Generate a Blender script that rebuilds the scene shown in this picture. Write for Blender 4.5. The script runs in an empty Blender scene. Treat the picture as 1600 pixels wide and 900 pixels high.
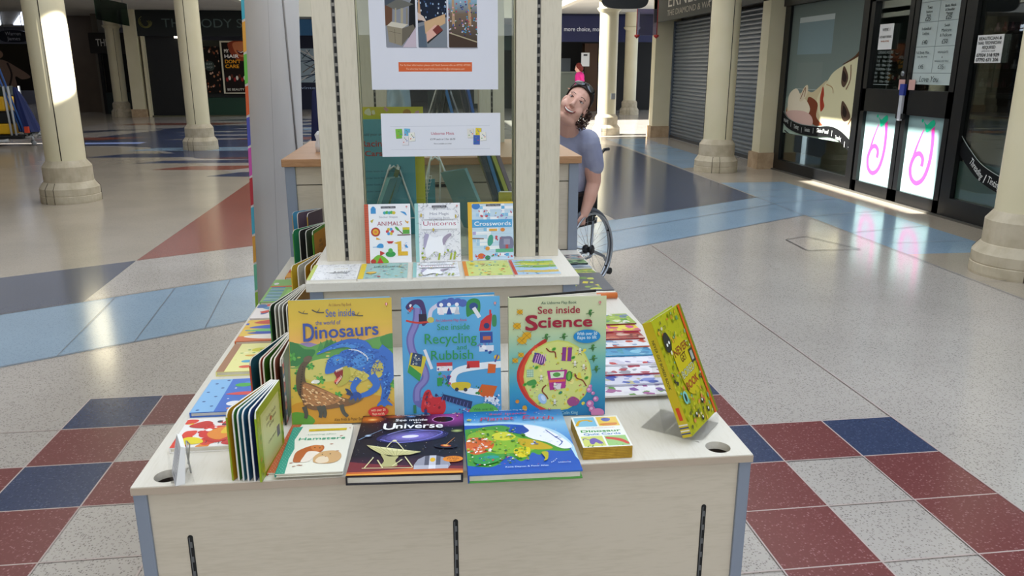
import bpy, bmesh, math, random
from math import sin, cos, pi, radians
from mathutils import Matrix, Vector
C = bpy.context.scene.collection
SC = bpy.context.scene

# ------------------------------------------------------------------ camera, world, light, exposure
cam_d = bpy.data.cameras.new('camera'); cam = bpy.data.objects.new('camera', cam_d); C.objects.link(cam)
cam.location = (0, 0, 1.57); cam.rotation_euler = (radians(90 - 15.5), 0, radians(-6.28))
cam_d.sensor_width = 36; cam_d.lens = 1234 / 1600 * 36; cam_d.clip_start = .05; cam_d.clip_end = 300
SC.camera = cam
SC.view_settings.view_transform = 'Standard'; SC.view_settings.look = 'None'
SC.view_settings.gamma = 1; SC.view_settings.use_curve_mapping = False
SC.view_settings.exposure = 0.0
w = bpy.data.worlds.new('world'); SC.world = w; w.use_nodes = True
w.node_tree.nodes['Background'].inputs[0].default_value = (.75, .86, 1, 1)
w.node_tree.nodes['Background'].inputs[1].default_value = 2.2
SUN_E = radians(45)
def lamp(name, typ, loc, rot, energy, color=(1, 1, 1), **k):
    d = bpy.data.lights.new(name, typ); d.energy = energy; d.color = color
    for a, b in k.items(): setattr(d, a, b)
    o = bpy.data.objects.new(name, d); C.objects.link(o); o.location = loc; o.rotation_euler = rot
    return o
def aim(o, d): o.rotation_euler = Vector(d).to_track_quat('-Z', 'Y').to_euler()
sun = lamp('sun', 'SUN', (0, 0, 12), (0, 0, 0), 22, (1, .97, .90), angle=radians(.53)); aim(sun, (1, -.1, -1))
# diffused daylight from the atrium roof overhead, then added fill lamps
lamp('skylight_front', 'AREA', (-.3, 2.0, 6.8), (0, 0, 0), 305, (.90, .95, 1), shape='RECTANGLE', size=6, size_y=9)
lamp('skylight_middle', 'AREA', (.2, 11.5, 6.8), (0, 0, 0), 380, (.92, .96, 1), shape='RECTANGLE', size=6, size_y=8)
lamp('skylight_back', 'AREA', (0, 21.5, 6.8), (0, 0, 0), 220, (.95, .97, 1), shape='RECTANGLE', size=7, size_y=8)
lamp('fill_right', 'AREA', (3.7, 2.5, 5.4), (radians(8), radians(38), 0), 300, (.60, .76, 1), shape='RECTANGLE', size=4.0, size_y=8)  # added bluish fill lamp, brightens the white screen from the right
lamp('fill_behind', 'AREA', (.2, -5.0, 3.8), (radians(66), 0, 0), 200, (.88, .93, 1), shape='RECTANGLE', size=7, size_y=4)  # added fill lamp behind the camera, brightens the kiosk front
lamp('aisle_fill', 'AREA', (-10, 18, 3.4), (0, 0, 0), 130, (.93, .95, 1), shape='RECTANGLE', size=8, size_y=16)  # added fill lamp under the soffit, lifts the left aisle floor
sp = lamp('column_patch_spot', 'SPOT', (2.6, 9.6, 5.6), (0, 0, 0), 22000, (1, .96, .88), spot_size=radians(6.4), spot_blend=.25, shadow_soft_size=.03)  # added spot lamp, makes the bright patch on the left column
aim(sp, Vector((-4.2, 10.05, 1.72)) - Vector((2.6, 9.6, 5.6)))

# ------------------------------------------------------------------ materials
def lin(h):
    if not isinstance(h, str): return tuple(h)
    h = h.lstrip('#'); r = []
    for i in (0, 2, 4):
        c = int(h[i:i + 2], 16) / 255; r.append(c / 12.92 if c <= .04045 else ((c + .055) / 1.055) ** 2.4)
    return tuple(r) + (1,)
MC = {}
def mat(col, rough=.5, metal=0, spec=.5, emit=0, alpha=None, name=None):
    k = (col, rough, metal, spec, emit)
    if k in MC: return MC[k]
    m = bpy.data.materials.new(name or 'mat'); m.use_nodes = True; b = m.node_tree.nodes['Principled BSDF']
    b.inputs['Base Color'].default_value = lin(col); b.inputs['Roughness'].default_value = rough
    b.inputs['Metallic'].default_value = metal; b.inputs['Specular IOR Level'].default_value = spec
    if emit:
        b.inputs['Emission Color'].default_value = lin(col); b.inputs['Emission Strength'].default_value = emit
    MC[k] = m; return m
def nodes(name, rough=.5, spec=.5):
    m = bpy.data.materials.new(name); m.use_nodes = True; nt = m.node_tree
    b = nt.nodes['Principled BSDF']; b.inputs['Roughness'].default_value = rough; b.inputs['Specular IOR Level'].default_value = spec
    tc = nt.nodes.new('ShaderNodeTexCoord')
    return m, nt, b, tc
def N(nt, t, **k):
    n = nt.nodes.new(t)
    for a, v in k.items():
        if a.startswith('i_'): n.inputs[a[2:].replace('_', ' ')].default_value = v
        else: setattr(n, a, v)
    return n
def ramp(nt, src, stops):
    r = nt.nodes.new('ShaderNodeValToRGB'); e = r.color_ramp.elements
    while len(e) < len(stops): e.new(.5)
    for i, (p, c) in enumerate(stops): e[i].position = p; e[i].color = lin(c)
    nt.links.new(src, r.inputs[0]); return r
def wood(name, base, dark, axis='x', scale=1.0, rough=.42):
    m, nt, b, tc = nodes(name, rough, .4)
    mp = N(nt, 'ShaderNodeMapping'); nt.links.new(tc.outputs['Object'], mp.inputs[0])
    s = {'x': (1.1, 9, 9), 'y': (9, 1.1, 9), 'z': (9, 9, 1.0)}[axis]; mp.inputs['Scale'].default_value = [q * scale for q in s]
    n1 = N(nt, 'ShaderNodeTexNoise'); n1.inputs['Scale'].default_value = 2.2; n1.inputs['Detail'].default_value = 3; n1.inputs['Distortion'].default_value = 1.4
    n2 = N(nt, 'ShaderNodeTexNoise'); n2.inputs['Scale'].default_value = 26; n2.inputs['Detail'].default_value = 3
    for n in (n1, n2): nt.links.new(mp.outputs[0], n.inputs['Vector'])
    mx = N(nt, 'ShaderNodeMix', data_type='FLOAT'); mx.inputs[0].default_value = .55
    nt.links.new(n1.outputs[0], mx.inputs[2]); nt.links.new(n2.outputs[0], mx.inputs[3])
    r = ramp(nt, mx.outputs[0], [(.32, dark), (.52, base), (.75, base)]); nt.links.new(r.outputs[0], b.inputs['Base Color'])
    return m
def terrazzo(name, base, chip, chip2, rough=.16, scale=130, amt=.40):
    m, nt, b, tc = nodes(name, rough, .5)
    v = N(nt, 'ShaderNodeTexVoronoi'); v.inputs['Scale'].default_value = scale; nt.links.new(tc.outputs['Object'], v.inputs['Vector'])
    sep = N(nt, 'ShaderNodeSeparateColor'); nt.links.new(v.outputs['Color'], sep.inputs[0])
    r = ramp(nt, sep.outputs[0], [(0, chip), (amt * .45, chip2), (amt, base), (1, base)]); r.color_ramp.interpolation = 'CONSTANT'
    # chips are rounded: only the cell centre takes the chip colour
    r2 = ramp(nt, v.outputs['Distance'], [(0, '#dcdcdc'), (.34, '#dcdcdc'), (.54, '#000000'), (1, '#000000')])
    mx = N(nt, 'ShaderNodeMix', data_type='RGBA'); mx.inputs[6].default_value = lin(base)
    nt.links.new(r2.outputs[0], mx.inputs[0]); nt.links.new(r.outputs[0], mx.inputs[7])
    nz = N(nt, 'ShaderNodeTexNoise'); nz.inputs['Scale'].default_value = 1.3; nt.links.new(tc.outputs['Object'], nz.inputs['Vector'])
    r3 = ramp(nt, nz.outputs[0], [(.3, '#e8e8e8'), (.7, '#ffffff')])
    ml = N(nt, 'ShaderNodeMix', data_type='RGBA', blend_type='MULTIPLY'); ml.inputs[0].default_value = .6
    nt.links.new(mx.outputs[2], ml.inputs[6]); nt.links.new(r3.outputs[0], ml.inputs[7])
    nt.links.new(ml.outputs[2], b.inputs['Base Color']); return m
def noisy(name, a, bcol, scale=4, rough=.7, spec=.3):
    m, nt, b, tc = nodes(name, rough, spec)
    n = N(nt, 'ShaderNodeTexNoise'); n.inputs['Scale'].default_value = scale; n.inputs['Detail'].default_value = 4
    nt.links.new(tc.outputs['Object'], n.inputs['Vector']); r = ramp(nt, n.outputs[0], [(.35, a), (.65, bcol)])
    nt.links.new(r.outputs[0], b.inputs['Base Color']); return m
def glassy(name, tint='#ffffff', refl=.08, rough=.0, fr=.5):
    m = bpy.data.materials.new(name); m.use_nodes = True; nt = m.node_tree; nt.nodes.remove(nt.nodes['Principled BSDF'])
    t = N(nt, 'ShaderNodeBsdfTransparent'); t.inputs[0].default_value = lin(tint)
    g = N(nt, 'ShaderNodeBsdfGlossy'); g.inputs['Roughness'].default_value = rough
    lw = N(nt, 'ShaderNodeLayerWeight'); lw.inputs[0].default_value = .25
    ma = N(nt, 'ShaderNodeMath', operation='MULTIPLY_ADD'); ma.inputs[1].default_value = fr; ma.inputs[2].default_value = refl
    nt.links.new(lw.outputs['Fresnel'], ma.inputs[0])
    mx = N(nt, 'ShaderNodeMixShader'); nt.links.new(ma.outputs[0], mx.inputs[0]); nt.links.new(t.outputs[0], mx.inputs[1]); nt.links.new(g.outputs[0], mx.inputs[2])
    nt.links.new(mx.outputs[0], nt.nodes['Material Output'].inputs[0]); return m
def art_mat(name, rough, spec=.5):
    m, nt, b, tc = nodes(name, rough, spec)
    a = N(nt, 'ShaderNodeAttribute', attribute_name='Col'); nt.links.new(a.outputs['Color'], b.inputs['Base Color']); return m
INK = art_mat('printed_ink', .35); INKM = art_mat('printed_matte', .7, .2)
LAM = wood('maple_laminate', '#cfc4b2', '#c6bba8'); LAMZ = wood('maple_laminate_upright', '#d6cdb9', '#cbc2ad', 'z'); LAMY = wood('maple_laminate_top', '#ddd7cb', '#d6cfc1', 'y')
BEECH = wood('beech_top', '#bd9068', '#ad7f58', 'x')
CREAM = noisy('cream_paint', '#d8cfae', '#ddd4b6', 2, .45); STONE = noisy('cast_stone', '#b0a48c', '#c3b8a2', 7, .75)
ALU = mat('#8d97a8', .45, .35, name='grey_aluminium'); BLACK = mat('#0b0c0e', .35, name='black_frame'); DARK = mat('#050608', .6, name='dark')
CLEAR = glassy('clear_glass', '#eef4f0', .03); ACRYL = glassy('clear_acrylic', '#fdfdfd', .03, .1, .05); SHOPG = glassy('shop_glass', '#dfe6e2', .06)
WHITE = mat('#f2f2f0', .5, name='white_paper'); CHROME = mat('#c9cccf', .22, 1, name='chrome'); STEEL = mat('#9aa0a6', .35, .9, name='steel')

# ------------------------------------------------------------------ mesh helpers
class MB:
    def __init__(s): s.v = []; s.f = []; s.m = []; s.sm = []
    def add(s, vs, fs, mi=0, smooth=False):
        o = len(s.v); s.v += [tuple(q) for q in vs]; s.f += [[i + o for i in f] for f in fs]; s.m += [mi] * len(fs); s.sm += [smooth] * len(fs); return s
    def box(s, a, b, mi=0):
        x0, y0, z0 = a; x1, y1, z1 = b
        return s.add([(x0, y0, z0), (x1, y0, z0), (x1, y1, z0), (x0, y1, z0), (x0, y0, z1), (x1, y0, z1), (x1, y1, z1), (x0, y1, z1)],
                     [[3, 2, 1, 0], [4, 5, 6, 7], [0, 1, 5, 4], [1, 2, 6, 5], [2, 3, 7, 6], [3, 0, 4, 7]], mi)
    def tube(s, pts, r, n=8, mi=0, closed=False, rs=None):
        P = [Vector(p) for p in pts]; L = len(P); vs = []; up = None
        for i, p in enumerate(P):
            a = P[(i - 1) % L] if (i or closed) else p; b = P[(i + 1) % L] if (i < L - 1 or closed) else p
            t = (b - a).normalized()
            if up is None: up = t.orthogonal().normalized()
            up = (up - t * up.dot(t)).normalized(); q = t.cross(up); rr = rs[i] if rs else r
            for k in range(n): vs.append(p + (up * cos(2 * pi * k / n) + q * sin(2 * pi * k / n)) * rr)
        fs = []
        for i in range(L if closed else L - 1):
            j = (i + 1) % L
            for k in range(n): fs.append([i * n + k, i * n + (k + 1) % n, j * n + (k + 1) % n, j * n + k])
        if not closed: fs += [list(range(n))[::-1], [(L - 1) * n + k for k in range(n)]]
        return s.add(vs, fs, mi, True)
    def lathe(s, prof, n=32, c=(0, 0, 0), mi=0, smooth=True, axis='z', cap=True):
        vs = []
        for r, h in prof:
            for k in range(n):
                a = 2 * pi * k / n; x, y = r * cos(a), r * sin(a)
                vs.append({'z': (c[0] + x, c[1] + y, c[2] + h), 'y': (c[0] + x, c[1] + h, c[2] + y), 'x': (c[0] + h, c[1] + x, c[2] + y)}[axis])
        fs = []
        for i in range(len(prof) - 1):
            for k in range(n): fs.append([i * n + k, i * n + (k + 1) % n, (i + 1) * n + (k + 1) % n, (i + 1) * n + k])
        s.add(vs, fs, mi, smooth)
        if cap:
            o = len(s.v) - len(vs); s.f += [[o + k for k in range(n)][::-1], [o + (len(prof) - 1) * n + k for k in range(n)]]; s.m += [mi] * 2; s.sm += [False] * 2
        return s
    def prism(s, poly, z0, z1, mi=0, f=None):
        n = len(poly); f = f or (lambda x, y, z: (x, y, z))
        vs = [f(x, y, z0) for x, y in poly] + [f(x, y, z1) for x, y in poly]
        return s.add(vs, [list(range(n))[::-1], list(range(n, 2 * n))] + [[i, (i + 1) % n, n + (i + 1) % n, n + i] for i in range(n)], mi)
    def build(s, name, mats, parent=None, loc=None, bevel=0, M=None):
        me = bpy.data.meshes.new(name); me.from_pydata(s.v, [], s.f)
        for m in (mats if isinstance(mats, (list, tuple)) else [mats]): me.materials.append(m)
        me.polygons.foreach_set('material_index', s.m); me.polygons.foreach_set('use_smooth', s.sm); me.update()
        bm = bmesh.new(); bm.from_mesh(me); bmesh.ops.recalc_face_normals(bm, faces=bm.faces); bm.to_mesh(me); bm.free()
        o = bpy.data.objects.new(name, me); C.objects.link(o)
        if parent: o.parent = parent
        if M is not None: o.matrix_basis = M
        if loc: o.location = loc
        if bevel:
            b = o.modifiers.new('bevel', 'BEVEL'); b.width = bevel; b.segments = 2; b.limit_method = 'ANGLE'
        return o
def bx(name, a, b, m, parent=None, bevel=0): return MB().box(a, b).build(name, m, parent, bevel=bevel)
def tag(o, label=None, cat=None, group=None, kind=None):
    if label: o['label'] = label
    if cat: o['category'] = cat
    if group: o['group'] = group
    if kind: o['kind'] = kind
    return o
def struct(o): o['kind'] = 'structure'; return o
def thing(name, label, cat, loc=(0, 0, 0), rz=0, group=None, M=None):
    o = bpy.data.objects.new(name, None); C.objects.link(o); o.empty_display_size = .05
    if M is not None: o.matrix_world = M
    else: o.location = loc; o.rotation_euler = (0, 0, rz)
    return tag(o, label, cat, group)
TXC = {}
def text2d(body, bold=0, shear=0):
    k = (body, bold, shear)
    if k not in TXC:
        cu = bpy.data.curves.new('t', 'FONT'); cu.body = body; cu.size = 1; cu.shear = shear; cu.offset = bold; cu.resolution_u = 3
        ob = bpy.data.objects.new('t', cu); me = bpy.data.meshes.new_from_object(ob)
        v = [(q.co.x, q.co.y) for q in me.vertices]; f = [list(p.vertices) for p in me.polygons]
        bpy.data.objects.remove(ob); bpy.data.curves.remove(cu); bpy.data.meshes.remove(me); TXC[k] = (v, f)
    return TXC[k]
def cat_rom(P, closed=True, k=5):
    out = []; n = len(P)
    for i in range(n if closed else n - 1):
        g = lambda j: P[j % n] if closed else P[max(0, min(n - 1, j))]
        a, b, c, d = g(i - 1), g(i), g(i + 1), g(i + 2)
        for t in range(k):
            t /= k; out.append(tuple(.5 * (2 * b[q] + (c[q] - a[q]) * t + (2 * a[q] - 5 * b[q] + 4 * c[q] - d[q]) * t * t + (3 * b[q] - a[q] - 3 * c[q] + d[q]) * t ** 3) for q in (0, 1)))
    if not closed: out.append(tuple(P[-1]))
    return out
class Art:
    """flat printed picture: coloured shapes in layers, one mesh; works in 0..W, 0..H units"""
    def __init__(s, W=1, H=1, dz=1e-5): s.W = W; s.H = H; s.v = []; s.f = []; s.c = []; s.z = 0; s.dz = dz
    def up(s): s.z += s.dz
    def poly(s, pts, col, cols=None):
        s.up(); o = len(s.v); s.v += [(p[0], p[1], s.z) for p in pts]; s.f.append([o + i for i in range(len(pts))])
        s.c.append([lin(c) for c in cols] if cols else [lin(col)] * len(pts)); return s
    def rect(s, x0, y0, x1, y1, col): return s.poly([(x0, y0), (x1, y0), (x1, y1), (x0, y1)], col)
    def ell(s, x, y, rx, ry, col, rot=0, n=20):
        return s.poly([(x + rx * cos(a) * cos(rot) - ry * sin(a) * sin(rot), y + rx * cos(a) * sin(rot) + ry * sin(a) * cos(rot)) for a in [2 * pi * k / n for k in range(n)]], col)
    def blob(s, pts, col, k=5): return s.poly(cat_rom(pts, True, k), col)
    def line(s, pts, wd, col, smooth=True, w1=None):
        P = cat_rom(pts, False, 5) if smooth and len(pts) > 2 else pts; n = len(P); L = []; R = []
        for i, p in enumerate(P):
            a = P[max(0, i - 1)]; b = P[min(n - 1, i + 1)]; dx, dy = b[0] - a[0], b[1] - a[1]; d = math.hypot(dx, dy) or 1
            ww = (wd if w1 is None else wd + (w1 - wd) * i / (n - 1)) / 2
            L.append((p[0] - dy / d * ww, p[1] + dx / d * ww)); R.append((p[0] + dy / d * ww, p[1] - dx / d * ww))
        s.up(); o = len(s.v); s.v += [(q[0], q[1], s.z) for q in L + R]
        for i in range(n - 1): s.f.append([o + i, o + n + i, o + n + i + 1, o + i + 1]); s.c.append([lin(col)] * 4)
        return s
    def grad(s, x0, y0, x1, y1, stops, horiz=False):
        s.up()
        for (ta, ca), (tb, cb) in zip(stops, stops[1:]):
            o = len(s.v)
            if horiz: q = [(x0 + (x1 - x0) * ta, y0), (x0 + (x1 - x0) * tb, y0), (x0 + (x1 - x0) * tb, y1), (x0 + (x1 - x0) * ta, y1)]; cc = [ca, cb, cb, ca]
            else: q = [(x0, y0 + (y1 - y0) * ta), (x1, y0 + (y1 - y0) * ta), (x1, y0 + (y1 - y0) * tb), (x0, y0 + (y1 - y0) * tb)]; cc = [ca, ca, cb, cb]
            s.v += [(a, b, s.z) for a, b in q]; s.f.append([o, o + 1, o + 2, o + 3]); s.c.append([lin(c) for c in cc])
        return s
    def text(s, body, x, y, h, col, w=None, al='c', bold=.01, shear=0, rot=0, ystr=1):
        """h = letter size; w = width the line is fitted to; (x, y) = baseline anchor"""
        if bold > 0:      # heavier strokes: the same word printed a few times, slightly shifted
            q = bold * h * (w / (h * len(body) * .5) if w else 1) * .42
            for dx, dy in ((-q, -q), (q, -q), (-q, q), (q, q), (0, 0)): s.text(body, x + dx, y + dy, h, col, w, al, 0, shear, rot, ystr)
            return s
        v, f = text2d(body, 0, shear)
        if not v: return s
        xs = [p[0] for p in v]; x0, x1 = min(xs), max(xs); k = (w / (x1 - x0)) if w else h
        ox = {'c': (x0 + x1) / 2, 'l': x0, 'r': x1}[al]; s.up(); o = len(s.v)
        for a, b in v:
            X = (a - ox) * k; Y = b * h * ystr; s.v.append((x + X * cos(rot) - Y * sin(rot), y + X * sin(rot) + Y * cos(rot), s.z))
        for q in f: s.f.append([o + i for i in q]); s.c.append([lin(col)] * len(q))
        return s
    def build(s, name, parent=None, M=None, size=None, m=None, label=None, clip=True):
        """size=(w, h) metres; M: matrix taking (x right, y up, z out) to the parent"""
        sx, sy = (size[0] / s.W, size[1] / s.H) if size else (1, 1)
        me = bpy.data.meshes.new(name)
        bm = bmesh.new(); lay = bm.loops.layers.float_color.new('Col')
        vs = [bm.verts.new((x * sx, y * sy, z)) for x, y, z in s.v]
        for q, c in zip(s.f, s.c):
            try: fc = bm.faces.new([vs[i] for i in q])
            except ValueError: continue
            for l, cc in zip(fc.loops, c): l[lay] = cc
        if clip:
            for co, no in (((0, 0, 0), (-1, 0, 0)), ((s.W * sx, 0, 0), (1, 0, 0)), ((0, 0, 0), (0, -1, 0)), ((0, s.H * sy, 0), (0, 1, 0))):
                bmesh.ops.bisect_plane(bm, geom=bm.verts[:] + bm.edges[:] + bm.faces[:], plane_co=co, plane_no=no, clear_outer=True)
        bmesh.ops.triangulate(bm, faces=bm.faces[:])
        for fc in bm.faces:
            if fc.normal.z < 0: fc.normal_flip()
        bm.to_mesh(me); bm.free(); me.materials.append(m or INK)
        o = bpy.data.objects.new(name, me); C.objects.link(o)
        if parent: o.parent = parent
        if M is not None: o.matrix_basis = M
        if label: o['label'] = label
        return o
def Tm(x, y, z): return Matrix.Translation((x, y, z))
def R(deg, ax): return Matrix.Rotation(radians(deg), 4, ax)
FRONT = R(90, 'X')                       # picture plane facing -Y
def faceX(sgn): return R(90 if sgn > 0 else -90, 'Z') @ R(90, 'X')   # facing +X or -X
# ================================================================== THE SETTING
# ---- terrazzo floor with its inlaid bands and squares (pattern turned about one degree)
T_WARM = terrazzo('terrazzo_warm_white', '#b9b2ab', '#6a6460', '#918a84'); T_TAN = terrazzo('terrazzo_tan', '#afa494', '#968c7e', '#a29786', amt=.4)
T_BLUE = terrazzo('terrazzo_light_blue', '#8fa9bf', '#6e88a0', '#7f98ae', amt=.4); T_NAVY = terrazzo('terrazzo_navy', '#3a4563', '#55607c', '#2f3852', .2, 120, .5)
T_GREY = terrazzo('terrazzo_slate', '#4f5668', '#5c6376', '#454c5d', amt=.4); T_RED = terrazzo('terrazzo_red', '#784443', '#a8787a', '#8a5456', .2, 120, .35)
T_BRICK = terrazzo('terrazzo_brick', '#94574a', '#a0675a', '#8a4f43', amt=.3); STRIP = mat('#b9a9a4', .3, name='divider_strip'); SEAM = mat('#5f5c5e', .4, name='seam')
fl = MB(); FM = [T_WARM, T_TAN, T_BLUE, T_NAVY, T_GREY, T_RED, T_BRICK, STRIP, SEAM]
fl.box((-26, -8, -.2), (12, 46, 0), 0)
lv = [0]
def inl(pts, mi, dz=None):
    lv[0] += 1; zz = (dz or .0004 + .00002 * lv[0]); n = len(pts)
    fl.add([(x, y, zz) for x, y in pts], [list(range(n))], mi)
def uv(u, v): return (u - .018 * v, v + .018 * u)
A_ = lambda x: 5.68 + .608 * x + .055       # lower edge of the blue band
B_ = lambda x: 7.04 + .604 * x              # upper edge
C_ = lambda x: 6.84 + .565 * (x + 2.45) + .0
inl([(-26, C_(-26)), (-2.46, 6.84), (-2.62, 46), (-26, 46)], 1)                     # tan field, left
inl([(-26, B_(-26)), (-2.40, B_(-2.4)), (-2.46, 6.84), (-26, C_(-26))], 4)         # slate wedge
inl([(-2.46, 6.84), (2.4, C_(2.4)), (2.2, 11.9), (-2.52, 12.0)], 6)                 # brick field
inl([(-26, A_(-26)), (4.2, A_(4.2)), (4.2, B_(4.2)), (-26, B_(-26))], 2)           # blue band
inl([(2.03, 8.25), (4.17, 9.56), (4.12, 16.4), (3.0, 19), (1.5, 19), (1.82, 10)], 4)  # slate field, right
inl([(4.2, 6.35), (5.2, 6.35), (5.2, 18.3), (4.2, 18.3)], 2)
inl([(4.2, 10.9), (5.3, 10.9), (5.3, 13.2), (4.2, 12.6)], 1)
inl([(5.15, 3), (5.75, 3), (5.75, 18.5), (5.15, 18.5)], 1)
inl([(4.2, 6.35), (5.2, 6.35), (5.2, 3), (4.2, 3)], 1)
# far mosaic on the left
random.seed(4)
inl([(-2.55, 12.1), (-5.7, 17.2), (-9.5, 18.5), (-9.5, 28.4), (3.5, 28.4), (3.5, 21), (-1, 12.1)], 0)
inl([(-5.7, 17.3), (-4.1, 15.0), (-2.6, 14.6), (-2.6, 24.0), (-6.4, 24.0), (-8.2, 18.7)], 3)
for k_ in range(7): y_ = 15.6 + 1.15 * k_; inl([(-5.2 - .25 * k_, y_ + .1), (-2.6, y_), (-2.6, y_ + .42), (-4.6 - .25 * k_, y_ + .38)], 0)
for (x0, x1, y0, y1, mi, sk) in [(-8, -3.2, 17.6, 18.4, 3, .8), (-6.2, -2.6, 15.2, 16.0, 3, .5), (-5.0, -2.6, 14.2, 14.7, 3, .4), (-4.4, -2.6, 13.2, 13.8, 6, .5), (-3.3, -2.2, 12.3, 12.9, 3, .4),
        (-7.6, -5.4, 19.4, 20.4, 3, 1.0), (-6, -2.8, 16.4, 17.2, 2, .6), (-4.2, -2.2, 14.9, 15.1, 6, .4), (-9, -6.5, 19.2, 20.0, 6, .8), (-9.4, -7.4, 21.5, 22.6, 4, 1.2), (-7.5, -4.2, 22.2, 23.4, 3, 1.4),
        (-9.2, -5, 24.2, 25.2, 6, 1.0), (-5.6, -3, 20.8, 21.6, 3, .9), (-4.4, -2, 18.9, 19.6, 6, .7), (-6.8, -3, 26, 26.9, 4, 1), (-3.6, -1.8, 23.5, 24.6, 3, .8), (-3.6, -2.4, 25.4, 26, 6, .5), (-3.6, -1.6, 21.9, 22.6, 2, .5), (-5.0, -3.0, 24.6, 25.4, 3, .5)]:
    inl([(x0, y0 + sk * .3), (x1 - sk, y0), (x1, y1), (x0 + sk, y1)], mi)
# checker squares
U = lambda k: 2.19 - .345 * k; V = lambda k: 3.145 + .35 * k
cells = {}
for i, r, c in [(10, 1, 3), (9, 1, 5), (8, 1, 3), (10, 0, 5), (9, 0, 0), (11, 0, 0), (11, -1, 5), (10, -1, 3), (9, -1, 5), (10, -2, 5), (11, -2, 5), (9, -2, 0), (10, -3, 5), (9, -3, 0), (11, -3, 5), (12, -1, 3), (12, -2, 5),
                (2, 1, 3), (3, 1, 5), (2, 0, 5), (3, 0, 0), (2, -1, 3), (1, -1, 5), (0, -1, 3), (2, -2, 5), (1, -2, 0), (0, -2, 5), (2, -3, 5), (1, -3, 0), (0, -3, 5), (2, -4, 5), (1, -4, 0), (0, -4, 5), (3, -2, 0), (3, -3, 0), (3, -4, 0),
                (2, -5, 5), (0, -5, 5), (10, -4, 5), (4, 1, 3), (5, 1, 5), (6, 1, 3), (7, 1, 5), (4, 0, 5), (5, 0, 0), (6, 0, 5), (7, 0, 0), (8, 0, 5)]:
    if c: inl([uv(U(i + 1), V(r)), uv(U(i), V(r)), uv(U(i), V(r + 1)), uv(U(i + 1), V(r + 1))], c)
    for a, b in (((U(i + 1), V(r)), (U(i), V(r))), ((U(i), V(r)), (U(i), V(r + 1))), ((U(i + 1), V(r + 1)), (U(i), V(r + 1))), ((U(i + 1), V(r)), (U(i + 1), V(r + 1)))):
        h = .003; inl([uv(a[0] - h, a[1] - h), uv(b[0] + h, a[1] - h), uv(b[0] + h, b[1] + h), uv(a[0] - h, b[1] + h)], 7)
def seam(a, b, wd=.006, mi=8):
    d = math.hypot(b[0] - a[0], b[1] - a[1]); nx, ny = -(b[1] - a[1]) / d * wd / 2, (b[0] - a[0]) / d * wd / 2
    inl([(a[0] - nx, a[1] - ny), (b[0] - nx, b[1] - ny), (b[0] + nx, b[1] + ny), (a[0] + nx, a[1] + ny)], mi)
seam(uv(U(0), V(0)), (2.06, 6.93), .008, 7); seam(uv(U(0), V(-6)), uv(U(0), V(0)), .008, 7)
seam((4.17, 4.2), (4.17, 16), .006)
for q in (-26, 4.2): pass
seam((-8, A_(-8)), (4.2, A_(4.2)), .008); seam((-8, B_(-8)), (4.2, B_(4.2)), .008); seam((1.4, 7.35), (4.2, 9.05), .008)
for x in (-3.1, -2.7, -2.1, -1.75, -1.4, -.9): seam((x, A_(x)), (x - .12, B_(x - .12)), .003)
seam((3.40, 7.05), (3.66, 7.17), .012); seam((3.66, 7.17), (3.88, 6.57), .012); seam((3.88, 6.57), (3.38, 6.57), .012); seam((3.38, 6.57), (3.40, 7.05), .012)   # access cover outline
for yy in (7.3, 8.2, 9.1, 10.0): seam((4.2, yy), (5.15, yy + .25), .008)
for k in range(9): seam((4.2, 4 + 1.4 * k), (5.2, 4 + 1.4 * k), .006)
floor = struct(fl.build('floor', FM))
# ---- ceilings: low soffits over the side aisles, raised roof over the middle; openings shaped to cast the sun patches
SOFF = noisy('soffit_paint', '#c9c6bd', '#d2cfc6', 1, .8); ROOF = mat('#cfccc4', .8, name='roof')
def slab(name, x0, x1, y0, y1, z0, z1, holes, m):
    b = MB(); xs = sorted({x0, x1, *[h[0] for h in holes], *[h[1] for h in holes]}); ys = sorted({y0, y1, *[h[2] for h in holes], *[h[3] for h in holes]})
    for xa, xb in zip(xs, xs[1:]):
        for ya, yb in zip(ys, ys[1:]):
            cx, cy = (xa + xb) / 2, (ya + yb) / 2
            if not any(h[0] < cx < h[1] and h[2] < cy < h[3] for h in holes): b.box((xa, ya, z0), (xb, yb, z1))
    return struct(b.build(name, m))
slab('ceiling', -4.7, 4.05, -8, 46, 7.0, 7.2, [(-1.78, -.45, 8.95, 11.68), (-5, 1.6, 19.6, 26.0)], ROOF)
slab('ceiling_left', -26, -4.7, -8, 46, 3.45, 3.6, [(-12.9, -9.6, 18.55, 18.95)], SOFF)
slab('ceiling_right', 4.05, 12, -8, 46, 3.45, 3.6, [], SOFF)
slab('ceiling_back', -4.7, 4.05, 29.4, 46, 3.45, 3.6, [], SOFF)
UPW = mat('#d9d4c4', .8, name='upper_wall')
for n, a, b in (('wall_upper_left', (-4.9, -8, 3.3), (-4.7, 46, 7.2)), ('wall_upper_right', (4.05, -8, 3.3), (4.25, 46, 7.2)), ('wall_upper_back', (-4.7, 29.2, 3.3), (4.05, 29.4, 7.2))):
    struct(bx(n, a, b, UPW))
struct(bx('wall_left', (-21, -8, 0), (-20.8, 41, 3.45), mat('#6f6c74', .7)))
struct(bx('wall_behind', (-26, -8.2, 0), (12, -8, 7.2), UPW))
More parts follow.
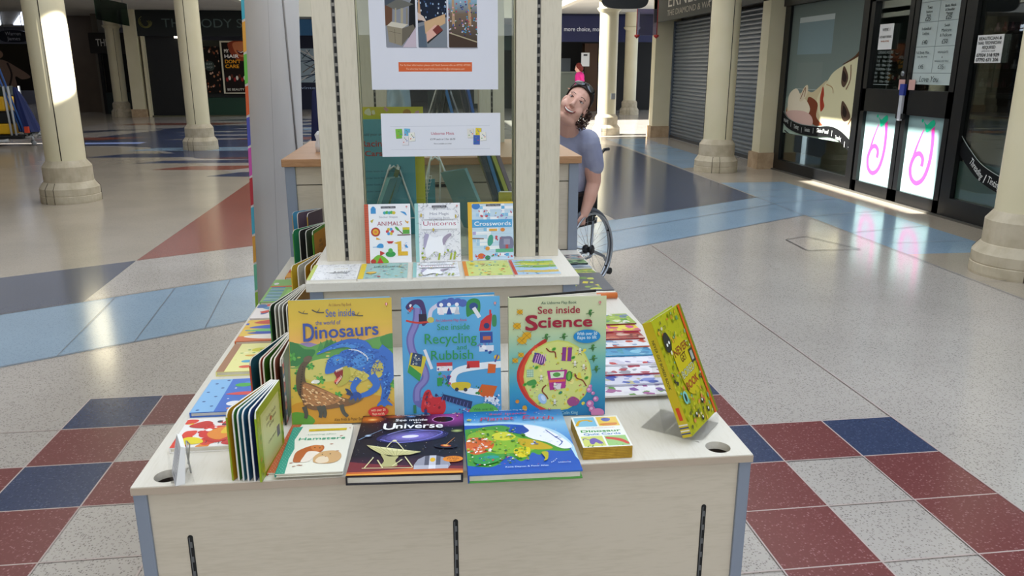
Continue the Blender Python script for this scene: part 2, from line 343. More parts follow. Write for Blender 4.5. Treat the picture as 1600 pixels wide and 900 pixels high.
# ================================================================== COLUMNS
def column(x, y, label, seam_deg=(-108, 20), top=3.45, sc=1.0, half=False):
    t = thing('column', label, 'column', (x, y, 0), group='round cream columns of the arcade')
    b = MB(); b.lathe([(.335, 0), (.338, .02), (.338, .085), (.331, .09), (.335, .10), (.335, .175), (.286, .245), (.276, .25), (.276, .43), (.225, .50), (.221, .505)], 40, smooth=False)
    for f in b.sm: pass
    bo = b.build('base', STONE, t); bo['label'] = 'two-stepped grey stone base'
    for a in (-100, 15, 130, 240):
        ca, sa = cos(radians(a)), sin(radians(a)); j = MB()
        j.tube([(ca * .337, sa * .337, .0), (ca * .337, sa * .337, .175), (ca * .286, sa * .286, .247)], .004, 4); j.build('joint', mat('#5b5346', .9), bo)
    s = MB(); s.lathe([(.222, .50), (.222, .502), (.222, .51), (.222, 1.2), (.222, 2.0), (.222, 2.845), (.222, 2.858), (.2225, 2.86), (.226, 2.87), (.285, 2.93), (.29, 2.97), (.25, 2.98), (.25, 2.985), (.25, top)], 48, cap=False)
    so = s.build('shaft', CREAM, t)
    for a in seam_deg:
        ca, sa = cos(radians(a)), sin(radians(a)); MB().tube([(ca * .2215, sa * .2215, .51), (ca * .2215, sa * .2215, 2.86)], .006, 6).build('joint', mat('#221c14', .8), so)
    return t
column(-4.35, 10.25, 'nearest cream column on the left, brightly lit near its top', (-80, 20, 150))
column(-4.50, 16.80, 'cream column on the left in front of the dark green shopfront', (-90, 20, 150))
column(-10.25, 29.0, 'far left cream column standing before the square pilaster', (-60, 90))
column(4.62, 12.25, 'cream column in front of the grey roller shutters', (-78, 60, 170))
column(4.49, 19.53, 'sunlit cream column left of the grey shutters', (60, 170))
column(4.66, 5.62, 'cream column at the right edge, nearest the salon', (-112, 20))
column(7.30, 28.2, 'farthest cream column, beyond the sunlit one', (60, 170))
column(-4.3, 23.4, 'far cream column behind the kiosk, mostly hidden by the white panel', (60, 170))
# small grey socket plate on the sunlit column
tag(MB().box((4.54, 19.29, .86), (4.64, 19.325, 1.0)).build('wall_socket', mat('#8a8d8f', .5)), 'small grey socket plate on the sunlit column', 'socket')
# ================================================================== RIGHT SIDE: wall line, shutters, salon
PL = CREAM
struct(bx('trim_1', (5.40, 18.65, 0), (5.98, 18.95, 3.45), PL)); struct(bx('trim_2', (5.40, 12.42, 0), (5.98, 12.72, 3.45), PL))
PLB = noisy('pilaster_stone', '#a98f70', '#bda384', 8, .7)
struct(bx('trim_3', (5.36, 12.38, 0), (6.0, 12.76, .26), PLB)); struct(bx('trim_4', (5.36, 18.6, 0), (6.0, 18.99, .26), PLB))
struct(bx('wall_right', (6.0, 12.5, 0), (6.15, 19.0, 3.45), mat('#7c7a72', .7)))
struct(bx('wall_right_fascia', (5.5, -8, 2.62), (5.62, 12.4, 3.45), mat('#15171a', .5)))
struct(bx('wall_right_front', (5.55, -8, 0), (5.75, 4.6, 3.45), mat('#8b877c', .7)))
def shutter(y0, y1, label):
    t = thing('roller_shutter', label, 'shutter', (5.86, (y0 + y1) / 2, 0), group='grey roller shutters of the closed watch shop'); L = (y1 - y0) / 2
    b = MB(); n = 34; h = 2.62 / n; prof = []
    for k in range(n):
        z = k * h; prof += [(0, z), (-.022, z + h * .18), (-.030, z + h * .45), (-.024, z + h * .75), (-.002, z + h * .93)]
    prof.append((0, 2.62)); m = len(prof)
    vs = [(x, -L, z) for x, z in prof] + [(x, L, z) for x, z in prof]
    b.add(vs, [[i, i + 1, m + i + 1, m + i] for i in range(m - 1)], 0, False)
    b.build('curtain', mat('#757b82', .36, .4, name='shutter_steel'), t)
    for s in (-1, 1): bx('guide_rail', (-.06, s * L - .03, 0), (.03, s * L + .03, 2.62), mat('#6a747f', .4, .5), t)
    bx('bottom_bar', (-.045, -L, 0), (.02, L, .06), mat('#2a2d31', .5), t); return t
shutter(12.76, 15.66, 'grey slatted roller shutter nearest the salon, right of the middle column'); shutter(15.76, 18.6, 'grey slatted roller shutter beside the sunlit pilaster, under the shop name')
def letters(name, body, h, col, parent, M, wid=None, depth=.02, bold=.0, al='c'):
    a = Art(10, 10, 2e-4); a.text(body, 0, 0, h, col, w=wid, al=al, bold=bold); return a.build(name, parent, M, clip=False, m=INKM)
t = thing('shop_fascia', 'dark grey watch shop fascia with pale lettering above the shutters', 'shop sign', (5.44, 15.7, 2.6))
bx('board', (-.04, -3.2, 0), (.04, 3.2, .85), mat('#4b4d4a', .5), t)
letters('lettering', 'ERNEST JONES', .42, '#e9e6dc', t, Tm(-.045, -.2, .27) @ faceX(-1), 4.6, bold=.0)
letters('lettering', 'THE DIAMOND & WATCH SPECIALIST', .17, '#cfcabd', t, Tm(-.045, -.2, .09) @ faceX(-1), 4.7)
# salon shopfront: plane x = 5.68, seen from the left; local picture frame runs along -Y
SX = 5.68
def sal(y_left, z, dx=0): return Tm(SX + dx, y_left, z) @ faceX(-1)
def frame_bars(parent, bars, m=BLACK, d=(-.045, .045)):
    for a in bars: MB().box((SX + d[0], a[0], a[2]), (SX + d[1], a[1], a[3])).build('frame', m, parent)
# window 1
w1 = thing('window_1', None, None); struct(w1)
frame_bars(w1, [(12.22, 12.40, 0, 2.62), (9.98, 10.12, 0, 2.62), (10.12, 12.22, 0, .17), (10.12, 12.22, 2.5, 2.62)])
MB().box((SX, 10.12, .17), (SX + .01, 12.22, 2.5)).build('pane', SHOPG, w1)
# window 2 (right of the doors)
w2 = thing('window_2', None, None); struct(w2)
frame_bars(w2, [(7.93, 8.10, 0, 2.62), (4.6, 7.93, 0, .22), (4.6, 7.93, 2.5, 2.62), (4.6, 4.7, 0, 2.62)])
MB().box((SX, 4.7, .22), (SX + .01, 7.93, 2.5)).build('pane', SHOPG, w2)
# doors
FROST = mat('#8fabab', .45, spec=.6, name='frosted_film')
def leaf(nm, y0, y1, sgn):
    d = thing(nm, None, None); struct(d)
    frame_bars(d, [(y0, y0 + .085, .02, 2.5), (y1 - .085, y1, .02, 2.5), (y0, y1, .02, .16), (y0, y1, 1.05, 1.33), (y0, y1, 2.38, 2.5)])
    MB().box((SX, y0 + .08, .16), (SX + .012, y1 - .08, 1.05)).build('pane', FROST, d)
    MB().box((SX, y0 + .08, 1.33), (SX + .012, y1 - .08, 2.38)).build('pane', SHOPG, d)
    a = Art(.7, .9, 2e-4)
    a.line([(.47, .80), (.50, .60), (.49, .38), (.42, .20), (.30, .13), (.19, .18), (.15, .30), (.20, .43), (.29, .47), (.36, .42), (.36, .33)], .055, '#d8409c')
    a.line([(.31, .74), (.22, .54), (.155, .32)], .012, '#d8409c', w1=.05)
    a.blob([(.30, .83), (.36, .80), (.42, .84), (.48, .86), (.50, .80), (.42, .74), (.36, .72), (.33, .78)], '#18b98a'); a.ell(.27, .84, .02, .02, '#18b98a')
    a.build('logo', d, sal(y1 - .085, .16, -.002), m=INKM)
    return d
d1 = leaf('door_1', 9.02, 9.93, 1); d2 = leaf('door_2', 8.12, 9.00, -1)
struct(tag(bx('trim_5', (5.6, 4.6, 2.5), (5.76, 12.4, 2.64), BLACK)))
struct(tag(bx('trim_6', (5.60, 4.6, 0), (5.78, 12.4, .018), mat('#5a5750', .5, .3))))
# things on the doors
def poster(name, label, cat, y_left, y_right, z0, z1, fn, dx=-.03, group=None, back='#f2f2f0'):
    W, H = y_left - y_right, z1 - z0; t = thing(name, label, cat, (SX + dx, y_left, z0), group=group)
    MB().box((.002, -W, 0), (.006, 0, H)).build('sheet', mat(back, .6), t)
    a = Art(W, H, 2e-4); fn(a, W, H); a.build('print', t, faceX(-1), m=INKM); return t
def price(a, W, H):
    a.rect(0, 0, W, H, '#c3cfcc'); a.text('Semi-Permanent', W / 2, H * .915, .09, '#b4305a', w=W * .8, bold=.01)
    for z in (.12, .40, .66, .87): a.rect(.02, H * z, W - .02, H * z + .006, '#8a9694')
    a.rect(W / 2 - .003, H * .12, W / 2 + .003, H * .87, '#8a9694')
    for (x, z, s, h) in [(.25, .80, 'Two', .05), (.25, .76, 'Sessions', .035), (.75, .80, 'Back, Neck', .04), (.75, .76, '& Shoulder', .035), (.25, .725, 'Facial', .035), (.75, .725, 'Massage', .035), (.25, .675, '£25', .065), (.75, .675, '£25', .065), (.25, .58, 'Individual', .045), (.25, .53, 'Lashes', .045), (.25, .43, '£40', .065), (.75, .60, 'Swish', .04), (.75, .55, 'Manicure', .045), (.75, .50, '& Pedicure', .045), (.75, .43, '£50', .065), (.25, .33, 'Full Body Wax', .04), (.25, .29, 'Chest, Back, Arms', .025), (.25, .17, '£45', .065), (.75, .33, 'HIGHLIGHTS', .032), (.75, .28, '&', .03), (.75, .24, 'MASSAGE AND NAILS', .025), (.75, .17, '£35', .065)]:
        a.text(s, W * x, H * z, h, '#37403f')
    a.text('Love You', W * .5, H * .03, .09, '#4a5553', shear=.3)
poster('price_list', 'tall pale treatment price list taped inside the right salon door', 'price list', 8.93, 8.20, 1.40, 2.42, price)
def notice(a, W, H):
    a.text('WEEK 1', W / 2, H * .72, .05, '#222222', bold=.02); a.text('LATE NIGHT OPENING', W / 2, H * .45, .04, '#222222', w=W * .85, bold=.02); a.text('thursday & friday', W / 2, H * .3, .03, '#b06030', w=W * .6)
poster('notice', 'small white notice with orange print on the left salon door', 'notice', 9.72, 9.42, 1.80, 2.10, notice)
def hours(a, W, H):
    a.text('OPENING HOURS', W / 2, H * .88, .05, '#8f9a96', w=W * .95)
    for i, dn in enumerate(['MON', 'TUE', 'WED', 'THURS', 'FRI', 'SAT', 'SUN']):
        z = H * (.76 - .115 * i); a.text(dn, 0, z, .042, '#8f9a96', al='l'); a.text('9.00am - 5.30pm' if i < 5 else ('9.00am - 5.00pm' if i == 5 else '10.00am - 4.00pm'), W, z, .042, '#8f9a96', al='r', w=W * .62)
    a.rect(0, 0, W, .008, '#8f9a96')
a = Art(.34, .42, 2e-4); hours(a, .34, .42); o = a.build('opening_hours', None, sal(9.74, 1.38, -.004), m=INKM); tag(o, 'pale printed list of opening hours on the left salon door glass', 'opening hours')
for y, g in ((9.13, 'left'), (8.93, 'right')):
    tag(bx('door_sticker', (SX - .052, y - .12, 1.335), (SX - .048, y, 1.45), mat('#d9a9a0', .6)), 'small pink square sticker at the foot of the %s door glass' % g, 'sticker')
kb = thing('door_lock', 'blue and white tagged lock on the salon door handles', 'lock', (SX - .06, 9.01, 1.1)); bx('tag', (-.02, -.045, .17), (.01, .045, .30), mat('#2b3f9a', .4), kb); bx('strip', (-.02, -.03, -.12), (.01, .03, .17), mat('#c9ccd2', .4), kb)
MB().lathe([(.0, 0), (.03, 0), (.03, .02), (0, .02)], 12, axis='x', c=(-.04, 0, .42), cap=False).build('keyhole', STEEL, kb)
tag(bx('door_latch', (SX - .07, 8.93, 1.0), (SX - .045, 9.09, 1.06), DARK), 'black latch plate where the two salon doors meet', 'latch')
# woman's-face window vinyl
def face(a, W, H):
    a.grad(0, 0, W, H, [(0, '#9fb3a6'), (.28, '#8d9f95'), (.30, '#77857f'), (1, '#6d7a76')])
    a.rect(W * .12, H * .86, W * .62, H * .90, '#b9c4c2'); a.rect(W * .12, H * .62, W * .62, H * .86, '#7e9396')
    a.rect(W * .14, H * .36, W * .52, H * .56, '#79857f'); a.rect(W * .14, H * .355, W * .52, H * .36, '#aab4ae')
    a.blob([(W * .62, H * .08), (W * .98, H * .06), (W * 1.05, H * .40), (W * 1.02, H * .62), (W * .86, H * .56), (W * .68, H * .49), (W * .60, H * .42), (W * .50, H * .345), (W * .47, H * .27), (W * .50, H * .19), (W * .56, H * .14)], '#ddd6ae')
    a.blob([(W * .60, H * .43), (W * .42, H * .34), (W * .30, H * .345), (W * .10, H * .27), (W * .04, H * .16), (W * .25, H * .10), (W * .55, H * .13), (W * .52, H * .2), (W * .49, H * .3)], '#cfc098')
    a.blob([(W * .36, H * .30), (W * .50, H * .26), (W * .50, H * .16), (W * .60, H * .10), (W * .46, H * .10), (W * .36, H * .2)], '#7c3d22')
    a.blob([(W * .05, H * .30), (W * .16, H * .36), (W * .25, H * .30), (W * .34, H * .27), (W * .40, H * .20), (W * .3, H * .13), (W * .08, H * .16)], '#e5d9c0')
    a.blob([(W * .22, H * .27), (W * .27, H * .36), (W * .33, H * .39), (W * .34, H * .33), (W * .28, H * .27)], '#ddceb0'); a.line([(W * .24, H * .28), (W * .30, H * .37), (W * .30, H * .30)], .02, '#8b6244')
    a.blob([(W * .03, H * .25), (W * .06, H * .16), (W * .3, H * .14), (W * .36, H * .12), (W * .06, H * .06)], '#b05f3c')
    a.blob([(W * .03, H * .17), (W * .3, H * .19), (W * .44, H * .15), (W * .42, H * .08), (W * .05, H * .07)], '#d8b4a8')
    a.blob([(W * .555, H * .385), (W * .58, H * .33), (W * .575, H * .29), (W * .60, H * .24), (W * .56, H * .20), (W * .54, H * .24), (W * .53, H * .31)], '#b5452c'); a.line([(W * .565, H * .37), (W * .56, H * .30), (W * .575, H * .22)], .012, '#6e2016')
    a.blob([(W * .80, H * .53), (W * .86, H * .48), (W * .87, H * .43), (W * .83, H * .385), (W * .79, H * .42)], '#5b4436'); a.blob([(W * .80, H * .50), (W * .85, H * .46), (W * .84, H * .42), (W * .80, H * .44)], '#2a1c16'); a.line([(W * .89, H * .54), (W * .90, H * .44), (W * .86, H * .37)], .02, '#7a5136')
    a.blob([(W * .83, H * .29), (W * .91, H * .24), (W * .95, H * .18), (W * .88, H * .15), (W * .83, H * .20)], '#5b4436'); a.blob([(W * .85, H * .26), (W * .90, H * .22), (W * .89, H * .18), (W * .85, H * .2)], '#2a1c16'); a.line([(W * .97, H * .28), (W * .98, H * .20), (W * .93, H * .13)], .02, '#7a5136')
    a.line([(W * .60, H * .40), (W * .68, H * .38), (W * .70, H * .34)], .012, '#c29a6c')
    a.blob([(W * .78, H * .54), (W * .9, H * .57), (W * 1.02, H * .62), (W * 1.02, H * .68), (W * .93, H * .60)], '#5a3a22')
    a.line([(W * .03, H * .02), (W * .2, -H * .02), (W * .5, -H * .02), (W * .8, -H * .01), (W * 1.0, -H * .08)], .02, '#101214')
a = Art(2.1, 1.9, 2e-4); face(a, 2.1, 1.9)
o = a.build('window_poster', None, sal(12.22, .60, -.003), m=INKM); tag(o, 'large window print of a reclining woman\'s face left of the salon doors', 'window print')
a = Art(2.1, .6, 2e-4)
bandp = [(0, .50), (.2, .40), (.6, .34), (1.1, .34), (1.5, .37), (1.8, .33), (2.1, .22)]
a.line(bandp, .15, '#0b0c0e'); a.line([(x, y + .07) for x, y in bandp], .008, '#9aa39e')
for i, s in enumerate('Waxing | Tinting | Extensions | Skin Peel | Threading | Tanning |'.split(' ')):
    x = .12 + i * .185; y = .46 - .12 * min(1, x / .6) if x < .6 else (.33 + .03 * sin((x - .6) * 2) - (.14 * max(0, x - 1.6) / .5)); a.text(s, x, y - .03, .085, '#c8ccc9', w=.16 if len(s) > 1 else .01, rot=0)
o = a.build('window_band', None, sal(12.22, .36, -.022), m=INKM); tag(o, 'wavy black lettered band below the face print', 'window lettering')
struct(bx('wall_salon_lining', (SX + .5, 9.98, 0), (SX + .56, 12.4, 2.6), mat('#6f7a74', .7)))
def need(a, W, H):
    for s, z, h, b in (('BEAUTICIAN &', .82, .042, .02), ('NAIL TECHNICIAN', .66, .042, .02), ('REQUIRED', .50, .042, .02), ('please call', .40, .022, 0), ('07934 318 929', .22, .046, .04), ('07792 671 206', .05, .046, .04)): a.text(s, W / 2, H * z, h, '#1b1d1f', w=W * (.86 if h > .03 and s != 'REQUIRED' else .5), bold=b)
poster('job_notice', 'white notice asking for a beautician and nail technician in the salon window', 'notice', 7.88, 7.50, 1.63, 1.90, need)
a = Art(3.2, .5, 2e-4); cb = [(0, .42), (.15, .30), (.4, .15), (.8, .05), (1.3, .03), (2, .12), (3.2, .3)]; a.line(cb, .155, '#0b0c0e'); a.line([(x, y + .085) for x, y in cb], .008, '#a9b3ae')
for s, x, y, r, wd in (('Threading', .28, .17, -.62, .26), ('|', .44, .09, -.4, .012), ('Tinting', .58, .055, -.28, .2), ('|', .72, .02, -.2, .012), ('Eyelashes', .90, .0, -.1, .28), ('|', 1.1, -.0, 0, .012), ('Nails', 1.3, 0, 0, .2)): a.text(s, x, y, .10, '#e4e6e4', w=wd, rot=r)
o = a.build('window_band', None, sal(7.93, .38, -.006), m=INKM, clip=False); tag(o, 'curved black band lettered Threading, Tinting, Eyelash on the salon window', 'window lettering')
# frosted lower part of window 2 and salon interior
o = MB().box((SX + .012, 5, .22), (SX + .016, 7.93, .62)).build('window_film', mat('#8fa8a2', .5)); tag(o, 'pale green frosted film along the foot of the salon window', 'window film')
struct(bx('wall_salon_back', (9.0, 4.2, 0), (9.1, 12.4, 3.4), mat('#40444a', .7))); struct(bx('wall_salon_side', (5.8, 4.2, 0), (9.0, 4.35, 3.4), mat('#4a4e54', .7))); struct(bx('wall_salon_partition', (6.3, 11.9, 0), (9.0, 12.0, 3.4), mat('#565049', .7)))
t = thing('reception_desk', 'cream reception desk with a black top inside the salon', 'desk', (6.75, 8.55, 0)); bx('body', (-.3, -.9, 0), (.3, .42, 1.05), mat('#c9c7a8', .5), t, .02); bx('top', (-.34, -.95, 1.05), (.34, .45, 1.30), mat('#101216', .4), t, .05); bx('handle', (-.33, .28, .60), (-.302, .34, 1.0), mat('#33363a', .4), t)
struct(bx('wall_salon_panel', (7.2, 8.2, 0), (7.26, 9.97, 3.2), mat('#3f444c', .6)))
t = thing('polish_rack', 'dark wall rack of nail polish bottles inside the salon', 'rack', (7.16, 9.45, 1.35))
for k in range(4): bx('shelf', (-.16, -1.0, .22 * k - .03), (0, .35, .22 * k), mat('#17181c', .5), t)
random.seed(9)
for k in range(4):
    for j in range(10):
        y = -.95 + j * .13; o = MB().lathe([(.028, 0), (.03, .05), (.012, .065), (.012, .11)], 8).build('nail_polish', mat(random.choice(['#7a2436', '#2a2c34', '#b08a92', '#3a1d2a', '#8a8d96', '#54303e']), .3)); o.location = (7.08, 9.45 + y, 1.35 + .22 * k + .0005)
        tag(o, 'small nail polish bottle on the rack inside the salon', 'nail polish', 'nail polish bottles on the salon rack')
lamp('salon_light', 'AREA', (6.5, 7.6, 3.2), (0, 0, 0), 26, (1, .97, .92), size=1.2)
# ================================================================== BACK: far shops
struct(bx('wall_back_right', (3.6, 29.06, 2.5), (12, 29.2, 3.45), mat('#0f1640', .5, name='navy_fascia')))
struct(bx('wall_back_shop', (3.6, 31.5, 0), (12, 31.7, 3.45), mat('#15120f', .7)))
t = thing('shop_fascia', 'navy shop fascia with white slogan lettering beyond the sunlit column', 'shop sign', (4.2, 28.95, 2.5)); bx('board', (-.6, 0, 0), (7, .05, .88), mat('#14194c', .5), t); letters('lettering', 'more choice, more value', .21, '#f4f6ff', t, Tm(.84, -.006, .36) @ FRONT, 1.85, al='l', bold=.01)
t = thing('shop_counter', 'grey green shop counter in the dark shop beyond', 'counter', (5.4, 30.0, 0)); bx('body', (-.9, 0, 0), (.52, .5, 1.42), mat('#7d8272', .6), t); bx('top', (-.95, -.05, 1.42), (.57, .55, 1.48), mat('#8c9080', .5), t); bx('screen', (-.3, .1, 1.48), (.1, .15, 1.95), mat('#4a5054', .4), t)
o = thing('notice', 'white notice hanging in the dark shop under the navy fascia', 'notice', (5.68, 28.97, 1.66)); bx('sheet', (0, 0, 0), (.30, .01, .47), WHITE, o); bx('heading', (.08, -.004, .36), (.22, 0, .42), mat('#3a3c40', .6), o)
for x in (.03, .27): MB().tube([(x, .005, .47), (x, .005, .84)], .003, 5).build('cord', DARK, o)
bx_ = bx('display_case', (6.15, 30.7, 0), (6.65, 31.2, 2.5), mat('#5a3a20', .6)); tag(bx_, 'tall brown cabinet at the back of the dark shop', 'cabinet')
struct(bx('wall_back_far', (-26, 41, 0), (12, 41.2, 3.45), mat('#77757c', .7)))
# dark green shop on the left
GRN = mat('#0d3524', .5, name='dark_green_panel')
t = thing('shop_fascia', 'dark green fascia lettered THE BODY SHOP with a round emblem', 'shop sign', (-7.4, 28.6, 2.62)); bx('board', (-2.05, 0, 0), (2.6, .1, .82), mat('#0a1414', .5), t)
letters('lettering', 'THE BODY SHOP', .40, '#5c6a68', t, Tm(-1.1, -.006, .28) @ FRONT, 3.55, al='l')
e = MB()
for k in range(4): e.tube([(.21 * cos(a) * (1 - .16 * k) - 1.62, -.01, .45 + .19 * sin(a) * (1 - .16 * k) - .02 * k) for a in [radians(120 + 20 * k + j * 15) for j in range(17)]], .014, 5)
e.build('emblem', mat('#6d6a35', .5), t)
s = thing('shopfront', 'dark shopfront with green panels and night shutter left of the column', 'shopfront', (-7.4, 28.8, 0))
bx('shutter', (-2.0, 0, .02), (-.05, .06, 2.62), mat('#06090d', .45), s); bx('stall_riser', (-.05, -.02, 0), (2.6, .08, .62), GRN, s); bx('window_display', (-.05, .05, .62), (2.6, .1, 2.45), mat('#0e1512', .5), s); bx('header', (-.05, 0, 2.3), (2.6, .06, 2.5), mat('#2a2a10', .5), s)
for x in (-2.02, -.04, 2.56): bx('post', (x, -.06, 0), (x + .08, .06, 2.62), mat('#101a16', .5), s)
bx('sill', (-2.1, -.15, 0), (2.6, .0, .04), mat('#4b4a36', .6), s)
def hairp(a, W, H):
    a.rect(0, 0, W, H, '#cfc7ae'); a.rect(W * .06, H * .02, W, H * .97, '#1a100c'); a.blob([(W * .35, H * .98), (W * .3, H * .85), (W * .45, H * .70), (W * .75, H * .62), (W, H * .7), (W, H)], '#8a3a22')
    a.blob([(W * .5, H * .97), (W * .48, H * .85), (W * .6, H * .74), (W * .8, H * .70), (W * 1.0, H * .8), (W, H * .97)], '#c07048'); a.blob([(W * .58, H * .83), (W * .72, H * .80), (W * .88, H * .84), (W * .80, H * .75), (W * .66, H * .75)], '#5a1512'); a.blob([(W * .6, H * .82), (W * .72, H * .79), (W * .86, H * .825), (W * .74, H * .775)], '#f0e6dc')
    for s, z, c, k in (('MY', .78, '#e8e2d6', .16), ('HAIR', .68, '#f4efe6', .5), ('DON\'T', .58, '#e8a020', .55), ('CARE', .49, '#e8a020', .48)): a.text(s, W * .14, H * z, .16, c, w=W * k, al='l', bold=.03)
    for i in range(9): a.ell(W * (.16 + .09 * i), H * (.27 + .03 * (i % 3)), .04, .07, ['#8a2020', '#d8d0c0', '#5a2a18'][i % 3])
    a.text('BE BEAUTY', W * .14, H * .06, .1, '#cfc9bb', w=W * .6, al='l', bold=.02)
    a.ell(W, H * .3, W * .12, H * .12, '#b08038')
t = thing('poster', 'poster with a laughing face and the words MY HAIR DON\'T CARE', 'poster', (-6.72, 28.62, .76)); MB().box((0, 0, 0), (.92, .03, 1.72)).build('board', WHITE, t); a = Art(.92, 1.72, 3e-4); hairp(a, .92, 1.72); a.build('print', t, Tm(0, -.003, 0) @ FRONT, m=INKM)
random.seed(3)
def prods(a, W, H):
    a.rect(0, 0, W, H, '#120c08')
    for i in range(60): a.ell(random.uniform(0, W), random.uniform(0, H), random.uniform(.015, .04), random.uniform(.02, .05), random.choice(['#a06a48', '#6a3a20', '#c09880', '#503018', '#8a4a30']), n=8)
    a.ell(W * .5, H * .58, .17, .17, '#39423d'); a.text('BODY', W * .5, H * .60, .1, '#8a928c', w=.2, bold=.02); a.text('SHOP', W * .5, H * .53, .08, '#8a928c', w=.2, bold=.02)
t = thing('window_display', 'dim product display with a round badge left of the hair poster', 'window display', (-7.45, 28.66, .8)); a = Art(.66, 1.5, 3e-4); prods(a, .66, 1.5); a.build('print', t, Tm(0, -.003, 0) @ FRONT, m=INKM); MB().box((0, 0, 0), (.66, .03, 1.5)).build('board', DARK, t)
o = MB().lathe([(0, 0), (.05, .0), (.05, .06), (0, .06)], 12, cap=False).build('downlight', mat('#fff2d8', .5, emit=6)); o.location = (-8.12, 28.65, 2.56); tag(o, 'small glowing light under the dark green fascia', 'light')
# square pilaster and panelled walls left of it
struct(bx('trim_7', (-9.72, 28.5, 0), (-9.32, 28.95, 3.45), CREAM)); struct(bx('trim_8', (-9.76, 28.45, 0), (-9.28, 28.95, .26), PLB))
struct(bx('trim_9', (-9.24, 28.6, 0), (-9.16, 28.9, 2.62), CREAM))
s = thing('shopfront', 'narrow dark shop window with lit goods behind the far left column', 'shopfront', (-10.8, 30.6, 0)); bx('backing', (-.55, .3, 0), (.95, .4, 2.3), mat('#0c0b0a', .7), s); bx('frame', (-.6, 0, 0), (-.5, .1, 2.3), BLACK, s); bx('fascia', (-.8, -.1, 2.1), (.5, .1, 2.8), mat('#1c1612', .5), s)
letters('lettering', 'THE', .34, '#e9e6e2', s, Tm(-.35, -.12, 2.35) @ FRONT, .42, bold=.03)
for i in range(14): MB().box((-.1 + .07 * (i % 3), .25, .6 + .11 * i), (-.04 + .07 * (i % 3), .3, .68 + .11 * i)).build('stock', mat(['#a08468', '#6a5040', '#c8b8a0', '#8a7a30'][i % 4], .6), s)
bx('riser', (-.5, .0, 0), (.6, .12, .75), mat('#1d2b2c', .6), s)
struct(bx('wall_back_left', (-13.4, 32, 0), (-11.5, 32.2, 3.45), noisy('brown_panel', '#5e5144', '#6b5c4c', 1, .5)))
struct(bx('trim_10', (-11.55, 30.8, 0), (-11.35, 32, 3.45), mat('#6e6558', .6)))
def model(a, W, H):
    a.rect(0, 0, W, H, '#1a1614'); a.grad(0, H * .1, W, H, [(0, '#1a1614'), (1, '#2f2a20')]); a.blob([(W * .3, H * .05), (W * .34, H * .4), (W * .45, H * .62), (W * .6, H * .66), (W * .8, H * .5), (W * .98, H * .3), (W * .85, H * .24), (W * .75, H * .3), (W * .72, H * .05)], '#8c7468')
    a.ell(W * .52, H * .78, W * .1, H * .1, '#9a7a68'); a.blob([(W * .0, H * .2), (W * .22, H * .2), (W * .25, H * .5), (W * .1, H * .62), (0, H * .6)], '#5a1a24'); a.line([(W * .66, H * .6), (W * .70, H * .35), (W * .64, H * .1)], W * .03, '#3a3030'); a.line([(W * .1, H * .78), (W * .3, H * .5), (W * .4, H * .2)], W * .05, '#26304a')
t = thing('poster', 'dim fashion poster of a person in a pale top behind the cleaning trolley', 'poster', (-15.6, 30.0, .85)); MB().box((0, 0, 0), (2.15, .05, 1.55)).build('board', DARK, t); a = Art(2.15, 1.55, 3e-4); model(a, 2.15, 1.55); a.build('print', t, Tm(0, -.003, 0) @ FRONT, m=INKM)
t = thing('hanging_sign', 'dark oval hanging sign with pale two-line lettering at far left', 'sign', (-13.75, 29.8, 2.64)); MB().prism([(.46 * cos(a) , .20 * (1 if sin(a) > 0 else -1) * abs(sin(a)) ** .45) for a in [2 * pi * k / 32 for k in range(32)]], 0, .06, f=lambda x, y, z: (x, z, y)).build('plate', mat('#101628', .4), t)
letters('lettering', 'Warren', .17, '#b9bdc9', t, Tm(0, -.006, .03) @ FRONT, .5); letters('lettering', 'James', .17, '#b9bdc9', t, Tm(0, -.006, -.13) @ FRONT, .42)
for x in (-.3, .3): MB().tube([(x, .03, .18), (x, .03, 1.03)], .01, 6).build('rod', STEEL, t)
# ceiling line lights, far left
for i, (x, y) in enumerate(((-14.7, 30.3), (-13.5, 30.1))):
    o = MB().prism([(x, y), (x + .35, y), (x - 3.4, y + 8), (x - 4.0, y + 8)], 3.40, 3.448).build('ceiling_light', mat('#dfe8ff', .5, emit=2.2)); tag(o, ('outer' if i == 0 else 'inner') + ' slanting strip light on the far left ceiling', 'ceiling light', 'strip lights on the far left ceiling')
# hanging glass sign, left
t = thing('hanging_sign', 'greenish glass sign hanging before the far left column', 'sign', (-5.75, 16.4, 2.35)); g = glassy('green_glass', '#6f8a7c', .1); MB().prism([(-.30, .12), (.28, 0), (.28, .40), (-.30, .52)], 0, .02, f=lambda x, y, z: (x, z, y)).build('plate', g, t)
for x in (-.2, .2): MB().tube([(x, .01, .4), (x, .01, 1.1)], .008, 6).build('rod', STEEL, t)
# black hanging sign, top right
t = thing('hanging_sign', 'black round-cornered sign hanging at the top, right of the kiosk', 'sign', (2.87, 11.5, 2.395))
MB().prism([(.33 * (1 if cos(a) > 0 else -1) * abs(cos(a)) ** .5, .17 * (1 if sin(a) > 0 else -1) * abs(sin(a)) ** .6 + .16) for a in [2 * pi * (k + .5) / 40 for k in range(40)]], 0, .08, f=lambda x, y, z: (x, z, y)).build('plate', BLACK, t)
for x in (-.2, .2): MB().tube([(x, .04, .3), (x, .04, 4.605)], .01, 6).build('rod', DARK, t)
